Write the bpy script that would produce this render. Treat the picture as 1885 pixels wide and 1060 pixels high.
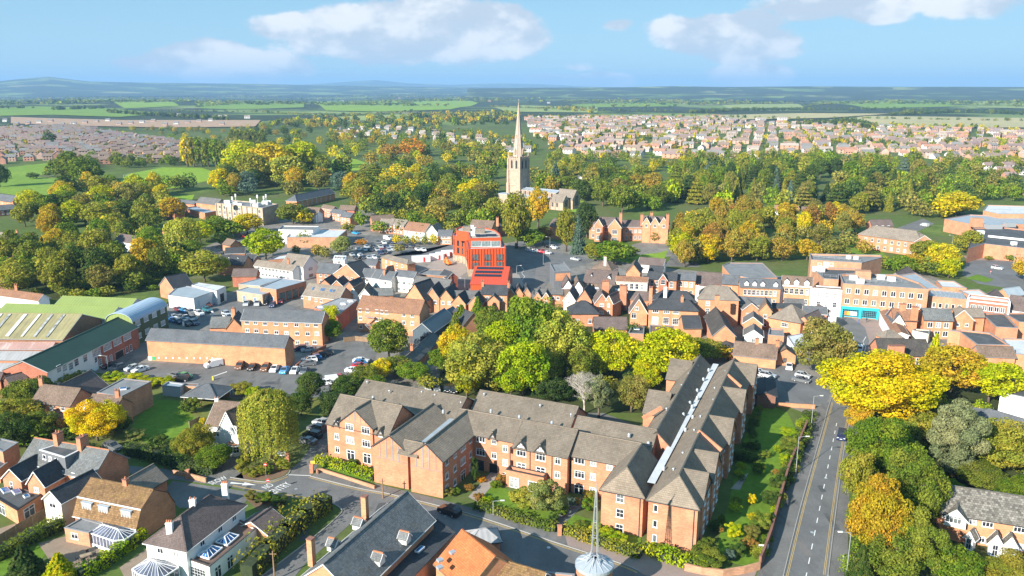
import bpy,bmesh,math,random
import numpy as np
from mathutils import Vector
from math import radians,sin,cos,tan,atan,pi,sqrt,hypot,floor
random.seed(7)
for o in list(bpy.data.objects):
 bpy.data.objects.remove(o)
SC = bpy.context.scene
COL = SC.collection
# ------------------------------------------------------------------ camera
IMW,IMH,FPX = 1885.0,1060.0,1500.0
CAMH = 76.0
PITCH = math.atan((530.0 - 162.0) / FPX)
cam_d = bpy.data.cameras.new('camera')
cam_d.sensor_width = 36.0
cam_d.lens = 36.0 * FPX / IMW
cam_d.clip_start = 1.0
cam_d.clip_end = 80000.0
cam = bpy.data.objects.new('camera',cam_d)
COL.objects.link(cam)
cam.location = (0,0,CAMH)
cam.rotation_euler = (pi / 2 - PITCH,0,0)
SC.camera = cam
# ------------------------------------------------------------------ sky and sun
SUN_EL,SUN_AZ = radians(25.2),radians(43.0)   # light travels towards (sin az, cos az)
world = bpy.data.worlds.new('World')
SC.world = world
world.use_nodes = True
def build_world():
 nt = world.node_tree
 nt.nodes.clear()
 N = nt.nodes.new
 L = nt.links.new
 out = N('ShaderNodeOutputWorld')
 bg = N('ShaderNodeBackground')
 bg.inputs['Strength'].default_value = 0.07
 sky = N('ShaderNodeTexSky')
 sky.sky_type = 'NISHITA'
 sky.sun_disc = False
 sky.sun_elevation = SUN_EL
 sky.sun_rotation = radians(180.0) + SUN_AZ
 sky.altitude = 100
 sky.air_density = 1.0
 sky.dust_density = 0.35
 sky.ozone_density = 1.2
 tint = N('ShaderNodeMix'); tint.data_type = 'RGBA'; tint.blend_type = 'MULTIPLY'
 tint.inputs[0].default_value = 1.0
 tint.inputs[7].default_value = (0.66,0.86,1.06,1)
 L(sky.outputs[0],tint.inputs[6])
 tc = N('ShaderNodeTexCoord')
 sep = N('ShaderNodeSeparateXYZ')
 L(tc.outputs['Generated'],sep.inputs[0])
 def math_(op,a,b=None,c=None,clamp=False):
  m = N('ShaderNodeMath'); m.operation = op; m.use_clamp = clamp
  for i,v in enumerate((a,b,c)):
   if v is None: continue
   if isinstance(v,(int,float)): m.inputs[i].default_value = v
   else: L(v,m.inputs[i])
  return m.outputs[0]
 az = math_('ARCTAN2',sep.outputs[0],sep.outputs[1])
 el = math_('ARCSINE',sep.outputs[2])
 grad = N('ShaderNodeMix'); grad.data_type = 'RGBA'
 gr_ = N('ShaderNodeMapRange'); L(el,gr_.inputs[0]); gr_.inputs[1].default_value = 0.0; gr_.inputs[2].default_value = 0.16
 L(gr_.outputs[0],grad.inputs[0])
 grad.inputs[6].default_value = (3.2,4.9,5.9,1); grad.inputs[7].default_value = (1.6,3.5,5.1,1)
 clear = N('ShaderNodeMix'); clear.data_type = 'RGBA'; clear.inputs[0].default_value = 0.82
 L(tint.outputs[2],clear.inputs[6]); L(grad.outputs[2],clear.inputs[7])
 comb = N('ShaderNodeCombineXYZ'); L(az,comb.inputs[0]); L(el,comb.inputs[1])
 def noise(scale,detail,rough,off=(0,0,0),sc=(1,1.6,1)):
  mp = N('ShaderNodeMapping'); L(comb.outputs[0],mp.inputs[0])
  mp.inputs['Location'].default_value = off
  mp.inputs['Scale'].default_value = sc
  n = N('ShaderNodeTexNoise'); n.inputs['Scale'].default_value = scale
  n.inputs['Detail'].default_value = detail; n.inputs['Roughness'].default_value = rough
  L(mp.outputs[0],n.inputs['Vector'])
  return n.outputs[0]
 n1 = noise(13,9,.57)
 n1s = noise(15,9,0.58,(0.010,-0.014,0))
 def dirpx(x,y):
  v = Vector(((x - IMW / 2) / FPX,1.0,-(y - IMH / 2) / FPX))
  c,s = cos(PITCH),sin(PITCH)
  d = Vector((v.x,v.y * c + v.z * s,-v.y * s + v.z * c)).normalized()
  return math.atan2(d.x,d.y),math.asin(d.z)
 blobs = [  # x, y, half width, half height, weight
  (800,40,130,62,1.0),(900,60,110,55,1.0),(660,62,150,46,.95),(545,48,120,28,.8),(700,95,200,26,.7),
  (390,112,95,34,1.1),(465,122,115,26,1.05),(320,118,95,22,.9),(455,143,105,14,.8),
  (1300,62,100,36,1.0),(1375,78,95,40,1.0),(1385,45,60,28,.9),(1230,50,50,16,.5),
  (1130,47,36,14,.6),(1380,138,80,22,1.05),(1100,147,80,15,.85),(1010,146,66,13,.8),(1060,125,60,14,.45),
  (1560,8,160,30,.8),(1620,25,70,20,.7),(1790,8,110,26,.75),(960,145,40,9,.4),
  (-300,90,200,40,.9),(2300,60,220,45,.9),(2700,110,160,24,.8),(-700,40,200,50,.9)]
 def field(nz,doff):
  acc = None
  for (x,y,hw,hh,wt) in blobs:
   a0,e0 = dirpx(x,y)
   dx = math_('DIVIDE',math_('SUBTRACT',az,a0 + doff[0]),hw / FPX)
   dy = math_('DIVIDE',math_('SUBTRACT',el,e0 + doff[1]),hh / FPX)
   r2 = math_('ADD',math_('MULTIPLY',dx,dx),math_('MULTIPLY',dy,dy))
   g = math_('MULTIPLY',math_('SUBTRACT',1.38,math_('SQRT',r2)),wt)
   acc = g if acc is None else math_('MAXIMUM',acc,g)
  acc = math_('MAXIMUM',acc,0.0)
  return acc
 f0 = field(n1,(0,0))
 n2 = noise(5.5,8,0.55,(3.1,1.7,0),(1,2.2,1))
 up = math_('MULTIPLY',math_('SUBTRACT',el,0.17),14.0,None,True)
 hi = math_('MULTIPLY',math_('MAXIMUM',math_('SUBTRACT',n2,0.55),0.0),math_('MULTIPLY',up,4.0))
 f0 = math_('MAXIMUM',f0,math_('MINIMUM',hi,0.9))
 dens = math_('ADD',math_('MULTIPLY',f0,0.85),math_('MULTIPLY',math_('SUBTRACT',n1,0.5),1.25))
 def mapr(v,a,b,c,d,smooth=True):
  m = N('ShaderNodeMapRange'); m.interpolation_type = 'SMOOTHSTEP' if smooth else 'LINEAR'
  L(v,m.inputs[0])
  for i,q in enumerate((a,b,c,d)): m.inputs[i + 1].default_value = q
  return m.outputs[0]
 alpha = math_('MULTIPLY',mapr(dens,0.28,0.48,0,1),mapr(f0,0.02,0.25,0,1))
 alpha = math_('MULTIPLY',alpha,0.93)
 n3,n3s = noise(9,4,.5,(2.0,1.0,0)),noise(9,4,.5,(2.016,.976,0))
 diff = math_('ADD',math_('MULTIPLY',math_('SUBTRACT',n1,n1s),.5),math_('SUBTRACT',n3,n3s))
 shade = mapr(math_('ADD',math_('MULTIPLY',diff,2.2),math_('MULTIPLY',math_('SUBTRACT',dens,0.75),0.16)),-0.22,0.26,0,1)
 cr = N('ShaderNodeMix'); cr.data_type = 'RGBA'
 L(shade,cr.inputs[0])
 K = CLOUD_K
 cr.inputs[6].default_value = (0.58 * K,0.66 * K,0.76 * K,1)
 cr.inputs[7].default_value = (0.95 * K,0.96 * K,0.97 * K,1)
 mix = N('ShaderNodeMix'); mix.data_type = 'RGBA'
 L(alpha,mix.inputs[0]); L(clear.outputs[2],mix.inputs[6]); L(cr.outputs[2],mix.inputs[7])
 L(mix.outputs[2],bg.inputs['Color'])
 L(bg.outputs[0],out.inputs['Surface'])
CLOUD_K = 6.9
build_world()
sun_d = bpy.data.lights.new('sun','SUN')
sun_d.energy = 5.0
sun_d.angle = radians(0.55)
sun_d.color = (1.0,0.93,0.82)
sun = bpy.data.objects.new('sun',sun_d)
COL.objects.link(sun)
_dir = Vector((sin(SUN_AZ) * cos(SUN_EL),cos(SUN_AZ) * cos(SUN_EL),-sin(SUN_EL)))
sun.rotation_euler = _dir.to_track_quat('-Z','Y').to_euler()
sun.location = (-200,-200,300)
vs = SC.view_settings
vs.view_transform = 'Standard'
vs.look = 'None'
vs.exposure = 1.18
vs.gamma = 1.0
vs.use_curve_mapping = False
SC.render.engine = 'CYCLES'
SC.cycles.max_bounces = 6
SC.cycles.diffuse_bounces = 3
SC.cycles.transparent_max_bounces = 8
SC.cycles.volume_bounces = 0
# ------------------------------------------------------------------ terrain and picking points on it
def ray(px,py):
 vx,vy,vz = (px - IMW / 2) / FPX,1.0,-(py - IMH / 2) / FPX
 c,s = cos(PITCH),sin(PITCH)
 return Vector((vx,vy * c + vz * s,-vy * s + vz * c))
def P(px,py,z):
 d = ray(px,py)
 t = (z - CAMH) / d.z
 return Vector((d.x * t,d.y * t,z))
CH = P(955,392,0.0)
def sm(a,b,x):
 t = min(1.0,max(0.0,(x - a) / (b - a)))
 return t * t * (3 - 2 * t)
def hgt(x,y):
 r = hypot(x,y)
 h = 0.0 * math.exp(-(((x - CH.x) / 120) ** 2 + ((y - CH.y) / 95) ** 2))
 far = sm(1500,3200,r)
 if far > 0:
  h += far * (9.0 * sin(x / 610.0 + 1.0) * sin(y / 830.0 + .4) + 7.0 * sin((x + y) / 420.0) * sin(y / 500.0 + 2.0))
  h -= sm(4200,7000,r) * 14
 return h
def G(px,py,lift=0.0):
 d = ray(px,py)
 if d.z > -0.004: d.z = -0.004
 t = (CAMH) / -d.z
 if hypot(d.x,d.y) * t < 1000:
  z = 0.0
  for _ in range(12):
   t = (CAMH - z) / -d.z
   z = hgt(d.x * t,d.y * t)
 else:
  t0,t1 = 200.0,None
  tt = 200.0
  while tt < 30000:
   if CAMH + d.z * tt < hgt(d.x * tt,d.y * tt):
    t1 = tt; break
   t0 = tt; tt *= 1.02
  if t1 is None: t1 = t0
  for _ in range(20):
   tm = (t0 + t1) / 2
   if CAMH + d.z * tm < hgt(d.x * tm,d.y * tm): t1 = tm
   else: t0 = tm
  t = t1
 x,y = d.x * t,d.y * t
 return Vector((x,y,hgt(x,y) + lift))
def proj(v):
 c,s = cos(PITCH),sin(PITCH)
 x,y,z = v[0],v[1],v[2] - CAMH
 dep = y * c - z * s
 up = y * s + z * c
 return IMW / 2 + FPX * x / dep,IMH / 2 - FPX * up / dep
def height_at(g,py):
 """height above ground point g whose top shows at row py"""
 d = ray(IMW / 2,py)
 dist = g.y
 return CAMH + d.z / d.y * dist - g.z
_z = [0.0,0.0,1.0]
def Z(x0=0.0,y0=0.0,s=1.0): _z[:] = [x0,y0,s]
ZS = 1884 / 480.0
def q(p): return (_z[0] + p[0] / _z[2],_z[1] + p[1] / _z[2])
def Pz(p,z):
 a = q(p); return P(a[0],a[1],z)
def Gz(p,lift=0.0):
 a = q(p); return G(a[0],a[1],lift)
# ------------------------------------------------------------------ objects
def link(o): COL.objects.link(o); return o
def mesh_obj(name,me,parent=None,loc=None,rotz=0.0):
 o = bpy.data.objects.new(name,me); COL.objects.link(o)
 if parent is not None: o.parent = parent
 if loc is not None: o.location = loc
 if rotz: o.rotation_euler = (0,0,rotz)
 return o
def empty(name,loc,rotz=0.0):
 o = bpy.data.objects.new(name,None); COL.objects.link(o)
 o.empty_display_size = 0.5
 o.location = loc; o.rotation_euler = (0,0,rotz)
 return o
USED = {}
def tag(o,label,cat,group=None):
 o['label'] = label; o['category'] = cat
 if group: o['group'] = group
 return o
def structure(o): o['kind'] = 'structure'; return o
def stuff(o): o['kind'] = 'stuff'; return o
class MB:
 """collects polygons; uv in metres along each face"""
 def __init__(s): s.v = []; s.f = []; s.m = []
 def poly(s,pts,mi=0):
  b = len(s.v); s.v += [tuple(p) for p in pts]; s.f.append(tuple(range(b,b + len(pts)))); s.m.append(mi)
 def box(s,c,sx,sy,sz,d=(1,0),mi=0,bottom=True):
  """box with base centre c, x axis along d"""
  dx,dy = d; l = hypot(dx,dy); dx /= l; dy /= l
  cx,cy,cz = c
  def pt(a,b_,z): return (cx + dx * a - dy * b_,cy + dy * a + dx * b_,cz + z)
  x,y = sx / 2,sy / 2
  p = [pt(-x,-y,0),pt(x,-y,0),pt(x,y,0),pt(-x,y,0),pt(-x,-y,sz),pt(x,-y,sz),pt(x,y,sz),pt(-x,y,sz)]
  b = len(s.v); s.v += p
  fs = [(4,5,6,7),(0,1,5,4),(1,2,6,5),(2,3,7,6),(3,0,4,7)]
  if bottom: fs.append((3,2,1,0))
  for f in fs: s.f.append(tuple(b + i for i in f)); s.m.append(mi)
 def beam(s,a,b_,w,h,mi=0):
  """rectangular bar from a to b"""
  a = Vector(a); b_ = Vector(b_); d = (b_ - a)
  if d.length < 1e-6: return
  d.normalize()
  u = d.cross(Vector((0,0,1)))
  if u.length < 1e-3: u = Vector((1,0,0))
  u.normalize(); v = u.cross(d)
  u *= w / 2; v *= h / 2
  p = [a - u - v,a + u - v,a + u + v,a - u + v,b_ - u - v,b_ + u - v,b_ + u + v,b_ - u + v]
  k = len(s.v); s.v += [tuple(x) for x in p]
  for f in ((0,1,2,3),(7,6,5,4),(0,4,5,1),(1,5,6,2),(2,6,7,3),(3,7,4,0)):
   s.f.append(tuple(k + i for i in f)); s.m.append(mi)
 def tube(s,pts,rad,n=8,mi=0,cap=True):
  """tapered tube through pts"""
  k0 = len(s.v); pts = [Vector(p) for p in pts]
  if not isinstance(rad,(list,tuple)): rad = [rad] * len(pts)
  for i,p in enumerate(pts):
   d = (pts[min(i + 1,len(pts) - 1)] - pts[max(i - 1,0)]).normalized()
   u = d.cross(Vector((0.3,1,0.1)));
   if u.length < 1e-3: u = d.cross(Vector((1,0,0)))
   u.normalize(); v = d.cross(u)
   for j in range(n):
    a = 2 * pi * j / n
    s.v.append(tuple(p + u * (cos(a) * rad[i]) + v * (sin(a) * rad[i])))
  for i in range(len(pts) - 1):
   for j in range(n):
    a = k0 + i * n + j; b = k0 + i * n + (j + 1) % n
    s.f.append((a,b,b + n,a + n)); s.m.append(mi)
  if cap:
   s.f.append(tuple(k0 + (len(pts) - 1) * n + j for j in range(n))); s.m.append(mi)
   s.f.append(tuple(k0 + n - 1 - j for j in range(n))); s.m.append(mi)
 def mesh(s,name,mats,off=(0,0,0),smooth=False):
  me = bpy.data.meshes.new(name)
  ox,oy,oz = off
  vv = [(x - ox,y - oy,z - oz) for (x,y,z) in s.v]
  me.from_pydata(vv,[],s.f)
  if not isinstance(mats,(list,tuple)): mats = [mats]
  for m in mats: me.materials.append(m)
  if any(s.m): me.polygons.foreach_set('material_index',s.m)
  uvl = me.uv_layers.new(name='uv')
  nl = len(me.loops)
  uv = np.zeros((nl,2),np.float32)
  for p in me.polygons:
   n = p.normal
   if abs(n.z) > 0.985: u = Vector((1,0,0))
   else: u = Vector((-n.y,n.x,0)).normalized()
   w = n.cross(u)
   for li in p.loop_indices:
    c = Vector(s.v[me.loops[li].vertex_index])
    uv[li] = (c.dot(u),c.dot(w))
  uvl.data.foreach_set('uv',uv.ravel())
  if smooth: me.polygons.foreach_set('use_smooth',[True] * len(me.polygons))
  me.update()
  return me
 def build(s,name,mats,parent=None,off=(0,0,0),smooth=False):
  return mesh_obj(name,s.mesh(name,mats,off,smooth),parent)
# ------------------------------------------------------------------ materials (procedural)
MATS = {}
def nodes(name):
 m = bpy.data.materials.new(name); m.use_nodes = True
 nt = m.node_tree; nt.nodes.clear()
 out = nt.nodes.new('ShaderNodeOutputMaterial')
 bs = nt.nodes.new('ShaderNodeBsdfPrincipled')
 nt.links.new(bs.outputs[0],out.inputs[0])
 MATS[name] = m
 return m,nt,bs,out
def coord(nt,kind='UV',scale=(1,1,1)):
 tc = nt.nodes.new('ShaderNodeTexCoord')
 mp = nt.nodes.new('ShaderNodeMapping')
 mp.inputs['Scale'].default_value = scale
 nt.links.new(tc.outputs[kind],mp.inputs[0])
 return mp.outputs[0]
def noise_n(nt,vec,scale,detail=4,rough=.55):
 n = nt.nodes.new('ShaderNodeTexNoise')
 n.inputs['Scale'].default_value = scale; n.inputs['Detail'].default_value = detail
 n.inputs['Roughness'].default_value = rough
 nt.links.new(vec,n.inputs['Vector'])
 return n.outputs[0]
def ramp(nt,fac,stops):
 r = nt.nodes.new('ShaderNodeValToRGB')
 e = r.color_ramp.elements
 while len(e) < len(stops): e.new(0.5)
 for i,(p,c) in enumerate(stops):
  e[i].position = p; e[i].color = (c[0],c[1],c[2],1)
 nt.links.new(fac,r.inputs[0])
 return r.outputs[0]
def mixc(nt,fac,a,b,mode='MIX'):
 m = nt.nodes.new('ShaderNodeMix'); m.data_type = 'RGBA'; m.blend_type = mode
 for i,v in ((0,fac),(6,a),(7,b)):
  if isinstance(v,(int,float)): m.inputs[i].default_value = v
  elif isinstance(v,tuple): m.inputs[i].default_value = (v[0],v[1],v[2],1)
  else: nt.links.new(v,m.inputs[i])
 return m.outputs[2]
def bump(nt,bs,h,strength=.5,dist=.03):
 b = nt.nodes.new('ShaderNodeBump'); b.inputs['Strength'].default_value = strength
 b.inputs['Distance'].default_value = dist
 nt.links.new(h,b.inputs['Height']); nt.links.new(b.outputs[0],bs.inputs['Normal'])
def mul(c,k): return (c[0] * k,c[1] * k,c[2] * k)
def rough_mat(name,c,var=.25,scale=3.0,rough=.85,fine=14.0,kind='UV',stain=None,bumpk=0.0,spec=.3):
 """mottled matt surface: patches, grain, optional stains"""
 m,nt,bs,out = nodes(name)
 v = coord(nt,kind)
 a = noise_n(nt,v,scale * .12,5,.6)
 b = noise_n(nt,v,fine * .25,4,.65)
 c1 = ramp(nt,a,[(.28,mul(c,1 - var)),(.72,mul(c,1 + var))])
 g = ramp(nt,b,[(.25,(1 - var * .8,) * 3),(.75,(1 + var * .8,) * 3)])
 col = mixc(nt,1.0,c1,g,'MULTIPLY')
 if stain:
  s = noise_n(nt,coord(nt,kind,(1,.3,1)),.35,6,.7)
  f = ramp(nt,s,[(.52,(0,0,0)),(.72,(1,1,1))])
  col = mixc(nt,f,col,stain)
 nt.links.new(col,bs.inputs['Base Color'])
 bs.inputs['Roughness'].default_value = rough
 bs.inputs['Specular IOR Level'].default_value = spec
 if bumpk: bump(nt,bs,b,bumpk,.05)
 return m
def brick_mat(name,c,mortar=.55,var=.24):
 m,nt,bs,out = nodes(name)
 v = coord(nt,'UV')
 br = nt.nodes.new('ShaderNodeTexBrick')
 nt.links.new(v,br.inputs['Vector'])
 br.inputs['Scale'].default_value = 1.0
 br.inputs['Brick Width'].default_value = .45; br.inputs['Row Height'].default_value = .15
 br.inputs['Mortar Size'].default_value = .012; br.inputs['Bias'].default_value = -.1
 br.inputs['Color1'].default_value = (*mul(c,1.14),1)
 br.inputs['Color2'].default_value = (*mul(c,.84),1)
 br.inputs['Mortar'].default_value = (c[0] * .75 + .05,c[1] * .8 + .07,c[2] * .8 + .07,1)
 a = noise_n(nt,v,.35,6,.65)
 col = mixc(nt,1.0,br.outputs[0],ramp(nt,a,[(.25,(1 - var * 1.3,) * 3),(.75,(1 + var,) * 3)]),'MULTIPLY')
 s = noise_n(nt,coord(nt,'UV',(1.3,.22,1)),.8,6,.7)
 col = mixc(nt,ramp(nt,s,[(.55,(0,0,0)),(.8,(.45,.45,.45))]),col,(c[0] * .9 + .06,c[1] + .09,c[2] + .08))
 nt.links.new(col,bs.inputs['Base Color'])
 bs.inputs['Roughness'].default_value = .9; bs.inputs['Specular IOR Level'].default_value = .2
 return m
def tile_mat(name,c,row=.34,wid=.33,rib=0.0,var=.28,moss=None,bk=.8,depth=.05,line=.55):
 """tiled roof: courses across the slope, tile joints or rolls down it"""
 m,nt,bs,out = nodes(name)
 v = coord(nt,'UV')
 br = nt.nodes.new('ShaderNodeTexBrick')
 nt.links.new(v,br.inputs['Vector'])
 br.inputs['Scale'].default_value = 1.0
 br.inputs['Brick Width'].default_value = wid; br.inputs['Row Height'].default_value = row
 br.inputs['Mortar Size'].default_value = .03; br.inputs['Mortar Smooth'].default_value = .6
 br.offset = 0.0 if rib else .5
 br.inputs['Color1'].default_value = (*mul(c,1 + var),1)
 br.inputs['Color2'].default_value = (*mul(c,1 - var),1)
 br.inputs['Mortar'].default_value = (*mul(c,line),1)
 a = noise_n(nt,v,.3,7,.65)
 col = mixc(nt,1.0,br.outputs[0],ramp(nt,a,[(.25,(.72,) * 3),(.75,(1.25,) * 3)]),'MULTIPLY')
 if moss:
  s = noise_n(nt,v,.5,7,.75)
  col = mixc(nt,ramp(nt,s,[(.5,(0,0,0)),(.75,(.8,.8,.8))]),col,moss)
 nt.links.new(col,bs.inputs['Base Color'])
 bs.inputs['Roughness'].default_value = .82; bs.inputs['Specular IOR Level'].default_value = .25
 sp = nt.nodes.new('ShaderNodeSeparateXYZ'); nt.links.new(v,sp.inputs[0])
 def mt(op,x,y):
  k = nt.nodes.new('ShaderNodeMath'); k.operation = op
  for i,q_ in enumerate((x,y)):
   if isinstance(q_,(int,float)): k.inputs[i].default_value = q_
   else: nt.links.new(q_,k.inputs[i])
  return k.outputs[0]
 saw = mt('SUBTRACT',1.0,mt('FRACT',mt('DIVIDE',sp.outputs[1],row),0))
 h = saw
 if rib:
  w = mt('ABSOLUTE',mt('SINE',mt('MULTIPLY',sp.outputs[0],pi / rib),0),0)
  h = mt('ADD',mt('MULTIPLY',saw,.5),mt('MULTIPLY',w,1.2))
 bump(nt,bs,h,bk,depth)
 return m
def sheet_mat(name,c,pitch=.5,var=.12,rough=.55,stain=None,depth=.05,metal=0.0):
 """profiled metal or cement sheet: ribs run down the slope"""
 m,nt,bs,out = nodes(name)
 v = coord(nt,'UV')
 w = nt.nodes.new('ShaderNodeTexWave'); w.wave_type = 'BANDS'; w.bands_direction = 'X'
 w.inputs['Scale'].default_value = .314 / pitch * 1.0
 nt.links.new(v,w.inputs['Vector'])
 a = noise_n(nt,v,.2,6,.65)
 col = ramp(nt,a,[(.25,mul(c,1 - var)),(.75,mul(c,1 + var))])
 if stain:
  s = noise_n(nt,coord(nt,'UV',(1.5,.25,1)),.3,6,.7)
  col = mixc(nt,ramp(nt,s,[(.5,(0,0,0)),(.72,(.9,.9,.9))]),col,stain)
 nt.links.new(col,bs.inputs['Base Color'])
 bs.inputs['Roughness'].default_value = rough; bs.inputs['Metallic'].default_value = metal
 bump(nt,bs,w.outputs[1],.7,depth)
 return m
def plain(name,c,rough=.5,metal=0.0,spec=.5,var=.06):
 m,nt,bs,out = nodes(name)
 v = coord(nt,'Object')
 a = noise_n(nt,v,1.7,4,.6)
 nt.links.new(ramp(nt,a,[(.3,mul(c,1 - var)),(.7,mul(c,1 + var))]),bs.inputs['Base Color'])
 bs.inputs['Roughness'].default_value = rough; bs.inputs['Metallic'].default_value = metal
 bs.inputs['Specular IOR Level'].default_value = spec
 return m
brick_mat('brick',(.50,.215,.12))
brick_mat('brick_orange',(.56,.25,.13))
brick_mat('brick_red',(.40,.14,.085))
brick_mat('brick_pale',(.46,.24,.14))
brick_mat('brick_brown',(.30,.15,.085))
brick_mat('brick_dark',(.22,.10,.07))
brick_mat('brick_buff',(.42,.31,.215))
rough_mat('render_white',(.78,.77,.74),.06,2,.9)
rough_mat('render_cream',(.68,.60,.46),.07,2,.9)
rough_mat('render_blue',(.45,.56,.60),.07,2,.9)
rough_mat('render_grey',(.35,.36,.38),.08,2,.9)
rough_mat('stone',(.41,.305,.23),.22,4,.95,stain=(.25,.2,.16))
rough_mat('stone_pale',(.42,.345,.28),.16,4,.95)
tile_mat('tile_drab',(.23,.195,.16),.36,.33,0,.13,None,.7,.05,.62)
tile_mat('tile_roll',(.095,.085,.076),.36,.45,.0,.1)
tile_mat('tile_profiled',(.235,.192,.148),.38,.42,0,.12,(.22,.19,.15),1.0,.17,.70)
tile_mat('tile_brown',(.20,.142,.11),.30,.25,0,.25,(.14,.11,.07))
tile_mat('tile_plum',(.155,.118,.108),.26,.22,0,.2)
tile_mat('tile_dark',(.075,.068,.064),.30,.28,0,.25,(.10,.095,.07))
tile_mat('tile_red',(.29,.155,.10),.26,.24,0,.25,(.28,.15,.06))
tile_mat('tile_orange',(.52,.16,.06),.33,.3,0,.14)
tile_mat('tile_mossy',(.21,.125,.06),.36,.36,0,.32,(.30,.19,.06),.9,.07)
tile_mat('tile_patchy',(.185,.172,.15),.40,.42,0,.45,(.12,.11,.09),.9,.07,.4)
tile_mat('tile_grey',(.15,.148,.145),.3,.28,0,.15)
tile_mat('slate',(.115,.125,.14),.28,.32,0,.16,(.13,.13,.12),.5,.03)
tile_mat('slate_dark',(.055,.06,.068),.28,.32,0,.18,None,.5,.03)
tile_mat('slate_worn',(.15,.16,.165),.28,.32,0,.25,(.16,.14,.10),.6,.03)
rough_mat('felt_grey',(.2,.203,.206),.2,3,.85,stain=(.13,.14,.15))
rough_mat('felt_dark',(.075,.08,.085),.25,3,.8,stain=(.12,.12,.12))
rough_mat('felt_brown',(.17,.105,.08),.18,3,.85)
rough_mat('roof_pale',(.52,.54,.56),.12,3,.8,stain=(.36,.37,.38))
rough_mat('roof_blue',(.30,.35,.39),.12,3,.6)
rough_mat('gravel_roof',(.42,.37,.31),.1,3,.9)
sheet_mat('sheet_green',(.02,.055,.038),.9,.2,.75)
sheet_mat('sheet_lime',(.21,.27,.075),1.0,.12,.6)
sheet_mat('sheet_olive',(.27,.24,.12),1.2,.25,.8,(.16,.14,.08))
sheet_mat('sheet_grey',(.30,.30,.31),1.0,.18,.75,(.2,.19,.18))
sheet_mat('sheet_red',(.48,.066,.026),1.0,.06,.45)
sheet_mat('clad_red',(.50,.078,.02),.8,.05,.45)
sheet_mat('vault_blue',(.34,.43,.53),1.4,.08,.5)
sheet_mat('wall_green',(.075,.105,.045),.8,.18,.7)
sheet_mat('clad_slate',(.07,.10,.125),.7,.1,.5)
sheet_mat('clad_grey',(.14,.15,.165),.6,.08,.6)
sheet_mat('rusty',(.36,.22,.19),.8,.2,.8,(.55,.52,.5))
sheet_mat('shed_white',(.55,.58,.6),1.0,.08,.6)
plain('white',(.76,.76,.77),.45)
plain('offwhite',(.62,.62,.60),.6)
plain('timber_black',(.045,.04,.038),.8)
plain('grey_trim',(.22,.225,.24),.7)
plain('lead',(.40,.44,.48),.5,.3)
plain('steel',(.58,.60,.62),.38,.6)
plain('galv',(.46,.48,.5),.45,.5)
plain('black',(.02,.02,.022),.6)
plain('rubber',(.022,.022,.023),.85)
plain('terracotta',(.50,.19,.09),.85,var=.2)
plain('timber',(.23,.15,.09),.85,var=.25)
plain('timber_pale',(.33,.25,.17),.85,var=.25)
plain('red_paint',(.60,.03,.025),.5)
plain('blue_paint',(.03,.10,.38),.5)
plain('yellow_paint',(.75,.50,.05),.6)
plain('orange_paint',(.85,.22,.03),.55)
plain('green_paint',(.03,.32,.13),.55)
plain('turquoise',(.02,.45,.58),.5)
plain('teal_dark',(.02,.13,.12),.6)
plain('skin',(.45,.27,.2),.7)
plain('cloth_dark',(.03,.035,.05),.9)
def glass(name,c,rough=.08,spec=.6):
 m,nt,bs,out = nodes(name)
 v = coord(nt,'Object')
 a = noise_n(nt,v,.9,3,.5)
 nt.links.new(ramp(nt,a,[(.35,mul(c,.6)),(.65,mul(c,1.4))]),bs.inputs['Base Color'])
 bs.inputs['Roughness'].default_value = rough
 bs.inputs['Specular IOR Level'].default_value = spec
 return m
glass('glass_dark',(.028,.033,.042))
glass('glass_blind',(.30,.31,.31),.2)
glass('glass_curtain',(.12,.135,.14),.12)
glass('glass_blue',(.03,.11,.26),.05,.8)
glass('glass_green',(.09,.16,.17),.05,.8)
glass('glass_conservatory',(.10,.11,.15),.05,.8)
m,nt,bs,out = nodes('solar')
v = coord(nt,'UV'); br = nt.nodes.new('ShaderNodeTexBrick'); br.offset = 0
nt.links.new(v,br.inputs['Vector']); br.inputs['Scale'].default_value = 1
br.inputs['Brick Width'].default_value = .5; br.inputs['Row Height'].default_value = .5; br.inputs['Mortar Size'].default_value = .02
br.inputs['Color1'].default_value = (.012,.014,.03,1); br.inputs['Color2'].default_value = (.015,.018,.036,1); br.inputs['Mortar'].default_value = (.06,.06,.08,1)
nt.links.new(br.outputs[0],bs.inputs['Base Color']); bs.inputs['Roughness'].default_value = .15
m,nt,bs,out = nodes('car_paint')
oi = nt.nodes.new('ShaderNodeObjectInfo')
nt.links.new(oi.outputs['Color'],bs.inputs['Base Color'])
bs.inputs['Roughness'].default_value = .28; bs.inputs['Coat Weight'].default_value = .6; bs.inputs['Coat Roughness'].default_value = .06
for nm,kk in (('far_wall',1.0),('far_roof',1.0)):
 m,nt,bs,out = nodes(nm)
 oi = nt.nodes.new('ShaderNodeObjectInfo')
 v = coord(nt,'Object')
 a = noise_n(nt,v,.8 if nm == 'far_roof' else .5,4,.6)
 nt.links.new(mixc(nt,1.0,oi.outputs['Color'],ramp(nt,a,[(.3,(.8,) * 3),(.7,(1.2,) * 3)]),'MULTIPLY'),bs.inputs['Base Color'])
 bs.inputs['Roughness'].default_value = .9; bs.inputs['Specular IOR Level'].default_value = .2
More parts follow.
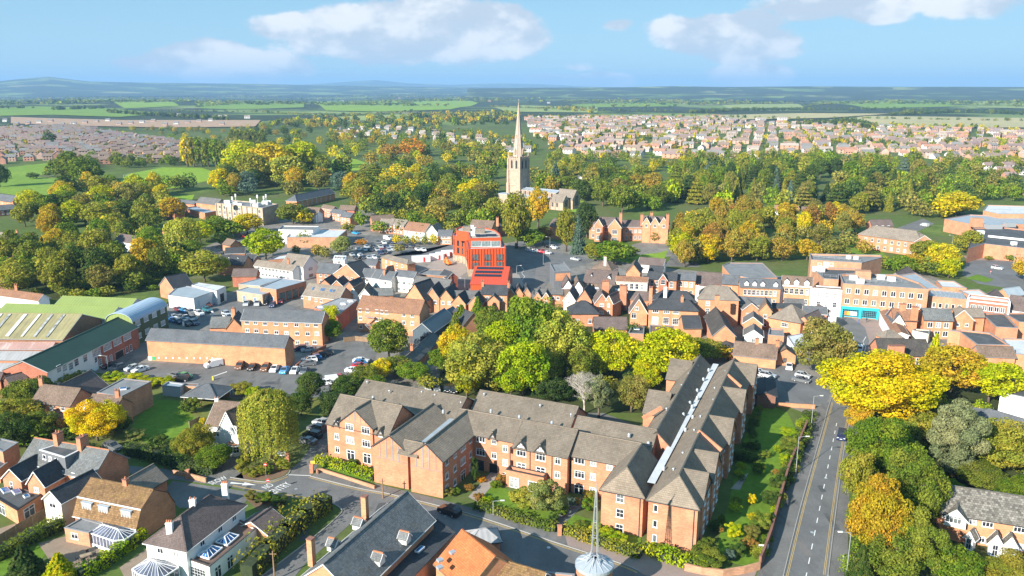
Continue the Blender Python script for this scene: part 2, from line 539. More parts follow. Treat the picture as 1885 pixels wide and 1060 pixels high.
def leaf_mat(name,fixed=None,trans=.40):
 m = bpy.data.materials.new(name); m.use_nodes = True; MATS[name] = m
 nt = m.node_tree; nt.nodes.clear()
 out = nt.nodes.new('ShaderNodeOutputMaterial')
 d = nt.nodes.new('ShaderNodeBsdfDiffuse'); t = nt.nodes.new('ShaderNodeBsdfTranslucent')
 mx = nt.nodes.new('ShaderNodeMixShader'); mx.inputs[0].default_value = trans
 at = nt.nodes.new('ShaderNodeAttribute'); at.attribute_name = 'leaf'
 if fixed is None:
  oi = nt.nodes.new('ShaderNodeObjectInfo'); base = oi.outputs['Color']
 else:
  rgb = nt.nodes.new('ShaderNodeAttribute'); rgb.attribute_name = 'tint'; base = rgb.outputs['Color']
 sp = nt.nodes.new('ShaderNodeSeparateColor'); nt.links.new(at.outputs['Color'],sp.inputs[0])
 k = ramp(nt,sp.outputs[0],[(0,(.60,.62,.6)),(1,(1.34,1.34,1.2))])
 c1 = mixc(nt,1.0,base,k,'MULTIPLY')
 hsv = nt.nodes.new('ShaderNodeHueSaturation')
 mh = nt.nodes.new('ShaderNodeMapRange'); nt.links.new(sp.outputs[1],mh.inputs[0])
 mh.inputs[3].default_value = .465; mh.inputs[4].default_value = .532
 nt.links.new(mh.outputs[0],hsv.inputs['Hue']); nt.links.new(c1,hsv.inputs['Color'])
 mv = nt.nodes.new('ShaderNodeMapRange'); nt.links.new(sp.outputs[1],mv.inputs[0])
 mv.inputs[3].default_value = 1.25; mv.inputs[4].default_value = .78
 nt.links.new(mv.outputs[0],hsv.inputs['Value'])
 nt.links.new(hsv.outputs[0],d.inputs[0]); nt.links.new(hsv.outputs[0],t.inputs[0])
 nt.links.new(d.outputs[0],mx.inputs[1]); nt.links.new(t.outputs[0],mx.inputs[2])
 nt.links.new(mx.outputs[0],out.inputs[0])
 return m
leaf_mat('leaf')
leaf_mat('leaf_far',fixed=True,trans=.32)
plain('bark',(.13,.10,.075),.95,var=.3)
plain('bark_pale',(.42,.38,.33),.9,var=.2)
plain('bark_orange',(.42,.19,.09),.9,var=.2)
rough_mat('asphalt',(.14,.142,.144),.2,1.2,.9,10,'Object',stain=(.105,.105,.106),bumpk=.15)
rough_mat('asphalt_old',(.145,.142,.138),.22,1.4,.92,12,'Object',stain=(.075,.073,.07))
rough_mat('pavement',(.16,.15,.145),.2,2,.92,10,'Object')
rough_mat('pavement_pink',(.27,.205,.18),.12,2,.92,10,'Object')
rough_mat('paving_pale',(.30,.265,.235),.14,2,.92,10,'Object')
rough_mat('patio',(.26,.20,.15),.18,2,.92,10,'Object')
rough_mat('kerb',(.30,.29,.27),.1,2,.9,10,'Object')
rough_mat('line_white',(.72,.72,.70),.08,3,.7,12,'Object')
rough_mat('line_yellow',(.52,.36,.12),.14,3,.8,12,'Object')
rough_mat('soil',(.17,.11,.07),.25,2,.95,10,'Object')
rough_mat('building_site',(.38,.25,.16),.25,.5,.95,4,'Object')
rough_mat('yard',(.20,.185,.165),.28,1.0,.93,8,'Object',stain=(.10,.098,.092))
def grass_mat(name,c,var=.3,scale=1.0):
 m,nt,bs,out = nodes(name)
 v = coord(nt,'Object')
 a = noise_n(nt,v,.035 * scale,6,.6); b = noise_n(nt,v,.7 * scale,5,.7)
 c1 = ramp(nt,a,[(.25,mul(c,1 - var)),(.5,c),(.78,(c[0] * 1.35,c[1] * 1.15,c[2] * 1.1))])
 nt.links.new(mixc(nt,1.0,c1,ramp(nt,b,[(.25,(.68,) * 3),(.75,(1.3,) * 3)]),'MULTIPLY'),bs.inputs['Base Color'])
 bs.inputs['Roughness'].default_value = .95; bs.inputs['Specular IOR Level'].default_value = .1
 return m
grass_mat('lawn',(.115,.20,.022),.25)
grass_mat('grass_rough',(.13,.15,.04),.35)
grass_mat('field_green',(.17,.27,.04),.16,.3)
grass_mat('field_bright',(.20,.31,.035),.14,.3)
grass_mat('field_tan',(.40,.36,.19),.14,.25)
grass_mat('field_pale',(.26,.31,.10),.16,.25)
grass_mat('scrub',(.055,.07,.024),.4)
def terrain_mat():
 m,nt,bs,out = nodes('land')
 v = coord(nt,'Object')
 a = noise_n(nt,v,.028,7,.65)
 b = noise_n(nt,v,.4,5,.7)
 near = ramp(nt,a,[(.26,(.19,.17,.14)),(.36,(.12,.13,.05)),(.54,(.085,.125,.03)),(.66,(.13,.18,.04))])
 near = mixc(nt,1.0,near,ramp(nt,b,[(.25,(.75,) * 3),(.75,(1.25,) * 3)]),'MULTIPLY')
 vo = nt.nodes.new('ShaderNodeTexVoronoi'); vo.inputs['Scale'].default_value = .0034; vo.inputs['Randomness'].default_value = .9
 w = nt.nodes.new('ShaderNodeVectorMath'); w.operation = 'ADD'
 nt.links.new(v,w.inputs[0])
 nt.links.new(v,vo.inputs['Vector'])
 sp = nt.nodes.new('ShaderNodeSeparateColor'); nt.links.new(vo.outputs['Color'],sp.inputs[0])
 fld = ramp(nt,sp.outputs[0],[(0,(.045,.065,.025)),(.3,(.05,.07,.026)),(.34,(.16,.24,.05)),(.6,(.2,.26,.07)),(.64,(.34,.30,.16)),(.78,(.13,.2,.045)),(1,(.24,.28,.09))])
 c = noise_n(nt,v,.0016,6,.6)
 fld = mixc(nt,ramp(nt,c,[(.42,(0,0,0)),(.5,(1,1,1))]),fld,(.042,.058,.026))
 fld = mixc(nt,1.0,fld,ramp(nt,noise_n(nt,v,.02,5,.7),[(.25,(.75,) * 3),(.75,(1.25,) * 3)]),'MULTIPLY')
 ln = nt.nodes.new('ShaderNodeVectorMath'); ln.operation = 'LENGTH'
 nt.links.new(v,ln.inputs[0])
 mr = nt.nodes.new('ShaderNodeMapRange'); nt.links.new(ln.outputs['Value'],mr.inputs[0])
 mr.inputs[1].default_value = 1500; mr.inputs[2].default_value = 2100
 nt.links.new(mixc(nt,mr.outputs[0],near,fld),bs.inputs['Base Color'])
 bs.inputs['Roughness'].default_value = .95; bs.inputs['Specular IOR Level'].default_value = .1
 return m
terrain_mat()
def M(n): return MATS[n]
plain('hedge_core',(.028,.042,.014),.95,var=.3)
# ------------------------------------------------------------------ windows, shared meshes
_WM = {}
def win_meshes(w,h,kind,fm='white'):
 """frame (+bars, sill) and pane meshes; local x along the wall, -y outwards, z up from the sill"""
 key = (round(w,2),round(h,2),kind,fm)
 if key in _WM: return _WM[key]
 t = .09 if kind != 'thin' else .06
 b = MB()
 b.box((-w / 2 + t / 2,-.02,0),t,.10,h); b.box((w / 2 - t / 2,-.02,0),t,.10,h)
 b.box((0,-.02,0),w - 2 * t,.10,t); b.box((0,-.02,h - t),w - 2 * t,.10,t)
 if kind == 'casement':
  n = max(1,round(w / .65))
  for i in range(1,n): b.box((-w / 2 + w * i / n,-.02,t),.075,.09,h - 2 * t)
  if h > 1.0: b.box((0,-.02,h * .70),w - 2 * t,.075,.06)
 elif kind == 'sash':
  b.box((0,-.02,h * .5),w - 2 * t,.09,.07); b.box((0,-.02,t),.04,.07,h - 2 * t)
 elif kind == 'pair':
  b.box((0,-.02,t),.11,.09,h - 2 * t)
 elif kind == 'french':
  b.box((0,-.02,t),.12,.09,h - 2 * t); b.box((0,-.02,h * .68),w - 2 * t,.09,.10)
  for sx in (-1,1): b.box((sx * (w / 2 - .1),-.02,t),.08,.08,h - 2 * t)
 elif kind == 'grid':
  nx,nz = max(2,round(w / .6)),max(2,round(h / .6))
  for i in range(1,nx): b.box((-w / 2 + w * i / nx,-.02,t),.05,.07,h - 2 * t)
  for i in range(1,nz): b.box((0,-.015,h * i / nz),w - 2 * t,.065,.05)
 if kind not in ('french','thin','shop','door'): b.box((0,-.08,-.08),w + .2,.2,.08)
 p = MB()
 p.box((0,.0,t),w - 2 * t,.05,h - 2 * t)
 fr = b.mesh('window',M(fm));
 panes = {g: None for g in ()}
 both = MB(); both.v = b.v + p.v; both.f = b.f + [tuple(i + len(b.v) for i in f) for f in p.f]; both.m = [0] * len(b.f) + [1] * len(p.f)
 _WM[key] = (fr,p,panes,both,{})
 return _WM[key]
GL = ['glass_dark','glass_dark','glass_curtain','glass_blind']
def put_window(parent,off,c,ang,w,h,kind='casement',fm='white',pane=True,gl=None,name='window'):
 """c: point on the wall at sill centre, ang: direction the wall runs, outside is to the right (-y)"""
 fr,p,panes,both,bm = win_meshes(w,h,kind,fm)
 g = gl or random.choice(GL)
 loc = (c[0] - off[0],c[1] - off[1],c[2] - off[2])
 if pane:
  o = mesh_obj(name,fr,parent,loc,ang)
  if g not in panes: panes[g] = p.mesh('pane',M(g))
  mesh_obj('pane',panes[g],o)
 else:
  if g not in bm: bm[g] = both.mesh('window',[M(fm),M(g)])
  o = mesh_obj(name,bm[g],parent,loc,ang)
 return o
# ------------------------------------------------------------------ buildings
NEAR_PANE = 330.0
def v2(a): return Vector((a[0],a[1]))
class Building:
 def __init__(s,name,label,cat,base,group=None):
  s.off = (base[0],base[1],base[2] if len(base) > 2 else 0.0)
  s.root = empty(name,s.off)
  tag(s.root,label,cat,group)
  s.faces = {}
  s.z0 = s.off[2]
 def part(s,name,mb,mats,parent=None,smooth=False):
  return mb.build(name,mats,parent or s.root,s.off,smooth)
 def face(s,key,a,b,z0,z1):
  s.faces[key] = (Vector((a[0],a[1])),Vector((b[0],b[1])),z0,z1)
 def wing(s,A,B,hw,ze,zr,wall='brick',roof='tile_brown',z0=None,hipA=None,hipB=None,oe=.35,og=.18,key='',cap='same',hw2=None,
             trim='white',walls=True,thick=.16,roofname='roof',gutter=True,ins=0.0):
  z0 = s.z0 - .3 if z0 is None else z0
  A = v2(A); B = v2(B)
  d = (B - A);
  L = d.length; d = d / L
  n = Vector((d.y,-d.x))
  mid = (A + B) / 2
  turned = n.dot(mid) > 0
  if turned: n = -n
  if hw2 is None: hw2 = hw
  hA = hipA or 0.0; hB = hipB or 0.0
  EA = A - d * hA; EB = B + d * hB
  F0,F1 = EA + n * hw,EB + n * hw      # front
  K0,K1 = EA - n * hw2,EB - n * hw2
  w = MB()
  rise = zr - ze
  zek = zr - rise * (hw2 / hw) if hw2 != hw else ze
  if hw2 != hw: zek = ze
  g = .06
  def V3(p,z): return (p.x,p.y,z)
  if walls:
   w.poly([V3(F0,z0),V3(F1,z0),V3(F1,ze),V3(F0,ze)])
   w.poly([V3(K1,z0),V3(K0,z0),V3(K0,zek),V3(K1,zek)])
   if hA: w.poly([V3(K0,z0),V3(F0,z0),V3(F0,ze),V3(K0,zek)])
   else: w.poly([V3(K0,z0),V3(F0,z0),V3(F0,ze),V3(A,zr - g),V3(K0,zek)])
   if hB: w.poly([V3(F1,z0),V3(K1,z0),V3(K1,zek),V3(F1,ze)])
   else: w.poly([V3(F1,z0),V3(K1,z0),V3(K1,zek),V3(B,zr - g),V3(F1,ze)])
   s.part('wall',w,M(wall))
  dropF = rise / hw * oe; dropK = (zr - zek) / hw2 * oe
  ra = A - d * (0 if hA else og); rb = B + d * (0 if hB else og)
  ea = EA - d * (oe if hA else og); eb = EB + d * (oe if hB else og)
  f0,f1 = ea + n * (hw + oe),eb + n * (hw + oe)
  k0,k1 = ea - n * (hw2 + oe),eb - n * (hw2 + oe)
  zf,zk = ze - dropF + .02,zek - dropK + .02
  R0,R1 = V3(ra,zr + .02),V3(rb,zr + .02)
  tops = [[V3(f0,zf),V3(f1,zf),R1,R0],[V3(k1,zk),V3(k0,zk),R0,R1]]
  if hA: tops.append([V3(k0,zk),V3(f0,zf),R0])
  if hB: tops.append([V3(f1,zf),V3(k1,zk),R1])
  r = MB()
  for t in tops: r.poly(t)
  def dn(p): return (p[0],p[1],p[2] - thick)
  ring = [V3(f0,zf),V3(f1,zf)] + ([] if hB else [R1]) + [V3(k1,zk),V3(k0,zk)] + ([] if hA else [R0])
  for i in range(len(ring)):
   a,b = ring[i],ring[(i + 1) % len(ring)]
   r.poly([dn(a),dn(b),b,a])
  for t in tops: r.poly([dn(p) for p in reversed(t)])
  ro = s.part(roofname,r,M(roof))
  cm = roof if cap == 'same' else cap
  c = MB()
  up = .07
  c.beam((R0[0],R0[1],R0[2] + up - .04),(R1[0],R1[1],R1[2] + up - .04),.26,.13)
  if hA:
   for e in (V3(f0,zf),V3(k0,zk)): c.beam((e[0],e[1],e[2] + .02),(R0[0],R0[1],R0[2] + .02),.22,.10)
  if hB:
   for e in (V3(f1,zf),V3(k1,zk)): c.beam((e[0],e[1],e[2] + .02),(R1[0],R1[1],R1[2] + .02),.22,.10)
  s.part('ridge_tiles',c,M(cm),ro)
  if trim:
   t = MB()
   if gutter:
    e = .03
    for p0,p1,zz,sg in ((f0,f1,zf,1),(k0,k1,zk,-1)):
     o_ = n * (sg * .06)
     t.beam(V3(p0 + o_,zz - .10),V3(p1 + o_,zz - .10),.12,.13)
   for H_,e0,e1,R_,sg in ((hA,f0,k0,ra,-1),(hB,f1,k1,rb,1)):
    if not H_:
     o_ = d * (sg * .03)
     t.beam(V3(e0 + o_,zf - .11),V3(R_ + o_,zr - .09),.05,.2)
     t.beam(V3(e1 + o_,zk - .11),V3(R_ + o_,zr - .09),.05,.2)
    else:
     o_ = d * (sg * .06)
     t.beam(V3(e0 + o_,zf - .10),V3(e1 + o_,zf - .10),.12,.13)
   s.part('gutter',t,M(trim),ro)
  def lr(a,b):
   return (a,b)
  for k_,p0,p1,zz in (('F',F0,F1,ze),('K',K1,K0,zek),('A',K0,F0,ze),('B',F1,K1,ze)):
   s.face(key + k_,p1 if turned else p0,p0 if turned else p1,z0,zz)
  s.geo = getattr(s,'geo',{}); s.geo[key] = (A,B,d,n,hw,ze,zr)
  return ro
 def block(s,pts,z1,wall='brick',roof='felt_grey',z0=None,parapet=.35,key='',coping='grey_trim',pw=.25,roofz=None):
  """flat roofed block, pts: roof corners (xy) in order"""
  z0 = s.z0 - .3 if z0 is None else z0
  pts = [v2(p) for p in pts]
  area = sum(pts[i].x * pts[(i + 1) % len(pts)].y - pts[(i + 1) % len(pts)].x * pts[i].y for i in range(len(pts)))
  if area < 0: pts.reverse()
  n = len(pts)
  w = MB()
  for i in range(n):
   a,b = pts[i],pts[(i + 1) % n]
   w.poly([(a.x,a.y,z0),(b.x,b.y,z0),(b.x,b.y,z1),(a.x,a.y,z1)])
   s.face(key + str(i),a,b,z0,z1)
  inn = []
  for i in range(n):
   a,b,c = pts[i - 1],pts[i],pts[(i + 1) % n]
   d1 = (b - a).normalized(); d2 = (c - b).normalized()
   n1 = Vector((-d1.y,d1.x)); n2 = Vector((-d2.y,d2.x))
   k = max(.3,1 + n1.dot(n2))
   inn.append(b + (n1 + n2) / k * pw)
  zr = (z1 - parapet) if roofz is None else roofz
  for i in range(n):
   a,b = inn[i],inn[(i + 1) % n]
   w.poly([(b.x,b.y,zr - .05),(a.x,a.y,zr - .05),(a.x,a.y,z1),(b.x,b.y,z1)])
  s.part('wall',w,M(wall))
  c = MB()
  ex = []
  for i in range(n):
   a,b,c_ = pts[i - 1],pts[i],pts[(i + 1) % n]
   d1 = (b - a).normalized(); d2 = (c_ - b).normalized()
   n1 = Vector((-d1.y,d1.x)); n2 = Vector((-d2.y,d2.x)); k = max(.3,1 + n1.dot(n2))
   ex.append((b - (n1 + n2) / k * .06,b + (n1 + n2) / k * (pw + .04)))
  for i in range(n):
   (a,ai),(b,bi) = ex[i],ex[(i + 1) % n]
   c.poly([(a.x,a.y,z1 + .08),(b.x,b.y,z1 + .08),(bi.x,bi.y,z1 + .08),(ai.x,ai.y,z1 + .08)])
   c.poly([(a.x,a.y,z1 - .06),(b.x,b.y,z1 - .06),(b.x,b.y,z1 + .08),(a.x,a.y,z1 + .08)])
   c.poly([(bi.x,bi.y,z1 - .06),(ai.x,ai.y,z1 - .06),(ai.x,ai.y,z1 + .08),(bi.x,bi.y,z1 + .08)])
  s.part('coping',c,M(coping))
  r = MB(); r.poly([(p.x,p.y,zr) for p in inn]);
  s.part('flat_roof',r,M(roof))
 def windows(s,key,n,zs,w=1.1,h=1.25,kind='casement',u0=.08,u1=.92,fm='white',gl=None,us=None,name='window',skip=()):
  a,b,z0,z1 = s.faces[key]
  d = (b - a); L = d.length; d = d / L
  ang = math.atan2(d.y,d.x)
  nrm = Vector((d.y,-d.x));
  if nrm.dot((a + b) / 2) > 0.02 * (a + b).length: return
  if us is None: us = [u0 + (u1 - u0) * (i + .5) / n for i in range(n)]
  for j,z in enumerate(zs):
   for i,u in enumerate(us):
    if (i,j) in skip: continue
    c = a + d * (L * u)
    put_window(s.root,s.off,(c.x + d.y * .0,c.y,s.z0 + z),ang,w,h,kind,fm,c.length < NEAR_PANE,gl,name)
 def wpx(s,key,px,w=1.1,h=1.25,kind='casement',fm='white',gl=None,name='window'):
  """window whose middle is seen at px on wall `key`"""
  a,b,z0,z1 = s.faces[key]
  d = (b - a).normalized(); nrm = Vector((d.y,-d.x))
  p = q(px); r = ray(*p)
  t = (a.x * nrm.x + a.y * nrm.y) / (r.x * nrm.x + r.y * nrm.y)
  c = (r.x * t,r.y * t,CAMH + r.z * t - h / 2)
  return put_window(s.root,s.off,c,math.atan2(d.y,d.x),w,h,kind,fm,True,gl,name)
 def on_wall(s,key,px):
  a,b,z0,z1 = s.faces[key]
  d = (b - a).normalized(); nrm = Vector((d.y,-d.x))
  p = q(px); r = ray(*p)
  t = (a.x * nrm.x + a.y * nrm.y) / (r.x * nrm.x + r.y * nrm.y)
  return Vector((r.x * t,r.y * t,CAMH + r.z * t)),math.atan2(d.y,d.x),nrm
 def chimney(s,xy,ztop,w=.9,d=.6,zb=None,mat='brick',pots=2,ang=(1,0),potm='terracotta',cap='brick_dark'):
  b = MB()
  zb = ztop - 2.4 if zb is None else zb
  b.box((xy[0],xy[1],zb),w,d,ztop - zb - .15,ang)
  o = s.part('chimney',b,M(mat))
  c = MB(); c.box((xy[0],xy[1],ztop - .15),w + .14,d + .14,.15,ang)
  s.part('chimney_cap',c,M(cap if mat.startswith('brick') else mat),o)
  dx = Vector(ang).normalized()
  for i in range(pots):
   k = (i - (pots - 1) / 2) * (w * .75 / max(1,pots - 1) if pots > 1 else 0)
   p = MB(); x,y = xy[0] + dx.x * k,xy[1] + dx.y * k
   p.tube([(x,y,ztop),(x,y,ztop + .42)],[.14,.11],8)
   s.part('chimney_pot',p,M(potm),o)
  return o
 def ridge_at(s,t,key=''):
  A,B,d,n,hw,ze,zr = s.geo[key]
  return A + (B - A) * t
 def rooflight(s,t,u,w=.8,l=1.2,key='',gl='glass_blue',side=1,frame='grey_trim'):
  """window lying in the front slope: t along the ridge, u 0 ridge .. 1 eaves"""
  A,B,d,n,hw,ze,zr = s.geo[key]
  n = n * side
  slope = Vector((n.x * hw,n.y * hw,ze - zr)).normalized()
  d3 = Vector((d.x,d.y,0)); up = d3.cross(slope);
  if up.z < 0: up = -up
  c = Vector((*(A + (B - A) * t + n * (hw * u)),zr + (ze - zr) * u)) + up * .08
  def quad(mb,a,b_,lift):
   x = d3 * (a / 2); y = slope * (b_ / 2); l_ = up * lift
   p = [c - x - y,c + x - y,c + x + y,c - x + y]
   top = [v + l_ for v in p]
   mb.poly(top)
   for i in range(4): mb.poly([p[i],p[(i + 1) % 4],top[(i + 1) % 4],top[i]])
  f = MB(); quad(f,w,l,.10); o = s.part('rooflight',f,M(frame))
  g = MB(); quad(g,w - .16,l - .16,.125); s.part('pane',g,M(gl),o)
 def fence_box(s): pass
def half_width(A,B,e):
 A,B,e = v2(A),v2(B),v2(e)
 d = (B - A).normalized()
 return abs((e - A).x * d.y - (e - A).y * d.x)
BLD = []
def house(name,label,r0,r1,e,ze,zr,wall='brick',roof='tile_brown',hip=(0,0),cat='house',group=None,hw=None,trim='',cap='same',oe=.35,pitch=0.0,key=''):
 if not trim: trim = random.choice(('timber_black','grey_trim','timber','timber_black','offwhite')) if wall.startswith('brick') else 'offwhite'
 if not pitch: pitch = .42 if cat in ('warehouse','workshop') else .8
 """ridge ends and one eaves point read off the photograph, turned into a real house"""
 E = Pz(e,ze)
 if hw is None:
  lo,hi = ze + .7,ze + 5.5
  for _ in range(24):
   m_ = (lo + hi) / 2
   a_,b_ = v2(Pz(r0,m_)),v2(Pz(r1,m_)); d_ = (b_ - a_).normalized(); n_ = Vector((d_.y,-d_.x))
   if n_.dot(a_ + b_) > 0: n_ = -n_
   if (m_ - ze) > (v2(E) - a_).dot(n_) * pitch: hi = m_
   else: lo = m_
  zr = (lo + hi) / 2
 A,B = Pz(r0,zr),Pz(r1,zr)
 if A.x > B.x: A,B = B,A; hip = (hip[1],hip[0])
 if hw is None: hw = half_width(A,B,E)
 hw = max(2.0,hw)
 m = (A + B) / 2
 b = Building(name,label,cat,(m.x,m.y,0),group)
 hp = [None if not h else (hw if h is True else h) for h in hip]
 b.wing(A,B,hw,ze,zr,wall,roof,hipA=hp[0],hipB=hp[1],trim=trim,cap=cap,oe=oe)
 BLD.append((label,(B - A).length,hw * 2,ze,zr))
 return b
def flat(name,label,corners,z1,wall='brick',roof='felt_grey',cat='building',group=None,parapet=.35,coping='grey_trim'):
 pts = [Pz(c,z1) for c in corners]
 if len(pts) == 3: pts.append(pts[0] + (pts[2] - pts[1]))
 m = sum(pts,Vector((0,0,0))) / len(pts)
 b = Building(name,label,cat,(m.x,m.y,0),group)
 b.block(pts,z1,wall,roof,parapet=parapet,coping=coping)
 BLD.append((label,(pts[1] - pts[0]).length,(pts[2] - pts[1]).length,z1,z1))
 return b
def z_at(px,xy):
 d = ray(*px); return CAMH + d.z / d.y * xy.y
def gable_geo(fl,fr,apex,ze,back=None,length=8.0,fwd=0.0,dirv=None):
 """gable end seen from the front: feet at eaves height, apex row gives the ridge height"""
 L,R = Pz(fl,ze),Pz(fr,ze)
 t = Vector((R.x - L.x,R.y - L.y)); w = t.length; t.normalize()
 n = Vector((-t.y,t.x)) if dirv is None else Vector(dirv).normalized()
 if n.y < 0: n = -n
 m = Vector(((L.x + R.x) / 2,(L.y + R.y) / 2)) - n * fwd
 zr = max(ze + .8,z_at(q(apex),m))
 if back is not None:
  b = Pz(back,zr); length = max(2.0,(v2(b) - m).dot(n))
 return m,m + n * length,w / 2,zr
def gable_house(name,label,fl,fr,apex,ze,back=None,length=8.0,wall='brick',roof='slate_dark',cat='house',group=None,trim='',cap='same',maxr=99):
 if not trim: trim = random.choice(('timber_black','grey_trim','timber','offwhite')) if wall.startswith('brick') else 'offwhite'
 A,B,hw,zr = gable_geo(fl,fr,apex,ze,back,length)
 zr = min(zr,ze + hw * 1.5,maxr)
 b = Building(name,label,cat,((A.x + B.x) / 2,(A.y + B.y) / 2,0),group)
 b.wing(A,B,hw,ze,zr,wall,roof,trim=trim,cap=cap,key='')
 b.front = 'A'
 BLD.append((label,(B - A).length,hw * 2,ze,zr))
 return b
def add_gable(b,fl,fr,apex,ze,length=5.0,wall='brick',roof='slate_dark',key='g1',back=None,z0=None,trim='offwhite',fwd=.12,win=None):
 A,B,hw,zr = gable_geo(fl,fr,apex,ze,back,length,fwd)
 zr = min(zr,ze + hw * 1.6)
 b.wing(A,B,hw,ze,zr,wall,roof,key=key,z0=z0,trim=trim)
 if win: b.windows(key + 'A',*win)
# ------------------------------------------------------------------ foliage
def leaf_quads(C,Nn,size,rng,shape=(1.0,0.8)):
 """quads at C facing roughly Nn; returns verts (4n,3)"""
 n = len(C)
 r = rng.normal(size=(n,3))
 u = np.cross(Nn,r); u /= np.linalg.norm(u,axis=1,keepdims=True) + 1e-9
 w = np.cross(Nn,u)
 s = size[:,None]
 u = u * s * shape[0] * .5; w = w * s * shape[1] * .5
 V = np.empty((n,4,3),np.float32)
 V[:,0] = C - u * 1.0 - w * .35; V[:,1] = C + u * .1 - w * 1.0; V[:,2] = C + u * 1.0 + w * .2; V[:,3] = C - u * .25 + w * 1.0
 return V.reshape(-1,3)
def quad_mesh(name,V,col,mat,tint=None):
 n = len(V) // 4
 me = bpy.data.meshes.new(name)
 me.vertices.add(4 * n); me.vertices.foreach_set('co',np.ascontiguousarray(V,np.float32).ravel())
 me.loops.add(4 * n); me.loops.foreach_set('vertex_index',np.arange(4 * n,dtype=np.int32))
 me.polygons.add(n); me.polygons.foreach_set('loop_start',np.arange(0,4 * n,4,dtype=np.int32))
 me.update(calc_edges=True)
 a = me.attributes.new('leaf','FLOAT_COLOR','FACE')
 c4 = np.ones((n,4),np.float32); c4[:,:2] = col
 a.data.foreach_set('color',c4.ravel())
 if tint is not None:
  b = me.attributes.new('tint','FLOAT_COLOR','FACE')
  t4 = np.ones((n,4),np.float32); t4[:,:3] = tint
  b.data.foreach_set('color',t4.ravel())
 me.materials.append(M(mat))
 return me
def unit(v): return v / (np.linalg.norm(v,axis=-1,keepdims=True) + 1e-9)
def crown_data(seed,kind,n_leaf,leaf):
 """leaf quads of one crown, normalised to radius 1 and z in -1..1"""
 rng = np.random.default_rng(seed)
 if kind in ('round','open','spread','shrub'):
  nl = {'round': 74,'open': 44,'spread': 60,'shrub': 22}[kind]
  i = np.arange(nl) + .5
  ph = np.arccos(1 - 2 * i / nl); th = pi * (1 + 5 ** .5) * i
  D = np.stack([np.cos(th) * np.sin(ph),np.sin(th) * np.sin(ph),np.cos(ph)],1)
  D = unit(D + rng.normal(scale=.18,size=D.shape))
  k = rng.normal(size=(5,3));
  lump = 1 + .2 * np.sin(D @ k.T * 2.2 + rng.uniform(0,6,5)).sum(1) / 2.2
  rad = .70 * lump * rng.uniform(.80,1.14,nl)
  if kind == 'open': rad *= rng.uniform(.72,1.12,nl)
  Cn = D * rad[:,None]
  low = D[:,2] < -.35
  Cn[low,2] *= .8
  R = rng.uniform(.17,.32,nl) * (1.0 if kind != 'open' else .85)
  extra = rng.normal(scale=.28,size=(nl // 3,3)); Cn = np.vstack([Cn,extra]); R = np.concatenate([R,rng.uniform(.2,.33,nl // 3)])
  if kind == 'spread': Cn[:,2] *= .85
 elif kind == 'pine':
  nl = 30
  zz = np.linspace(-.75,.88,nl); rr = .95 * (1 - ((zz - .05) ** 2) * .75) * rng.uniform(.35,.85,nl); th = np.arange(nl) * 2.4
  Cn = np.stack([np.cos(th) * rr,np.sin(th) * rr,zz],1); R = rng.uniform(.2,.34,nl)
 elif kind == 'column':
  nl = 50
  zz = rng.uniform(-1,.92,nl); prof = np.sqrt(np.clip(1 - ((zz + .15) / 1.15) ** 2,.02,1)) * .62
  th = rng.uniform(0,2 * pi,nl)
  Cn = np.stack([np.cos(th) * prof,np.sin(th) * prof,zz * .88],1); R = np.full(nl,.28) * rng.uniform(.7,1.2,nl)
 if kind == 'cone' or kind == 'cedar':
  tiers = 13 if kind == 'cone' else 7
  P_,N_,A_,B_ = [],[],[],[]
  per = n_leaf // tiers
  for t in range(tiers):
   z = -1 + 1.96 * (t + .2) / tiers
   R0 = (1 - (t / tiers) ** (1.15 if kind == 'cone' else 1.9)) * .96 + .05
   nb = max(5,int(13 * R0) + 4)
   m = max(30,int(per * (R0 + .15) * 1.5))
   bi = rng.integers(0,nb,m); th = bi * 2 * pi / nb + t * .7 + rng.normal(scale=.11,size=m)
   br = rng.uniform(.75,1.08,nb)[bi]
   r = np.sqrt(rng.uniform(.03,1,m)) * R0 * br
   zz = z - r * (.42 if kind == 'cone' else .04) + rng.normal(scale=.04,size=m) + .03
   P_.append(np.stack([np.cos(th) * r,np.sin(th) * r,zz],1))
   N_.append(unit(np.stack([np.cos(th) * .55,np.sin(th) * .55,np.full(m,.8)],1) + rng.normal(scale=.45,size=(m,3))))
   A_.append(rng.uniform(0,1,m)); B_.append((bi * .37 + t * .21) % 1.0)
  C = np.vstack(P_); Nn = unit(np.vstack(N_)); cl = np.concatenate(B_)
  sz = leaf * rng.uniform(.6,1.4,len(C))
  V = leaf_quads(C,Nn,sz,rng,(1.3,.7))
  return V,np.stack([np.concatenate(A_),cl],1)
 if kind == 'willow':
  ns = 420
  th = rng.uniform(0,2 * pi,ns); r = np.sqrt(rng.uniform(.05,1,ns)) * .95
  ztop = .95 * np.sqrt(np.clip(1 - (r * .85) ** 2,0,1)); ln = rng.uniform(.5,1.25,ns) * (0.35 + r)
  m = n_leaf // ns
  t = rng.uniform(0,1,(ns,m))
  x = np.cos(th)[:,None] * (r[:,None] + .10 * np.sqrt(t)) + rng.normal(scale=.05,size=(ns,m))
  y = np.sin(th)[:,None] * (r[:,None] + .10 * np.sqrt(t)) + rng.normal(scale=.025,size=(ns,m))
  z = np.maximum(ztop[:,None] - t * ln[:,None] * 1.25,-1)
  C = np.stack([x,y,z],2).reshape(-1,3)
  out = unit(np.stack([x,y,np.full_like(x,.5)],2).reshape(-1,3))
  Nn = unit(out + rng.normal(scale=.5,size=C.shape))
  V = leaf_quads(C,Nn,leaf * rng.uniform(.6,1.4,len(C)),rng,(.6,1.4))
  cl = np.repeat(rng.uniform(0,1,ns),m)
  return V,np.stack([rng.uniform(0,1,len(C)),cl],1)
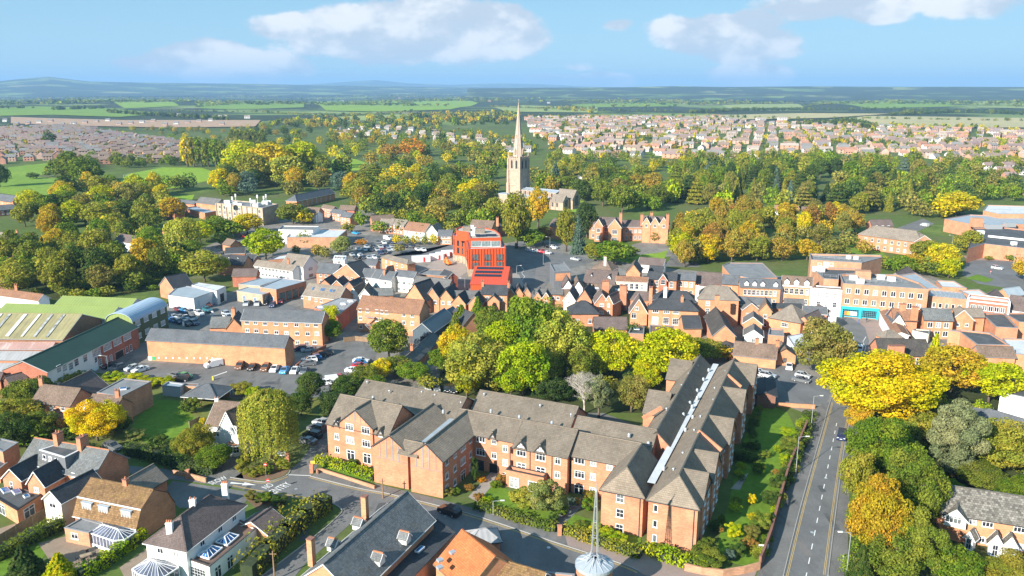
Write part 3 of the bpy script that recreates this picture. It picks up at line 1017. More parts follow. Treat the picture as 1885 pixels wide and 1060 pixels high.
 nl = len(Cn)
 wgt = R ** 2; wgt /= wgt.sum()
 li = rng.choice(nl,n_leaf,p=wgt)
 dirs = unit(rng.normal(size=(n_leaf,3)) + unit(Cn[li]) * .55)
 rr = R[li] * (1 - .45 * rng.uniform(0,1,n_leaf) ** 2.2)
 C = Cn[li] + dirs * rr[:,None] * np.array([1,1,.82])
 Nn = unit(dirs + np.array([0,0,.25]) + rng.normal(scale=.55,size=C.shape))
 clr = rng.uniform(0,1,nl)
 if kind in ('open','shrub'): leaf *= .9
 V = leaf_quads(C,Nn,leaf * rng.uniform(.55,1.45,n_leaf),rng)
 return V,np.stack([rng.uniform(0,1,n_leaf),clr[li] * .8 + rng.uniform(0,.2,n_leaf)],1)
CROWN = {}
def crown(kind,lod,var):
 key = (kind,lod,var)
 if key not in CROWN:
  n,lf = {'hero': (30000,.047),'near': (11000,.070),'mid': (4200,.10),'far': (900,.19)}[lod]
  if kind in ('cone','cedar'): lf *= 1.1
  V,c = crown_data(hash((kind[0:1],lod,var)) % 1 + sum(map(ord,kind + lod)) * 10 + var,kind,n,lf)
  CROWN[key] = quad_mesh('crown',V,c,'leaf')
 return CROWN[key]
TR = {}
def trunk_mesh(kind,var):
 key = (kind,var)
 if key in TR: return TR[key]
 rng = random.Random(var * 13 + len(kind)); b = MB()
 mat = 'bark_orange' if kind == 'pine' else 'bark'
 b.tube([(0,0,-.05),(.01,0,.15),(.02,.01,.5),(0,.02,.9)],[.032,.024,.016,.004],8)
 for i in range(7):
  a = i * 2.4 + rng.random(); z = .28 + .07 * i; l = .26 - .015 * i
  b.tube([(0,0,z),(cos(a) * l * .5,sin(a) * l * .5,z + .07),(cos(a) * l,sin(a) * l,z + .2)],[.011,.007,.002],5)
 TR[key] = b.mesh('trunk',M(mat),smooth=True)
 return TR[key]
def tree_at(g,h,r,col,kind='round',label='',name=None,group=None,cat='tree',clear=None,lod=None,trunk=True,squash=None):
 d = hypot(g.x,g.y)
 if lod is None: lod = 'hero' if d < 175 and r > 4 else 'near' if d < 330 else 'mid' if d < 800 else 'far'
 nm = name or {'cone': 'conifer_tree','cedar': 'conifer_tree','pine': 'pine_tree','column': 'poplar_tree','willow': 'willow_tree','shrub': 'shrub'}.get(kind,'broadleaf_tree')
 var = random.randrange(2 if lod == 'hero' else 3)
 ck = (0.10 if kind in ('cone','willow','shrub') else .14 if kind == 'column' else .1) if clear is None else clear
 if kind == 'shrub': trunk = False
 if kind == 'shrub': r *= 1.25; h *= 1.25
 rz = h * (1 - ck) / 2
 e = empty(nm,(g.x,g.y,g.z),random.uniform(0,6.28))
 tag(e,label,cat,group)
 c = mesh_obj('foliage' if kind == 'shrub' else 'crown',crown(kind,lod,var),e,(0,0,h - rz * (1.0 if kind != 'shrub' else 1.05)))
 c.scale = (r,r,rz * 1.05)
 jit = random.uniform(.88,1.14)
 c.color = (col[0] * jit,col[1] * jit * random.uniform(.96,1.04),col[2] * jit,1)
 if trunk:
  t = mesh_obj('trunk',trunk_mesh(kind,var),e)
  t.scale = (h * 1.0,h * 1.0,h * .95)
 TREES.append((e,col,kind,h,g))
 return e
TREES = []
PAL = {  # leaf reflectances of the turning wood
 'gold': (.62,.50,.014),'yellow': (.54,.45,.022),'ochre': (.50,.36,.03),'orange': (.54,.25,.02),'rust': (.36,.21,.05),
 'lime': (.46,.47,.014),'bright': (.33,.42,.016),'green': (.17,.25,.026),'mid': (.185,.225,.034),'olive': (.30,.30,.04),'drab': (.265,.25,.06),
 'dark': (.09,.14,.032),'deep': (.065,.11,.032),'grey': (.23,.26,.13),'blue': (.135,.2,.16),'purple': (.07,.036,.036),'bronze': (.36,.275,.045),'pale': (.33,.36,.11),'willow': (.40,.40,.06)}
CW = {'gold': 'golden yellow','yellow': 'yellow','ochre': 'ochre','orange': 'orange','rust': 'rust brown','lime': 'lime yellow','bright': 'bright green','green': 'green',
      'mid': 'mid green','olive': 'olive','drab': 'drab olive','dark': 'dark green','deep': 'deep green','grey': 'grey green','blue': 'blue green','purple': 'dark purple','bronze': 'bronze','pale': 'pale green','willow': 'yellowish green'}
AUTO = []     # things whose labels are told apart afterwards by place
def tree(x,ytop,ybot,w,col,kind='round',where='',label=None,group=None,lift=0.0,**kw):
 """crown seen between rows ytop and ybot, w pixels wide, standing on the ground"""
 a = q((x,ybot)); t = q((x,ytop)); s = 1.0 / _z[2]
 g0 = G(*a)
 dist = sqrt(g0.x ** 2 + g0.y ** 2 + CAMH ** 2)
 r = w * s / 2 / FPX * dist
 dirv = Vector((g0.x,g0.y)).normalized()
 back = r * (.55 if kind not in ('cone','column') else .8)
 gx,gy = g0.x + dirv.x * back,g0.y + dirv.y * back
 g = Vector((gx,gy,hgt(gx,gy)))
 h = CAMH + ray(*t).z / hypot(ray(*t).x,ray(*t).y) * hypot(gx,gy) - g.z
 h = max(1.0,min(h,34))
 e = tree_at(g,h,r,PAL[col],kind,label or '',group=group,**kw)
 if label is None: AUTO.append((e,'%s %s' % (CW[col],KW.get(kind,'tree')),where,group))
 return e
KW = {'round': 'broadleaf tree','open': 'thin crowned tree','spread': 'spreading tree','cone': 'conifer','cedar': 'cedar','pine': 'pine','column': 'poplar','willow': 'willow','shrub': 'shrub'}
def in_poly(x,y,poly):
 c = False; j = len(poly) - 1
 for i in range(len(poly)):
  xi,yi = poly[i]; xj,yj = poly[j]
  if (yi > y) != (yj > y) and x < (xj - xi) * (y - yi) / (yj - yi) + xi: c = not c
  j = i
 return c
def wood(poly,n,hr,rr,cols,where,group,kinds=('round',),seed=1,sep=.75,**kw):
 """individual trees over a patch of ground outlined in the photograph"""
 rng = random.Random(seed); P2 = [q(p) for p in poly]
 gp = [G(*p) for p in P2]; G2 = [(p.x,p.y) for p in gp]
 xs = [p[0] for p in G2]; ys = [p[1] for p in G2]; got = []; tries = 0
 while len(got) < n and tries < n * 60:
  tries += 1
  x,y = rng.uniform(min(xs),max(xs)),rng.uniform(min(ys),max(ys))
  if not in_poly(x,y,G2): continue
  r = rng.uniform(*rr)
  if any(hypot(x - a,y - b) < sep * (r + c) for a,b,c in got): continue
  got.append((x,y,r))
  col = rng.choice(cols); k = rng.choice(kinds)
  e = tree_at(Vector((x,y,hgt(x,y))),rng.uniform(*hr),r * (.45 if k == 'column' else .7 if k == 'cone' else 1),PAL[col],k,group=group,**kw)
  AUTO.append((e,'%s %s' % (CW[col],KW[k]),where,group))
def hedge(pts,w,h,col='dark',label='',lift=0,leaf=.34,dens=60,name='hedge',cat='hedge',jag=.12,ground=True):
 """clipped or shaggy hedge along ground points"""
 pp = [Gz(p) if not isinstance(p,Vector) else p for p in pts]
 rng = np.random.default_rng(int(abs(pp[0].x * 7 + pp[0].y * 3)) + len(pp))
 C,N_,= [],[]
 core = MB()
 for a,b in zip(pp[:-1],pp[1:]):
  L = (b - a).length; d = (b - a) / max(L,.01); nn = np.array([-d.y,d.x,0])
  m = int(dens * L * (2 * h + w) / 3.2) + 20
  t = rng.uniform(-.2,L + .2,m); s = rng.uniform(0,2 * h + w,m)
  off = np.where(s < h,-w / 2,np.where(s > h + w,w / 2,s - h - w / 2)); z = np.where(s < h,s,np.where(s > h + w,2 * h + w - s,h))
  nrm = np.where((s < h)[:,None],-nn,np.where((s > h + w)[:,None],nn,np.array([0,0,1.])))
  wob = 1 + jag * np.sin(t * 1.3 + a.x) + jag * .7 * np.sin(t * 3.1 + a.y)
  p = np.array(a)[None] + t[:,None] * np.array(d)[None] + nn[None] * (off * wob)[:,None]; p[:,2] = a.z + z * wob
  C.append(p + rng.normal(scale=.10 + jag * .3,size=p.shape)); N_.append(unit(nrm + rng.normal(scale=.5,size=nrm.shape)))
  core.box(((a.x + b.x) / 2,(a.y + b.y) / 2,a.z),L + w * .3,w * .66,h * .8,(d.x,d.y))
 C = np.vstack(C); N_ = np.vstack(N_)
 base = pp[0]
 V = leaf_quads(C - np.array(base)[None],N_,leaf * rng.uniform(.6,1.4,len(C)),rng)
 cl = (np.sin(C[:,0] * .9) * np.cos(C[:,1] * .7) * .5 + .5)
 e = empty(name,base); tag(e,label,cat)
 o = mesh_obj('foliage',quad_mesh('foliage',V,np.stack([rng.uniform(0,1,len(C)),cl],1),'leaf'),e)
 o.color = (*PAL[col],1)
 k = core.build('branches',M('hedge_core'),e,base)
 return e
# ------------------------------------------------------------------ land, roads, lawns
def terrain():
 angs = [radians(a) for a in np.arange(-66,66.01,.55)] + [radians(a) for a in np.arange(72,289,9)]
 rad = [0.0,30,60]; r = 85.0
 while r < 26000: rad.append(r); r *= 1.028 if r < 9000 else 1.06
 v = [(0,0,0)]; f = []
 n = len(angs)
 for r in rad[1:]:
  for a in angs:
   x,y = sin(a) * r,cos(a) * r
   v.append((x,y,hgt(x,y)))
 for j in range(n): f.append((0,1 + (j + 1) % n,1 + j))
 for i in range(len(rad) - 2):
  for j in range(n):
   a = 1 + i * n + j; b = 1 + i * n + (j + 1) % n
   f.append((a,b,b + n,a + n))
 me = bpy.data.meshes.new('ground'); me.from_pydata(v,[],[tuple(reversed(x)) for x in f]); me.materials.append(M('land'))
 me.polygons.foreach_set('use_smooth',[True] * len(me.polygons))
 structure(mesh_obj('ground',me))
terrain()
def sheet(name,pts,mat,lift=.02,px=True,cuts=0,kind='structure'):
 """flat piece of ground, outline read off the photograph"""
 vs_ = [Gz(p) if px else p for p in pts]
 bm = bmesh.new()
 vv = [bm.verts.new((p.x,p.y,0)) for p in vs_]
 bm.faces.new(vv)
 bmesh.ops.triangulate(bm,faces=bm.faces[:])
 if cuts:
  for _ in range(cuts): bmesh.ops.subdivide_edges(bm,edges=bm.edges[:],cuts=1,use_grid_fill=True)
 for w in bm.verts: w.co.z = hgt(w.co.x,w.co.y) + lift
 bmesh.ops.recalc_face_normals(bm,faces=bm.faces[:])
 me = bpy.data.meshes.new(name); bm.to_mesh(me); bm.free()
 if me.polygons[0].normal.z < 0: me.flip_normals()
 me.materials.append(M(mat))
 o = mesh_obj(name,me); o['kind'] = kind
 return o
def smooth_line(pp,k=6):
 out = []
 n = len(pp)
 for i in range(n - 1):
  p0,p1,p2,p3 = pp[max(i - 1,0)],pp[i],pp[i + 1],pp[min(i + 2,n - 1)]
  for j in range(k):
   t = j / k
   out.append(.5 * ((2 * p1) + (p2 - p0) * t + (2 * p0 - 5 * p1 + 4 * p2 - p3) * t * t + (3 * p1 - p0 - 3 * p2 + p3) * t ** 3))
 out.append(pp[-1]); return out
def strip(name,pts,w,mat,lift=.03,h=0.0,px=True,k=6,off=0.0,kind='structure'):
 """ribbon along a line; h > 0 makes a kerb or wall with sides"""
 pp = smooth_line([Gz(p) if px else p for p in pts],k)
 b = MB(); prev = None
 for i,p in enumerate(pp):
  d = (pp[min(i + 1,len(pp) - 1)] - pp[max(i - 1,0)]); d = Vector((d.x,d.y)).normalized(); n = Vector((-d.y,d.x))
  l = Vector((p.x,p.y)) + n * (off + w / 2); r = Vector((p.x,p.y)) + n * (off - w / 2)
  zz = hgt(p.x,p.y) + lift
  cur = ((l.x,l.y,zz + h),(r.x,r.y,zz + h),(l.x,l.y,zz - .1),(r.x,r.y,zz - .1))
  if prev:
   b.poly([prev[1],cur[1],cur[0],prev[0]])
   if h:
    b.poly([prev[3],cur[3],cur[1],prev[1]]); b.poly([cur[2],prev[2],prev[0],cur[0]])
  elif h: b.poly([cur[2],cur[3],cur[1],cur[0]])
  prev = cur
 if h: b.poly([prev[3],prev[2],prev[0],prev[1]])
 o = b.build(name,M(mat))
 if kind: o['kind'] = kind
 return o
def dashes(name,a,b,n,ln,w,mat='line_white',lift=.06):
 A,B = Gz(a),Gz(b); d = (B - A); L = d.length; d.normalize(); m = MB()
 nn = Vector((-d.y,d.x,0))
 for i in range(n):
  c = A + d * (L * (i + .5) / n); z = hgt(c.x,c.y) + lift
  p = [c - d * ln / 2 - nn * w / 2,c + d * ln / 2 - nn * w / 2,c + d * ln / 2 + nn * w / 2,c - d * ln / 2 + nn * w / 2]
  m.poly([(v_.x,v_.y,z) for v_ in p])
 structure(m.build(name,M(mat)))
def text_mesh(name,s,size,mat,ext=0.0):
 cu = bpy.data.curves.new(name,'FONT'); cu.body = s; cu.size = size; cu.align_x = 'CENTER'; cu.align_y = 'CENTER'; cu.extrude = ext
 cu.resolution_u = 3
 o = bpy.data.objects.new(name,cu); COL.objects.link(o)
 dg = bpy.context.evaluated_depsgraph_get()
 me = bpy.data.meshes.new_from_object(o.evaluated_get(dg))
 bpy.data.objects.remove(o); bpy.data.curves.remove(cu)
 me.materials.clear(); me.materials.append(M(mat)); me.name = name
 return me
Z()
sheet('street_ground',[(-60,560),(330,560),(700,470),(1000,440),(1210,492),(1300,500),(1500,512),(1700,502),(1960,600),(1960,700),(1480,760),(1330,700),(700,720),(430,735),(200,700),(-60,660)],'yard',.012)
sheet('street_ground',[(330,500),(345,470),(440,425),(560,395),(680,385),(720,420),(860,420),(870,450),(700,480),(560,500)],'yard',.010)
sheet('street_ground',[(1090,470),(1240,430),(1260,440),(1250,470),(1150,480)],'yard',.010)
sheet('car_park',[(195,690),(270,668),(540,672),(600,640),(640,622),(700,632),(690,660),(640,720),(560,735),(430,730),(380,715),(300,712),(215,706)],'asphalt_old',.022)
sheet('car_park',[(300,598),(318,552),(445,545),(470,540),(560,570),(545,600),(440,600)],'asphalt',.022)
sheet('car_park',[(640,476),(655,432),(760,436),(845,440),(850,470),(770,482),(690,486)],'asphalt_old',.022)
sheet('car_park',[(1385,650),(1480,690),(1540,700),(1520,745),(1430,745),(1385,720)],'asphalt',.022)
sheet('car_park',[(585,790),(620,740),(640,700),(700,700),(640,745),(612,800),(605,830),(560,850)],'asphalt',.022)
sheet('car_park',[(840,715),(900,705),(1110,760),(1190,790),(1190,815),(1100,800),(860,760)],'asphalt_old',.022)
R1L = [(1425,1090),(1442,1060),(1475,928),(1514,790),(1528,740),(1545,700),(1562,655),(1566,625),(1556,600),(1535,588)]
R1R = [(1516,1090),(1524,1060),(1540,930),(1556,815),(1572,740),(1582,700),(1594,655),(1600,628),(1592,602),(1560,580)]
sheet('road',R1L + R1R[::-1],'asphalt',.034)
sheet('pavement',[(1380,1090),(1398,1047),(1418,995),(1450,877),(1485,790),(1500,750),(1530,738)] + R1L[4:0:-1] + [(1425,1090)],'asphalt_old',.028)
sheet('pavement',R1R[:5] + [(1590,740),(1575,815),(1562,930),(1560,1060),(1556,1090)],'asphalt_old',.028)
sheet('pavement',[(1594,655),(1600,628),(1592,602),(1560,580),(1535,574),(1640,574),(1640,620),(1612,660)],'pavement_pink',.028)
R2F = [(150,830),(234,857),(318,865),(382,875),(416,879),(449,883),(492,887),(527,876),(572,877),(660,899),(723,911),(869,948),(1029,1001),(1141,1037),(1177,1052),(1240,1080)]
R2N = [(150,848),(250,875),(330,884),(424,896),(468,905),(534,915),(580,922),(614,928),(629,939),(660,950),(760,985),(860,1010),(960,1046),(1040,1080),(1090,1110)]
sheet('road',R2F + R2N[::-1],'asphalt',.034)
sheet('road',[(614,928),(629,939),(621,952),(583,985),(484,1060),(450,1090),(520,1090),(560,1040),(650,960),(700,940),(660,925)],'asphalt_old',.039)
sheet('road',[(527,876),(535,864),(552,850),(590,800),(606,772),(622,772),(612,800),(604,830),(590,850),(572,877)],'asphalt_old',.03)
sheet('driveway',[(382,875),(395,850),(405,832),(435,830),(449,883)],'asphalt_old',.03)
sheet('driveway',[(300,905),(318,885),(424,900),(468,908),(440,935),(330,935)],'asphalt',.028)
sheet('pavement',[(572,877),(590,865),(690,897),(690,890),(820,922),(905,945),(1060,990),(1200,1026),(1340,1075),(1240,1080),(1177,1052),(1141,1037),(1029,1001),(869,948),(723,911),(660,899)],'asphalt_old',.05)
sheet('pavement',[(1040,985),(1200,1020),(1350,1062),(1395,1047),(1380,1085),(1240,1085),(1150,1040),(1045,1004)],'pavement_pink',.056)
strip('kerb',R1L[1:6],.16,'kerb',.03,.12,off=-.0); strip('kerb',R1R[1:6],.16,'kerb',.03,.12)
strip('kerb',R2F[8:15],.18,'kerb',.03,.12)
strip('kerb',[(424,879),(449,883),(492,887),(527,876),(535,864)],.18,'kerb',.03,.12)
strip('kerb',[(612,926),(629,939),(621,952),(583,985),(484,1060),(455,1085)],.2,'kerb',.03,.14)
for o_ in (.45,.68):
 strip('yellow_line',R1L[1:5],.085,'line_yellow',.06,off=-o_); strip('yellow_line',R1R[1:5],.085,'line_yellow',.06,off=o_)
 strip('yellow_line',R2F[8:15],.10,'line_yellow',.06,off=-o_)
 strip('yellow_line',[(424,880),(449,883),(492,887),(527,876)],.10,'line_yellow',.06,off=-o_)
 strip('yellow_line',[(424,896),(468,905),(534,915),(575,922)],.10,'line_yellow',.06,off=o_)
for k_,(x,y,w_,l_) in enumerate(((1480,1010,1.6,5),(1512,900,1.2,3),(1530,960,1.0,6),(1500,860,1.8,2.4),(700,935,1.6,4),(900,985,1.2,6),(590,905,2.4,3),(460,893,1.0,5),(560,985,1.2,4),(620,690,3,5),(500,705,4,2.5),(330,690,3,6),(1440,720,2,3))):
 c = G(x,y); m = MB(); m.poly([(c.x - w_ / 2,c.y - l_ / 2,.046),(c.x + w_ / 2,c.y - l_ / 2 + .3,.046),(c.x + w_ / 2 - .1,c.y + l_ / 2,.046),(c.x - w_ / 2 + .15,c.y + l_ / 2 - .2,.046)]); structure(m.build('road_patch',M('pavement' if k_ % 3 == 0 else 'felt_dark')))
for x,y in ((1495,980),(1520,880),(820,950),(545,900),(1010,1008)): c = G(x,y); m = MB(); m.tube([(c.x,c.y,.03),(c.x,c.y,.052)],.32,12); structure(m.build('manhole_cover',M('steel')))
dashes('centre_line',(1481,1075),(1541,775),15,2.0,.15)
strip('give_way_line',[(527,874),(572,876)],.2,'line_white',.062)
Z(360,850,1885 / 300)
def road_text(s,c,along,size,stretch):
 """painted letters: along = point the reading line runs to"""
 a,b = Gz(c),Gz(along); d = (b - a); me = text_mesh('road_lettering',s,size,'line_white')
 o = structure(mesh_obj('road_lettering',me,None,(a.x,a.y,.062),math.atan2(d.y,d.x))); o.scale = (1,stretch,1)
road_text('ENTRY',(985,305),(1085,250),1.5,1.9)
road_text('NO',(838,285),(890,258),1.3,1.9)
road_text('SLOW',(262,218),(340,185),1.3,1.8)
ar = MB(); a,b_ = Gz((405,245)),Gz((700,270)); d = (b_ - a); L = d.length; d.normalize(); n = Vector((-d.y,d.x,0))
def gp(t,s): c = a + d * (L * t) + n * s; return (c.x,c.y,.062)
ar.poly([gp(0,-.28),gp(.5,-.13),gp(.5,.13),gp(0,.28)]); ar.poly([gp(.5,-.62),gp(1,0),gp(.5,.62)])
structure(ar.build('road_arrow',M('line_white')))
Z()
sheet('road',[(925,520),(935,470),(920,455),(960,445),(1010,462),(1060,470),(1100,480),(1030,500),(1010,520),(1000,532),(940,535)],'asphalt',.03)
sheet('pavement',[(1000,532),(1008,508),(1030,500),(1010,478),(990,480),(985,505),(985,530)],'pavement',.036)
sheet('pavement',[(930,535),(936,500),(955,505),(965,525),(960,536)],'paving_pale',.036)
sheet('road',[(655,470),(690,482),(780,478),(852,456),(846,446),(775,468),(700,474)],'asphalt',.044)
sheet('road',[(640,425),(655,420),(640,395),(630,385),(620,388)],'asphalt_old',.03)
sheet('road',[(330,480),(420,445),(520,420),(520,428),(425,455),(352,486)],'asphalt_old',.03)
sheet('driveway',[(1228,485),(1246,452),(1240,440),(1252,440),(1252,485)],'asphalt_old',.03)
sheet('road',[(1215,482),(1285,484),(1290,492),(1215,490)],'asphalt_old',.034)
sheet('road',[(1770,505),(1782,478),(1960,485),(1960,520),(1885,535),(1800,522)],'asphalt',.03)
sheet('road',[(1650,420),(1700,402),(1720,412),(1690,425),(1665,430)],'asphalt_old',.03)
sheet('pavement',[(1782,478),(1770,470),(1960,476),(1960,485)],'pavement_pink',.036)
sheet('building_site',[(780,495),(815,468),(850,462),(860,500),(840,515),(800,505)],'paving_pale',.03)
strip('zigzag_line',[(961,516),(966,509),(960,503),(965,497),(959,491)],.16,'line_white',.06,k=1)
strip('zigzag_line',[(1568,655),(1572,640),(1566,632),(1572,622),(1568,612)],.16,'line_white',.06,k=1)
strip('zigzag_line',[(1588,655),(1594,640),(1588,630),(1594,620)],.16,'line_white',.06,k=1)
sheet('lawn',[(250,775),(285,735),(330,738),(352,760),(375,790),(330,812),(270,815),(235,800)],'lawn',.03)
sheet('lawn',[(1318,1010),(1340,930),(1360,850),(1380,770),(1395,735),(1450,760),(1465,790),(1450,880),(1420,990),(1398,1047),(1340,1035)],'lawn',.03)
sheet('lawn',[(884,905),(905,890),(945,905),(1000,930),(1100,960),(1180,990),(1180,1010),(1050,985),(905,942)],'lawn',.052)
sheet('lawn',[(590,858),(610,842),(690,862),(690,888),(640,878)],'lawn',.052)
sheet('path',[(862,915),(905,868),(916,872),(905,895),(880,925)],'paving_pale',.07)
sheet('path',[(1010,965),(1060,920),(1090,905),(1100,912),(1070,935),(1030,972)],'asphalt',.07)
sheet('patio',[(70,1000),(130,985),(190,1000),(225,1020),(190,1050),(150,1060),(90,1030)],'patio',.03)
sheet('patio',[(220,1045),(270,1010),(290,1060),(240,1085)],'patio',.03)
sheet('patio',[(-40,985),(40,960),(75,955),(60,985),(-20,1010)],'patio',.028)
sheet('lawn',[(-60,1000),(30,990),(60,985),(110,1000),(40,1060),(-60,1060)],'lawn',.025)
sheet('patio',[(1365,878),(1378,870),(1362,902),(1345,900)],'paving_pale',.05)
sheet('soil_bed',[(430,880),(460,860),(520,850),(535,862),(522,876),(492,885)],'soil',.03)
sheet('soil_bed',[(452,918),(470,908),(535,914),(520,935),(475,940)],'soil',.045)
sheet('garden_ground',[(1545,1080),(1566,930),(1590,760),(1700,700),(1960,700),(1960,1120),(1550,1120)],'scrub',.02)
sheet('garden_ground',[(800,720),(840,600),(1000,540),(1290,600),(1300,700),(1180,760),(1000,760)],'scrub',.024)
sheet('garden_ground',[(-60,690),(90,680),(235,690),(300,712),(380,715),(430,735),(500,750),(560,730),(600,735),(560,800),(535,850),(450,870),(400,830),(330,860),(240,845),(120,800),(-60,900)],'grass_rough',.016)
sheet('lawn',[(1080,475),(1165,470),(1215,465),(1230,460),(1222,478),(1170,485)],'field_bright',.02)
sheet('lawn',[(1530,480),(1560,440),(1600,430),(1630,470),(1600,500)],'lawn',.02)
sheet('lawn',[(1775,512),(1800,505),(1830,515),(1815,520)],'lawn',.05)
sheet('lawn',[(1030,372),(1060,350),(1075,370),(1060,390),(1035,390)],'field_bright',.05,cuts=2)
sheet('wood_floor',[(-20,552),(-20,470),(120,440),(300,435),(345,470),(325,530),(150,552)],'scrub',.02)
sheet('playing_field',[(205,345),(235,320),(300,308),(372,309),(392,316),(385,332),(330,345),(262,352)],'field_bright',.06)
sheet('playing_field',[(262,366),(300,362),(358,358),(352,372),(290,376)],'field_bright',.06)
sheet('meadow',[(0,330),(60,325),(110,328),(148,345),(100,358),(60,364),(0,355)],'field_green',.06)
sheet('meadow',[(15,308),(60,303),(105,298),(110,318),(60,324),(12,330)],'field_green',.06)
sheet('park_lawn',[(583,300),(640,288),(675,300),(680,312),(610,316)],'field_bright',.06)
sheet('park_lawn',[(795,322),(840,318),(842,332),(800,336)],'field_bright',.06)
# ------------------------------------------------------------------ the big red brick apartment block
def side(b,key,want):
 best,bk = -9,None
 for k in 'FKAB':
  a,c,_,_ = b.faces[key + k]; d = (c - a).normalized(); n = Vector((d.y,-d.x))
  s_ = {'R': n.x,'L': -n.x,'N': -n.y,'Q': n.y}[want]
  if s_ > best: best,bk = s_,key + k
 return bk
Z(560,640,ZS)
c0 = Pz((1300,700),0)
AB = Building('apartment_block','large three storey red brick apartment block with drab tiled roofs and many gables','apartment building',(c0.x,c0.y,0))
EZ,RZ = 7.9,11.4
TR_,TL = 'tile_profiled','tile_drab'
U_,V_ = radians(-24.8),radians(66.9)
def mw(key,a,b,e,ze=EZ,zr=RZ,hip=(0,0),roof='tile_profiled',hw=None,ang=None,**kw):
 A,B = v2(Pz(a,zr)),v2(Pz(b,zr))
 if ang is not None:
  L = (B - A).length; d = Vector((cos(ang),sin(ang)))
  if d.dot(B - A) < 0: d = -d
  B = A + d * L
 if hw is None: hw = half_width(A,B,Pz(e,ze))
 AB.wing(A,B,hw,ze,zr,'brick',roof,hipA=hip[0],hipB=hip[1],key=key,trim='timber_black',**kw)
 BLD.append(('main ' + key,(B - A).length,hw * 2,ze,zr))
def gw(key,fl,fr,apex,back=None,length=8,ze=EZ,fwd=0.0):
 A,B,hw,zr = gable_geo(fl,fr,apex,ze,back,length,fwd,(cos(V_),sin(V_)))
 AB.wing(A,B,hw,ze,zr,'brick','tile_profiled',key=key,trim='timber_black')
 BLD.append(('main ' + key,(B - A).length,hw * 2,ze,zr))
mw('a',(265,335),(700,420),(175,540),zr=12.3,ang=U_)
gf = [AB.on_wall('aF',p)[0] for p in ((265,522),(500,574),(375,440))]
gn = AB.on_wall('aF',(375,440))[2]; gm = v2((gf[0] + gf[1]) / 2) + gn * .4
AB.wing(gm,gm - gn * 6.5,(gf[1] - gf[0]).length / 2,(gf[0].z + gf[1].z) / 2,gf[2].z,'brick','tile_profiled',key='g',trim='timber_black')
gw('c',(500,702),(742,757),(605,630),(920,400))
gw('d',(765,768),(998,812),(880,690),(1180,445))
mw('i',(730,662),(850,692),None,zr=9.6,hw=2.2,gutter=False,ang=U_,walls=False)
mw('l',(1130,440),(1590,520),(1240,620),zr=10.8,ang=U_)
mw('r',(445,230),(1180,350),None,hw=6.0,ang=U_)
mw('s',(1275,305),(1960,440),None,hw=5.5,ang=U_)
Z(1000,620,ZS)
mw('m',(-137,599),(240,675),(200,870),ang=U_)
mw('n',(258,685),(705,775),(520,910),zr=10.9,ang=U_)
mw('t',(255,570),(812,682),None,hw=5.0,ang=U_)
Z()
mw('W',(1289,653),(1209,793),(1314.6,672),ze=8.3)
mw('E',(1353,659.5),(1250,875),(1322,673.5),ze=8.3,hip=(0,4.2))
mw('V',(1182,817),(1154,860),(1196,892),hip=(0,2.5))
UX = radians(-23.2)
for k,a,b in (('p',(1349.3,665.8),(1393,668.2)),('q',(1326,711),(1373,715.6)),('u',(1305,764),(1350.6,770)),('v',(1281,827),(1322,830)),('w',(1257,862),(1304,869))):
 mw(k,a,b,None,hw=4.1,zr=RZ - .05,ang=UX)
mw('x',(1235.7,660),(1272,667),None,hw=4.6,zr=RZ - .05,ang=UX)
mw('y',(1195,717),(1234,724),None,hw=4.6,zr=RZ - .05,ang=UX)
for (a,za),(b_,zb) in ((((1285.4,793.2),11.5),((1328,829),8.6)),(((1339,690),11.5),((1364,712),9.2)),(((1218,750),11.0),((1183,770),8.6))):
 m_ = MB(); m_.beam(P(*a,za),P(*b_,zb),.35,.8); AB.part('brick_upstand',m_,M('brick'))
b = MB(); pts = [P(1314,672,8.2),P(1328,669,8.2),P(1212,892,8.2),P(1193,892,8.2)]
A1,A2 = pts[0],pts[3]; d = (A2 - A1).normalized(); n = Vector((-d.y,d.x,0))
b.poly([(p.x,p.y,8.62) for p in (A1 + n * 1.2,A1 - n * .2,A2 - n * .2,A2 + n * 1.2)][::-1])
AB.part('valley_gutter',b,M('roof_pale'))
b = MB(); A1,A2 = P(772,822,8.6),P(835,770,8.6); d = (A2 - A1).normalized(); n = Vector((-d.y,d.x,0))
b.poly([(p.x,p.y,8.5) for p in (A1 + n * .9,A1 - n * .9,A2 - n * .9,A2 + n * .9)][::-1])
AB.part('valley_gutter',b,M('roof_blue'))
Z(560,640,ZS)
def bars(key,lines,mat='grey_trim',w=.2):
 a,c,_,_ = AB.faces[key]; m = MB(); A_,B_,d_,n_,hw_,ze_,zr_ = AB.geo[key[0]]; md = (a + c) / 2; t_ = (c - a).normalized()
 def lim(x):
  top = zr_ - (zr_ - ze_) * abs((v2(x) - md).dot(t_)) / hw_ - .25
  return Vector((x.x,x.y,min(x.z,top)))
 for p,r_ in lines:
  x,ang,n = AB.on_wall(key,p); y,_,_ = AB.on_wall(key,r_); x,y = lim(x),lim(y)
  o = Vector((n.x,n.y,0)) * .03
  m.beam(x + o,y + o,w,.05) if abs((y - x).z) < (y - x).length * .7 else m.box((x.x + o.x,x.y + o.y,min(x.z,y.z)),w,.06,abs(x.z - y.z),(cos(ang),sin(ang)))
 AB.part('timber_framing',m,M(mat))
kc,kd,kg = side(AB,'c','N'),side(AB,'d','N'),side(AB,'g','N')
bars(kc,[((512,785),(725,830)),((545,690),(550,788)),((590,655),(596,797)),((635,665),(640,808)),((680,715),(684,820))])
bars(kd,[((768,850),(995,897)),((808,755),(811,856)),((855,715),(858,866)),((900,720),(903,876)),((948,775),(950,887))])
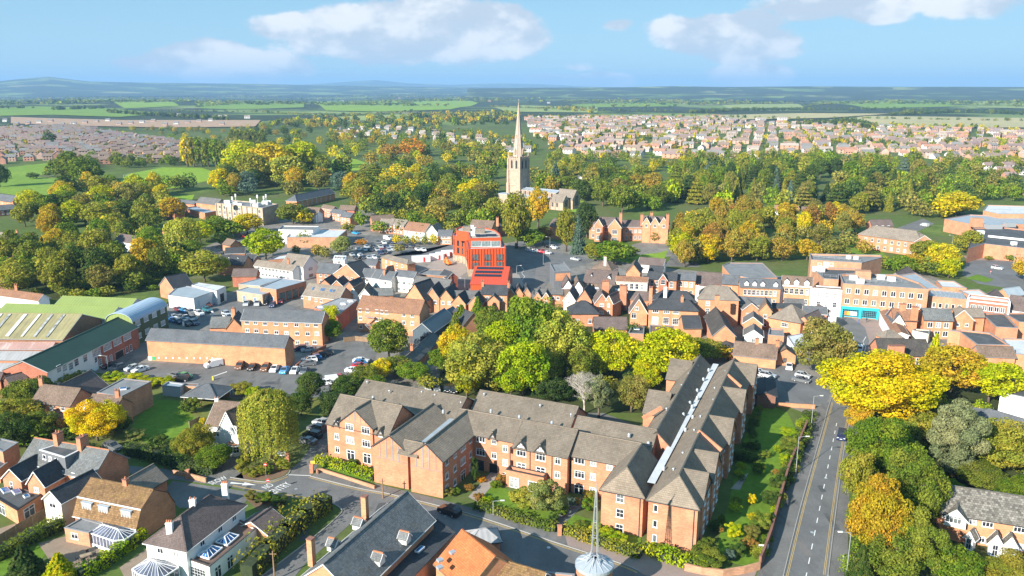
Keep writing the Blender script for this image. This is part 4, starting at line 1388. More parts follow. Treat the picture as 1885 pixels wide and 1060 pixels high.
bars(kg,[((285,515),(485,562)),((322,480),(324,520)),((362,455),(364,530)),((400,468),(402,538)),((440,508),(442,548))])
W2 = dict(w=2.0,h=1.5,kind='casement'); W1 = dict(w=1.15,h=1.35,kind='casement'); FD = dict(w=2.0,h=2.25,kind='french')
for p in ((328,572),(445,597),(333,666),(449,692)): AB.wpx(kg,p,**W2)
for p in ((338,775),(456,800)): AB.wpx(kg,p,**FD)
ka = side(AB,'a','N')
for p in ((237,640),(241,735)): AB.wpx(ka,p,**W1)
AB.wpx(ka,(232,548),w=1.0,h=1.2)
AB.wpx(ka,(552,622),w=1.0,h=1.2)
kr = side(AB,'d','R')
for p,k in (((1030,822),W1),((1088,770),W1),((1147,717),W2),((1200,665),W1),((1030,925),W1),((1088,872),W1),((1147,817),W2),((1200,770),W1),((1030,1012),W1),((1088,970),W1),((1147,922),FD),((1200,860),W1)):
 AB.wpx(kr,p,**k)
kl = side(AB,'l','N')
for p in ((1276,656),(1276,753)): AB.wpx(kl,p,**W2)
for p in ((1372,778),): AB.wpx(kl,p,**W1)
AB.wpx(kl,(1372,676),w=1.0,h=1.2)
AB.wpx(kl,(1268,850),w=2.2,h=2.6,kind='door',fm='brick_buff',gl='glass_dark',name='entrance_door')
AB.wpx(kl,(1368,876),w=2.0,h=2.5,kind='door',fm='brick_buff',gl='black',name='passage_door')
km = side(AB,'m','N'); kn = side(AB,'n','N')
Z(800,790,ZS)
for p in ((512,140),(512,240),(512,338),(890,228),(888,328),(888,432)): AB.wpx(km,p,**W1)
for p in ((628,168),(767,200)): AB.wpx(km,p,**W2)
for p in ((628,282),(767,312)): AB.wpx(km,p,**FD)
for p in ((1048,223),(1048,326)): AB.wpx(kn,p,**W2)
AB.wpx(kn,(1043,440),**FD)
for p in ((1148,240),(1145,342),(1140,443),(1265,270)): AB.wpx(kn,p,**W1)
a0,ang,n = AB.on_wall(km,(545,330)); a1,_,_ = AB.on_wall(km,(815,385))
n3 = Vector((n.x,n.y,0))
AB.block([a0,a1,a1 + n3 * 1.9,a0 + n3 * 1.9],3.6,'brick','paving_pale',parapet=.75,key='bay',coping='timber_black')
for k in range(4):
 f = AB.faces['bay%d' % k]; dd = (f[1] - f[0]).normalized()
 if Vector((dd.y,-dd.x)).dot(n) > .9:
  AB.windows('bay%d' % k,2,[.05],2.0,2.2,'french',us=[.22,.72])
def gablet(key,px,w,zb,zt,back,wall='white',hwz=None):
 p,ang,n = AB.on_wall(key,px); n3 = Vector((n.x,n.y,0)); f = p + n3 * .12
 A = Vector((f.x,f.y)); B = A - n * back
 AB.wing(A,B,w / 2,zb,zt,wall,TR_,z0=zb - .15,key='gb%d' % len(AB.faces),trim='timber_black',oe=.2,og=.2,gutter=False)
 m = MB(); t = Vector((cos(ang),sin(ang),0)); c = Vector((f.x,f.y,zb)) + n3 * .03
 for s_ in (-.6,0,.6): m.beam(c + t * (s_ * w * .3),Vector((f.x,f.y,zt - .25)) + n3 * .03 if s_ == 0 else c + t * (s_ * w * .12) + Vector((0,0,(zt - zb) * .72)),.09,.05)
 m.beam(c - t * (w * .42),c + t * (w * .42),.1,.05)
 AB.part('timber_framing',m,M('timber_black'))
gablet(km,(626,128),2.5,EZ - .05,EZ + 1.5,3.2); gablet(km,(766,158),2.5,EZ - .05,EZ + 1.5,3.2)
gablet(kl,(422,60),1.7,EZ - .3,EZ + 1.05,2.6,'white')
Z(560,640,ZS)
gablet(ka,(233,528),1.7,EZ - .3,EZ + 1.05,2.6); gablet(ka,(553,602),1.7,EZ - .3,EZ + 1.05,2.6)
Z(800,790,ZS)
kv = side(AB,'V','N'); ke = side(AB,'E','N')
for p in ((1342,498),(1340,606),(1336,715)): AB.wpx(kv,p,w=1.4,h=1.6,kind='sash')
for p in ((1598,570),(1593,682),(1590,785)): AB.wpx(ke,p,w=.75,h=1.3,kind='plain')
kE = side(AB,'E','R')
a_,b_,_,_ = AB.faces[kE]
AB.windows(kE,14,[.9,3.6,6.2],1.2,1.35,u0=.03,u1=.97)
for k in 'pquvw':
 kk = side(AB,k,'R'); AB.windows(kk,2,[.9,3.6,6.2],1.3,1.35)
 kk = side(AB,k,'N')
for kk,pts in ((km,((547,230),(690,270),(848,290))),(kn,((985,330),)),(kv,((1480,640),)),(ke,((1868,740),))):
 for p in pts:
  w_,ang,n = AB.on_wall(kk,p); m = MB(); m.box((w_.x + n.x * .08,w_.y + n.y * .08,0),.13,.13,7.6,(cos(ang),sin(ang))); AB.part('downpipe',m,M('timber_black'))
vt = MB(); vt.tube([(0,0,-.3),(0,0,.25)],.10,8); vt.tube([(0,0,.25),(0,0,.42)],[.24,.16],10)
vmesh = vt.mesh('roof_vent',M('lead'))
dm = MB(); dm.tube([(0,0,-.2),(0,0,.3),(0,0,.5),(0,0,.62)],[.3,.3,.24,.05],12); dmesh = dm.mesh('roof_ventilator',M('lead'))
def on_roof(px,z):
 a = Pz(px,z); return a
Z(1000,620,ZS)
for p,z in (((1115,215),10.5),((1050,272),10.6),((1000,355),10.6),((965,460),10.6),((890,525),10.9),((1315,255),10.2),((1238,375),10.2),((1135,580),10.3),((1090,680),10.3),((1008,845),10.2),((940,962),10.2),((200,567),10.6),((1228,460),10.6)):
 w = on_roof(p,z); mesh_obj('roof_vent',vmesh,AB.root,w - AB.root.location)
for p,z in (((1195,243),9.0),((1157,310),9.0),((1112,390),9.0),((1060,480),9.0),((1013,565),9.0),((1080,583),8.9),((1027,675),8.9),((870,955),8.9),((620,715),10.3),((760,775),9.6),((1112,445),9.0),((1075,508),9.0)):
 w = on_roof(p,z); mesh_obj('roof_ventilator',dmesh,AB.root,w - AB.root.location)
Z(560,640,ZS)
for p,z in (((455,252),11.2),((615,318),10.6),((850,325),10.9),((945,347),10.8),((1132,402),10.3),((1300,340),11.0),((1705,422),10.8)):
 w = on_roof(p,z); mesh_obj('roof_vent',vmesh,AB.root,w - AB.root.location)
for p,z in (((498,365),10.4),((1350,462),9.8),((1555,505),9.8),((1790,548),9.9),((1005,465),9.6)):
 w = on_roof(p,z); mesh_obj('roof_ventilator',dmesh,AB.root,w - AB.root.location)
Z()
# ------------------------------------------------------------------ the town, from near to far
def S(x,y): Z(x,y,ZS)
def skylight(b,px,z,w=1.0,l=1.4,ang=0.0,gl='glass_blue'):
 c = Pz(px,z); m = MB(); d = (cos(ang),sin(ang)); m.box((c.x,c.y,z - .05),w,l,.3,d)
 o = b.part('rooflight',m,M('white')); g = MB(); g.box((c.x,c.y,z + .2),w - .2,l - .2,.08,d); b.part('pane',g,M(gl),o)
def lantern(b,pts,z,rise=.8):
 """glass roof lantern on a flat roof, panes between white bars"""
 P4 = [Pz(p,z) for p in pts]; c = sum(P4,Vector((0,0,0))) / 4
 long0 = (P4[1] - P4[0]).length > (P4[2] - P4[1]).length
 a,bb = ((P4[0] + P4[3]) / 2,(P4[1] + P4[2]) / 2) if long0 else ((P4[0] + P4[1]) / 2,(P4[2] + P4[3]) / 2)
 r0 = a.lerp(bb,.3) + Vector((0,0,rise)); r1 = a.lerp(bb,.7) + Vector((0,0,rise))
 fr = MB()
 for i in range(4): fr.beam(P4[i],P4[(i + 1) % 4],.14,.25)
 fr.beam(r0,r1,.12,.12)
 near = {}
 def pk(p): return r0 if (p - r0).length < (p - r1).length else r1
 for p in P4: fr.beam(p,pk(p),.1,.1)
 o = b.part('roof_lantern',fr,M('white'))
 for i in range(4):
  p,p2 = P4[i],P4[(i + 1) % 4]; a_,b_ = pk(p),pk(p2)
  n = 3 if (p2 - p).length > 2.2 else 2
  for k in range(n):
   g = MB(); u0,u1 = k / n,(k + 1) / n
   ql = [p.lerp(p2,u0),p.lerp(p2,u1),a_.lerp(b_,u1),a_.lerp(b_,u0)]
   dz = Vector((0,0,-.03)); g.poly([x + dz for x in ql]); g.poly([x + dz * 2 for x in ql[::-1]])
   b.part('pane',g,M('glass_blue'),o)
   if k: fr2 = MB(); fr2.beam(p.lerp(p2,u0),a_.lerp(b_,u0),.07,.07); b.part('glazing_bar',fr2,M('white'),o)
def conservatory(name,label,ring,z_e,apex,z_r,base=None):
 """ring: eaves corners in order; apex: ridge points"""
 R = [Pz(p,z_e) for p in ring]; A = [Pz(p,z_r) for p in apex]
 c = sum(R,Vector((0,0,0))) / len(R)
 b = Building(name,label,'conservatory',(c.x,c.y,0))
 fr = MB(); n = len(R)
 def pk(p): return min(A,key=lambda a: (a - p).length)
 for i in range(n):
  p,p2 = R[i],R[(i + 1) % n]
  fr.beam(p,p2,.16,.2); fr.beam(Vector((p.x,p.y,0)),p,.14,.14); fr.beam(p,pk(p),.09,.09)
  fr.beam(Vector((p.x,p.y,.5)),Vector((p2.x,p2.y,.5)),.12,.12)
 if len(A) > 1: fr.beam(A[0],A[1],.14,.2)
 o = b.part('frame',fr,M('white'))
 for i in range(n):
  p,p2 = R[i],R[(i + 1) % n]; L = (p2 - p).length
  if L < .2: continue
  k = max(1,round(L / .85)); a_,b_ = pk(p),pk(p2)
  for j in range(k):
   u0,u1 = j / k,(j + 1) / k
   g = MB(); ql = [p.lerp(p2,u0),p.lerp(p2,u1),a_.lerp(b_,u1),a_.lerp(b_,u0)]
   if (ql[3] - ql[2]).length < .02: ql = ql[:3]
   g.poly(ql); b.part('roof_pane',g,M('glass_conservatory'))
   g = MB(); x0,x1 = p.lerp(p2,u0),p.lerp(p2,u1)
   g.poly([(x0.x,x0.y,.5),(x1.x,x1.y,.5),(x1.x,x1.y,z_e),(x0.x,x0.y,z_e)]); b.part('pane',g,M('glass_conservatory'))
   if j:
    f2 = MB(); f2.beam((x0.x,x0.y,.5),x0,.07,.07); f2.beam(x0,a_.lerp(b_,u0),.06,.06); b.part('glazing_bar',f2,M('white'))
 w = MB()
 for i in range(n):
  p,p2 = R[i],R[(i + 1) % n]; w.beam((p.x,p.y,.2),(p2.x,p2.y,.2),.22,.5)
 b.part('dwarf_wall',w,M('render_white'))
 return b
# ---- bottom left corner
S(0,790)
h = house('brick_house','pair of brick houses with worn slate roof, grey box dormer and three small rear gables',(255,62),(785,150),(668,342),5.4,8.9,'brick','slate_worn',cap='terracotta')
d_ = h.geo['']; ang = math.atan2(d_[2].y,d_[2].x); dd = (cos(ang),sin(ang))
for t,w in ((.33,1.6),(.66,2.0)):
 c = h.ridge_at(t); h.chimney((c.x,c.y),10.9,1.0,w,8.0,ang=dd,pots=2)
pts = [Pz(p,8.25) for p in ((285,150),(443,100),(582,148),(468,205))]
h.block(pts,8.25,'clad_grey','felt_dark',z0=5.9,parapet=.06,key='dm',coping='offwhite')
for k in range(4):
 h.windows('dm%d' % k,3,[6.6],.95,.95,'casement',u0=.05,u1=.78) if h.faces['dm%d' % k][1].x - h.faces['dm%d' % k][0].x > 3 and -(h.faces['dm%d' % k][1] - h.faces['dm%d' % k][0]).normalized().x < 0 else None
h.wpx('F',(445,322),w=1.1,h=1.5); h.wpx('F',(270,285),w=1.2,h=1.0); h.wpx('F',(530,330),w=.9,h=.9)
add_gable(h,(22,340),(152,358),(70,283),5.0,6.0,'brick','slate_dark','g1'); add_gable(h,(202,378),(322,398),(246,302),5.0,6.0,'brick','slate_dark','g2')
add_gable(h,(318,490),(442,522),(366,443),4.9,back=(635,285),wall='render_cream',roof='slate_dark',key='g3')
h.windows('g1A',1,[2.6],.7,1.6,'sash',us=[.45]); h.windows('g2A',1,[3.2],1.1,1.0)
h.windows('g3A',1,[.9,3.3],1.6,1.1)
b = flat('house_extension','flat roofed orange brick extension with skylights behind small brick gables',[(-70,470),(70,405),(318,458),(122,585)],2.9,'brick_orange','felt_dark','house extension',parapet=.12,coping='black')
skylight(b,(40,445),2.9,1.2,2.4,.8); skylight(b,(120,455),2.9,1.2,2.2,.8); skylight(b,(192,487),2.9,.9,1.3,.8)
for k in range(4):
 f = b.faces[str(k)]
 if f[1].x > f[0].x and (f[1] - f[0]).length > 3: b.windows(str(k),1,[.1],2.6,2.1,'french',us=[.4],gl='glass_curtain')
def gambrel():
 zt,zm,zl = 7.8,5.7,2.7
 A,B = v2(Pz((660,350),zt)),v2(Pz((1105,435),zt)); d = (B - A).normalized(); n = Vector((d.y,-d.x)); n = n if n.dot(A + B) < 0 else -n
 h1 = half_width(A,B,Pz((800,535),zm)); h2 = half_width(A,B,Pz((770,680),zl)); m = (A + B) / 2
 h2 = max(h2,h1 + .8)
 b = Building('chalet_house','brown tiled house with mossy gambrel roof and three white dormer windows','house',(m.x,m.y,0))
 prof = [(h2,zl),(h1,zm),(0,zt),(-h1,zm),(-h2,zl)]
 def V(p,o,z): return (p.x + n.x * o,p.y + n.y * o,z)
 r = MB(); a0,b0 = A - d * .15,B + d * .15
 for i in range(4):
  (o0,z0),(o1,z1) = prof[i],prof[i + 1]
  r.poly([V(a0,o0,z0),V(b0,o0,z0),V(b0,o1,z1),V(a0,o1,z1)])
 ro = b.part('roof',r,M('tile_mossy'))
 w = MB()
 for p,s_ in ((A,1),(B,-1)):
  w.poly([V(p,h2 - .2,-.3)] + [V(p,o * .98,z - .08) for o,z in prof] + [V(p,-h2 + .2,-.3)])
 w.poly([V(A,h2 - .3,-.3),V(B,h2 - .3,-.3),V(B,h2 - .3,zl),V(A,h2 - .3,zl)]); w.poly([V(A,-h2 + .3,-.3),V(B,-h2 + .3,-.3),V(B,-h2 + .3,zl),V(A,-h2 + .3,zl)])
 b.part('wall',w,M('brick_brown'))
 g = MB(); g.beam(V(a0,h1 + .08,zm - .05),V(b0,h1 + .08,zm - .05),.12,.22); g.beam(V(a0,h2 + .06,zl - .06),V(b0,h2 + .06,zl - .06),.12,.14); b.part('gutter',g,M('white'),ro)
 c = MB(); c.beam(V(a0,0,zt + .03),V(b0,0,zt + .03),.28,.14); b.part('ridge_tiles',c,M('tile_mossy'),ro)
 b.geo = {'': (A,B,d,n,h1,zm,zt)}
 ang = math.atan2(d.y,d.x)
 for p in ((630,560),(752,583),(916,616)):
  f = P(*q(p),4.5); t = (v2(f) - A).dot(d); c = A + d * t + n * (h1 + .55)
  db = MB(); db.box((c.x - n.x * .5,c.y - n.y * .5,3.7),2.0,1.4,1.55,(d.x,d.y)); o = b.part('dormer',db,M('white'))
  hd = MB(); hd.box((c.x - n.x * .5,c.y - n.y * .5,5.25),2.4,1.6,.12,(d.x,d.y)); b.part('dormer_roof',hd,M('lead'),o)
  put_window(b.root,b.off,(c.x + n.x * .22,c.y + n.y * .22,3.85),ang,1.8,1.2,'casement','white',True,'glass_blind')
 k = b.ridge_at(.57); b.chimney((k.x,k.y),8.9,.9,.7,7.2,ang=(d.x,d.y),pots=1)
 return b
gambrel()
b = flat('house_extension','low flat grey roofed brick extension beside white conservatory',[(465,712),(590,640),(745,684),(640,748)],2.7,'brick_pale','felt_grey','house extension',parapet=.1)
for k in range(4):
 f = b.faces[str(k)]
 if f[1].x > f[0].x and (f[1] - f[0]).y < .5: b.windows(str(k),1,[1.0],1.5,1.1,us=[.4])
conservatory('conservatory','white Victorian conservatory with hipped glass roof behind brown gambrel house',[(645,748),(815,806),(900,800),(985,742),(850,690),(735,668)],2.4,[(745,690),(852,722)],3.5)
conservatory('conservatory','white conservatory with fan of glazing bars beside white hipped house',[(955,1010),(1000,1050),(1150,1090),(1290,1000),(1265,960),(1085,925)],2.4,[(1090,945),(1130,960)],3.6)
b = house('garage','brown tiled garage with white door beside the dark drive',(1105,252),(885,375),(1165,372),2.6,4.9,'brick','tile_drab',cat='garage')
k = side(b,'','R'); a_,c_,_,_ = b.faces[k]; b.windows(k,1,[.05],2.6,2.1,'door',us=[.3],gl='white')
h = house('white_house','white rendered house with brown hipped roof and white chimneys',(1303,624),(1515,474),(1550,706),5.6,8.7,'render_white','tile_plum',hip=(True,True),cap='tile_plum')
for p,zt,zb in (((1222,672),8.6,5.6),((1390,505),9.8,8.0),((1622,390),9.4,5.0)):
 c = Pz(p,zt); h.chimney((c.x,c.y),zt,.95,.75,zb,'render_white',2 if zb > 7 else 3)
for k in 'AB':
 h.windows(k,2,[3.9],1.2,1.2,us=[.35,.75])
h.windows(side(h,'','R'),3,[4.0],1.1,1.0,us=[.25,.55,.8])
b = flat('house_extension','flat brown roofed white extension with two blue roof lanterns',[(1330,928),(1512,992),(1852,712),(1722,650)],3.3,'render_white','felt_brown','house extension',parapet=.3,coping='tile_plum')
lantern(b,[(1425,912),(1510,938),(1607,856),(1525,838)],3.25); lantern(b,[(1555,816),(1642,840),(1727,766),(1650,745)],3.25)
for k in range(4):
 f = b.faces[str(k)]
 if f[1].x > f[0].x and (f[1] - f[0]).y < 0: b.windows(str(k),1,[.1],3.6,2.2,'grid',us=[.5])
 elif f[1].y > f[0].y and f[1].x > f[0].x: b.windows(str(k),2,[.1],1.6,2.2,'french',us=[.15,.4])
b = flat('brick_house','flat roofed brick building at left edge above small gables',[(-90,110),(10,68),(132,96),(20,165)],5.4,'brick','felt_grey','house',parapet=.1)
b = flat('outhouse','small brick outhouse at left edge behind rear gables',[(-80,250),(-10,225),(55,240),(-10,290)],3.0,'brick_orange','felt_dark','shed',parapet=.1)
S(420,790)
house('garage','small brown tiled outbuilding beside the tall roadside hedge',(305,567),(168,665),(352,606),2.6,4.3,'brick','tile_plum',cat='garage',hw=3.2)
h = house('church_hall','long slate roofed brick church hall with vents and tall chimneys beside the lane',(1290,450),(690,970),(1505,627),5.4,10.0,'brick_orange','slate_worn',cat='church hall',trim='offwhite')
A,B,d,n,hw,ze,zr = h.geo['']
hd = (d.x,d.y)
for p,pb,w in (((990,480),(990,600),.9),((600,785),(603,918),.9)):
 c = Pz(pb,7.0); ztop = z_at(q(p),v2(c)); h.chimney((c.x,c.y),ztop,w,w,5.5,'brick_orange',0,hd)
for i,(p,sgn) in enumerate((((930,640),-1),((748,790),-1),((1095,895),1),((1285,745),1))):
 c = v2(Pz(p,7.6)); nn = n * 1.0
 nr = Vector((d.y,-d.x)); nr = nr if nr.x > 0 else -nr
 s_ = nr * (1 if sgn > 0 else -1)
 h.wing(c + s_ * .45,c - s_ * 1.0,.75,6.9,7.7,'offwhite','slate_worn',z0=5.8,key='v%d' % i,cap='terracotta',oe=.15,og=.15,gutter=False)
h.windows(side(h,'','N'),1,[4.2],2.6,2.6,'grid')
h.windows('A',1,[4.2],2.6,2.6,'grid');
pts = [Pz(p,3.6) for p in ((1510,650),(1645,748),(1330,1075),(1110,1075))]
h.block(pts,3.6,'brick','slate_dark',parapet=.05,key='aisle',coping='slate_dark')
skylight(h,(1385,872),3.7,.8,1.8,ang=-.5)
S(800,790)
h = house('church_hall','hall with bright orange tiled roof at the bottom edge of the photo',(200,727),(432,913),(0,952),4.2,8.2,'brick_orange','tile_orange',cat='hall')
for p in ((130,892),(40,948),(38,1000)):
 A,B,d,n,hw,ze,zr = h.geo['']; c = Pz(p,6.0); m = MB(); m.box((c.x,c.y,5.9),.8,.9,.35,(d.x,d.y)); h.part('rooflight',m,M('lead'))
house('church_hall','brown pantiled hall roof in the bottom centre of the photo',(430,925),(800,1035),(330,1075),4.0,7.4,'brick','tile_mossy',cat='hall')
b = house('porch','small grey green hipped porch roof beside orange tiled hall',(318,722),(372,716),(452,792),2.6,4.0,'brick','sheet_grey',hip=(True,True),cat='porch')
flat('church_extension','flat grey roofed block beside the round lead roof',[(800,1030),(1010,1048),(1000,1120),(790,1120)],5.2,'brick','felt_grey','church extension')
def lantern_spire():
 zt = 6.5
 c = Pz((1155,968),zt); L,R = Pz((1024,968),zt),Pz((1287,968),zt); r = (R - L).length / 2
 b = Building('round_church','round lead roofed church drum carrying an open white metal spire','church',(c.x,c.y,0))
 n = 32; w = MB(); ro = MB()
 ring = [(c.x + cos(2 * pi * i / n) * r,c.y + sin(2 * pi * i / n) * r) for i in range(n)]
 for i in range(n):
  (x,y),(x2,y2) = ring[i],ring[(i + 1) % n]
  w.poly([(x,y,-.3),(x2,y2,-.3),(x2,y2,zt - .05),(x,y,zt - .05)])
  e = 1.06
  X,Y,X2,Y2 = c.x + (x - c.x) * e,c.y + (y - c.y) * e,c.x + (x2 - c.x) * e,c.y + (y2 - c.y) * e
  ro.poly([(X,Y,zt),(X2,Y2,zt),(c.x + (x2 - c.x) * .12,c.y + (y2 - c.y) * .12,zt + 1.0),(c.x + (x - c.x) * .12,c.y + (y - c.y) * .12,zt + 1.0)])
  ro.poly([(X,Y,zt - .5),(X2,Y2,zt - .5),(X2,Y2,zt),(X,Y,zt)])
 b.part('wall',w,M('brick')); rf = b.part('roof',ro,M('lead'))
 for i in range(0,n,2):
  x,y = ring[i]; m = MB(); m.beam((x,y,zt + .08),(c.x + (x - c.x) * .15,c.y + (y - c.y) * .15,zt + 1.03),.09,.09); b.part('roof_seam',m,M('lead'),rf)
 ztop = z_at(q((1178,442)),v2(c)); ztip = z_at(q((1178,380)),v2(c))
 legs = 4
 sp = []
 for i in range(legs):
  a = 2 * pi * i / legs + .5
  m = MB(); f = (c.x + cos(a) * r * .62,c.y + sin(a) * r * .62,zt + .3); k = (c.x + cos(a) * .62,c.y + sin(a) * .62,zt + 1.9)
  m.beam(f,k,.16,.16); m.beam(k,(c.x + cos(a) * .12,c.y + sin(a) * .12,ztop),.13,.13); b.part('spire_leg',m,M('steel'))
  a2 = a + pi / 4; m = MB(); m.beam((c.x + cos(a2) * r * .8,c.y + sin(a2) * r * .8,zt + .2),(c.x + cos(a2) * .4,c.y + sin(a2) * .4,zt + 1.6),.12,.12); b.part('spire_stay',m,M('steel'))
 m = MB()
 for t in (.25,.5,.75):
  z = zt + 1.9 + (ztop - zt - 1.9) * t; rr = .62 + (.12 - .62) * t
  for i in range(legs):
   a,a2 = 2 * pi * i / legs + .5,2 * pi * (i + 1) / legs + .5
   m.beam((c.x + cos(a) * rr,c.y + sin(a) * rr,z),(c.x + cos(a2) * rr,c.y + sin(a2) * rr,z),.08,.08)
 b.part('spire_ring',m,M('steel'))
 m = MB(); m.tube([(c.x,c.y,ztop - .2),(c.x,c.y,ztop + .3),(c.x,c.y,ztip)],[.2,.08,.03],8); b.part('spire_tip',m,M('steel'))
lantern_spire()
# ---- left, above the drive
S(0,620)
h = house('brick_house','orange brick house with brown roof beside the yellow tree',(305,342),(580,372),(365,477),5.3,8.3,'brick_orange','tile_brown')
for p in ((300,497),(378,508),(455,513)): h.wpx('F',p,w=1.1,h=1.4,kind='sash')
h.wpx('F',(465,598),w=1.4,h=1.7); c = h.ridge_at(-.02); h.chimney((c.x,c.y),9.8,.9,.7,7.6)
add_gable(h,(330,580),(405,592),(368,545),2.7,2.5,'white','tile_plum','g1')
h = house('brick_house','brick house with white gablets and a flat roofed rear wing by the lawn',(675,412),(880,432),(820,530),4.8,7.4,'brick','tile_brown')
c = h.ridge_at(.86); h.chimney((c.x,c.y),8.6,.9,.7,6.5)
h.block([Pz(p,6.3) for p in ((700,402),(890,300),(1092,322),(880,428))],6.3,'brick','felt_grey',key='fl',parapet=.12)
skylight(h,(890,376),6.3,1.6,1.4,.3); add_gable(h,(600,490),(668,505),(640,452),4.9,3,'white','tile_plum','g1'); add_gable(h,(740,500),(800,512),(772,466),4.9,3,'white','tile_plum','g2')
house('brown_roofed_building','low building with dark brown roof behind the yellow tree',(430,347),(655,242),(725,378),3.2,6.0,'brick_dark','tile_plum',cat='building')
b = Building('carport','open sided carport with grey hipped roof on posts by the lawn','carport',Pz((1490,400),0))
A,B = Pz((1482,336),4.7),Pz((1512,338),4.7); hw = half_width(A,B,Pz((1545,440),2.7))
b.wing(A,B,hw,2.7,4.7,roof='slate',hipA=hw,hipB=hw,walls=False,trim='offwhite')
A,B,d,n,hw,ze,zr = b.geo['']
for sx in (-1,0,1):
 for sy in (-1,1):
  c = (A + B) / 2 + d * (sx * (hw * 1.1)) + n * (sy * (hw - .3)); m = MB(); m.box((c.x,c.y,-.2),.22,.22,2.9,(d.x,d.y)); b.part('post',m,M('timber'))
m = MB(); c = (A + B) / 2 - n * (hw - .6); m.box((c.x,c.y,0),hw * 2,.2,2.4,(d.x,d.y)); b.part('back_wall',m,M('brick_brown'))
flat('shed','grey rendered shed with stepped top beside carport',[(1170,352),(1215,322),(1335,338),(1300,366)],2.7,'render_grey','roof_blue','shed',parapet=.25)
flat('shed','low orange brick outbuilding behind grey carport roof',[(1320,352),(1345,335),(1440,338),(1420,358)],2.4,'brick_orange','tile_red','shed',parapet=.05)
h = house('white_house','white house with brown roof, front gable and bay beside the willow',(1562,458),(1800,478),(1545,637),5.2,8.3,'render_white','tile_brown')
add_gable(h,(1605,650),(1745,690),(1685,538),5.0,7,'render_white','tile_brown','g1',fwd=1.0)
for p in ((1563,702),): h.wpx('F',p,w=1.5,h=1.2)
h.wpx('g1A',(1692,662),w=1.6,h=1.3); c = h.ridge_at(.02); h.chimney((c.x,c.y),9.4,.8,.6,7.4,'render_white')
a0,ang,n = h.on_wall('g1A',(1690,780)); n2 = v2(n); t2 = Vector((cos(ang),sin(ang))); c = v2(a0)
h.block([c - t2 * 1.5,c - t2 * .9 + n2 * 1.0,c + t2 * .9 + n2 * 1.0,c + t2 * 1.5],2.6,'render_white','tile_red',parapet=0.0,key='bay',coping='tile_red')
for k in range(4): h.windows('bay%d' % k,1,[.8],1.2,1.5,'grid') if (h.faces['bay%d' % k][1] - h.faces['bay%d' % k][0]).length < 2.5 else None
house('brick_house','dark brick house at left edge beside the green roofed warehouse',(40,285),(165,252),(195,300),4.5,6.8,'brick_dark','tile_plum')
house('brick_house','brick house cut off at left edge under dark trees',(-120,262),(20,255),(0,300),5.0,7.0,'brick','tile_plum')
# ---- warehouses
S(0,460)
h = house('warehouse','long warehouse with dark green ribbed roof, part white and part brick front',(165,800),(850,487),(665,716),6.4,9.6,'brick_red','sheet_green',cat='warehouse',trim='galv')
k = side(h,'','R'); a_,c_,z0_,z1_ = h.faces[k]
dd = (c_ - a_).normalized(); nn = Vector((dd.y,-dd.x))
near,far = (a_,c_) if a_.y < c_.y else (c_,a_)
w = MB(); e1 = near.lerp(far,.50); o = nn * .012
w.poly([(near.x + o.x,near.y + o.y,0),(e1.x + o.x,e1.y + o.y,0),(e1.x + o.x,e1.y + o.y,6.1),(near.x + o.x,near.y + o.y,6.1)]); w.poly([(near.x + o.x,near.y + o.y,6.1),(e1.x + o.x,e1.y + o.y,6.1),(e1.x,e1.y,6.1),(near.x,near.y,6.1)])
h.part('white_front',w,M('render_white'))
for p in ((425,858),(467,850),(512,840),(552,812),(615,782)): h.wpx(k,p,w=1.7,h=2.0,kind='grid')
for p in ((695,738),(775,695),(847,658),(918,622)): h.wpx(k,p,w=3.6,h=2.2,kind='grid',gl='glass_blind')
for p in ((692,790),(725,808),(770,790),(802,780),(915,722),(945,706)): h.wpx(k,p,w=1.2,h=1.9,kind='grid')
h.wpx(k,(865,775),w=4.2,h=4.0,kind='door',fm='offwhite',gl='black',name='loading_door')
h = house('warehouse','broad shed with olive ribbed roof and pale skylight strips',(-200,452),(590,463),(430,642),6.3,10.2,'brick_brown','sheet_olive',cat='warehouse',trim='galv')
for t in (.28,.36,.50,.63,.74,.85):
 for u in (.2,.5,.8): h.rooflight(t,u,1.3 if t in (.5,) else .9,3.6,gl='roof_pale' if t in (.28,.5,.63) else 'glass_blind',frame='sheet_olive')
h = house('warehouse','nearer shed with long lime green ribbed roof',(45,386),(850,412),(775,497),6.5,9.3,'shed_white','sheet_lime',cat='warehouse',trim='galv')
h = house('warehouse','farther shed with lime green roof behind the first',(455,332),(985,352),(905,428),6.5,9.3,'shed_white','sheet_lime',cat='warehouse',trim='galv')
house('workshop','low workshop with rusty patched roof at left edge',(-200,668),(395,668),(340,712),4.6,6.2,'brick','rusty',cat='workshop',trim='galv')
house('workshop','low workshop with grey corrugated roof behind the rusty one',(-200,730),(320,735),(250,790),4.2,5.8,'brick','sheet_grey',cat='workshop',trim='galv')
house('workshop','low workshop with dark grey roof nearest the left edge',(-200,820),(150,820),(80,890),4.0,5.6,'brick_orange','sheet_grey',cat='workshop',trim='galv')
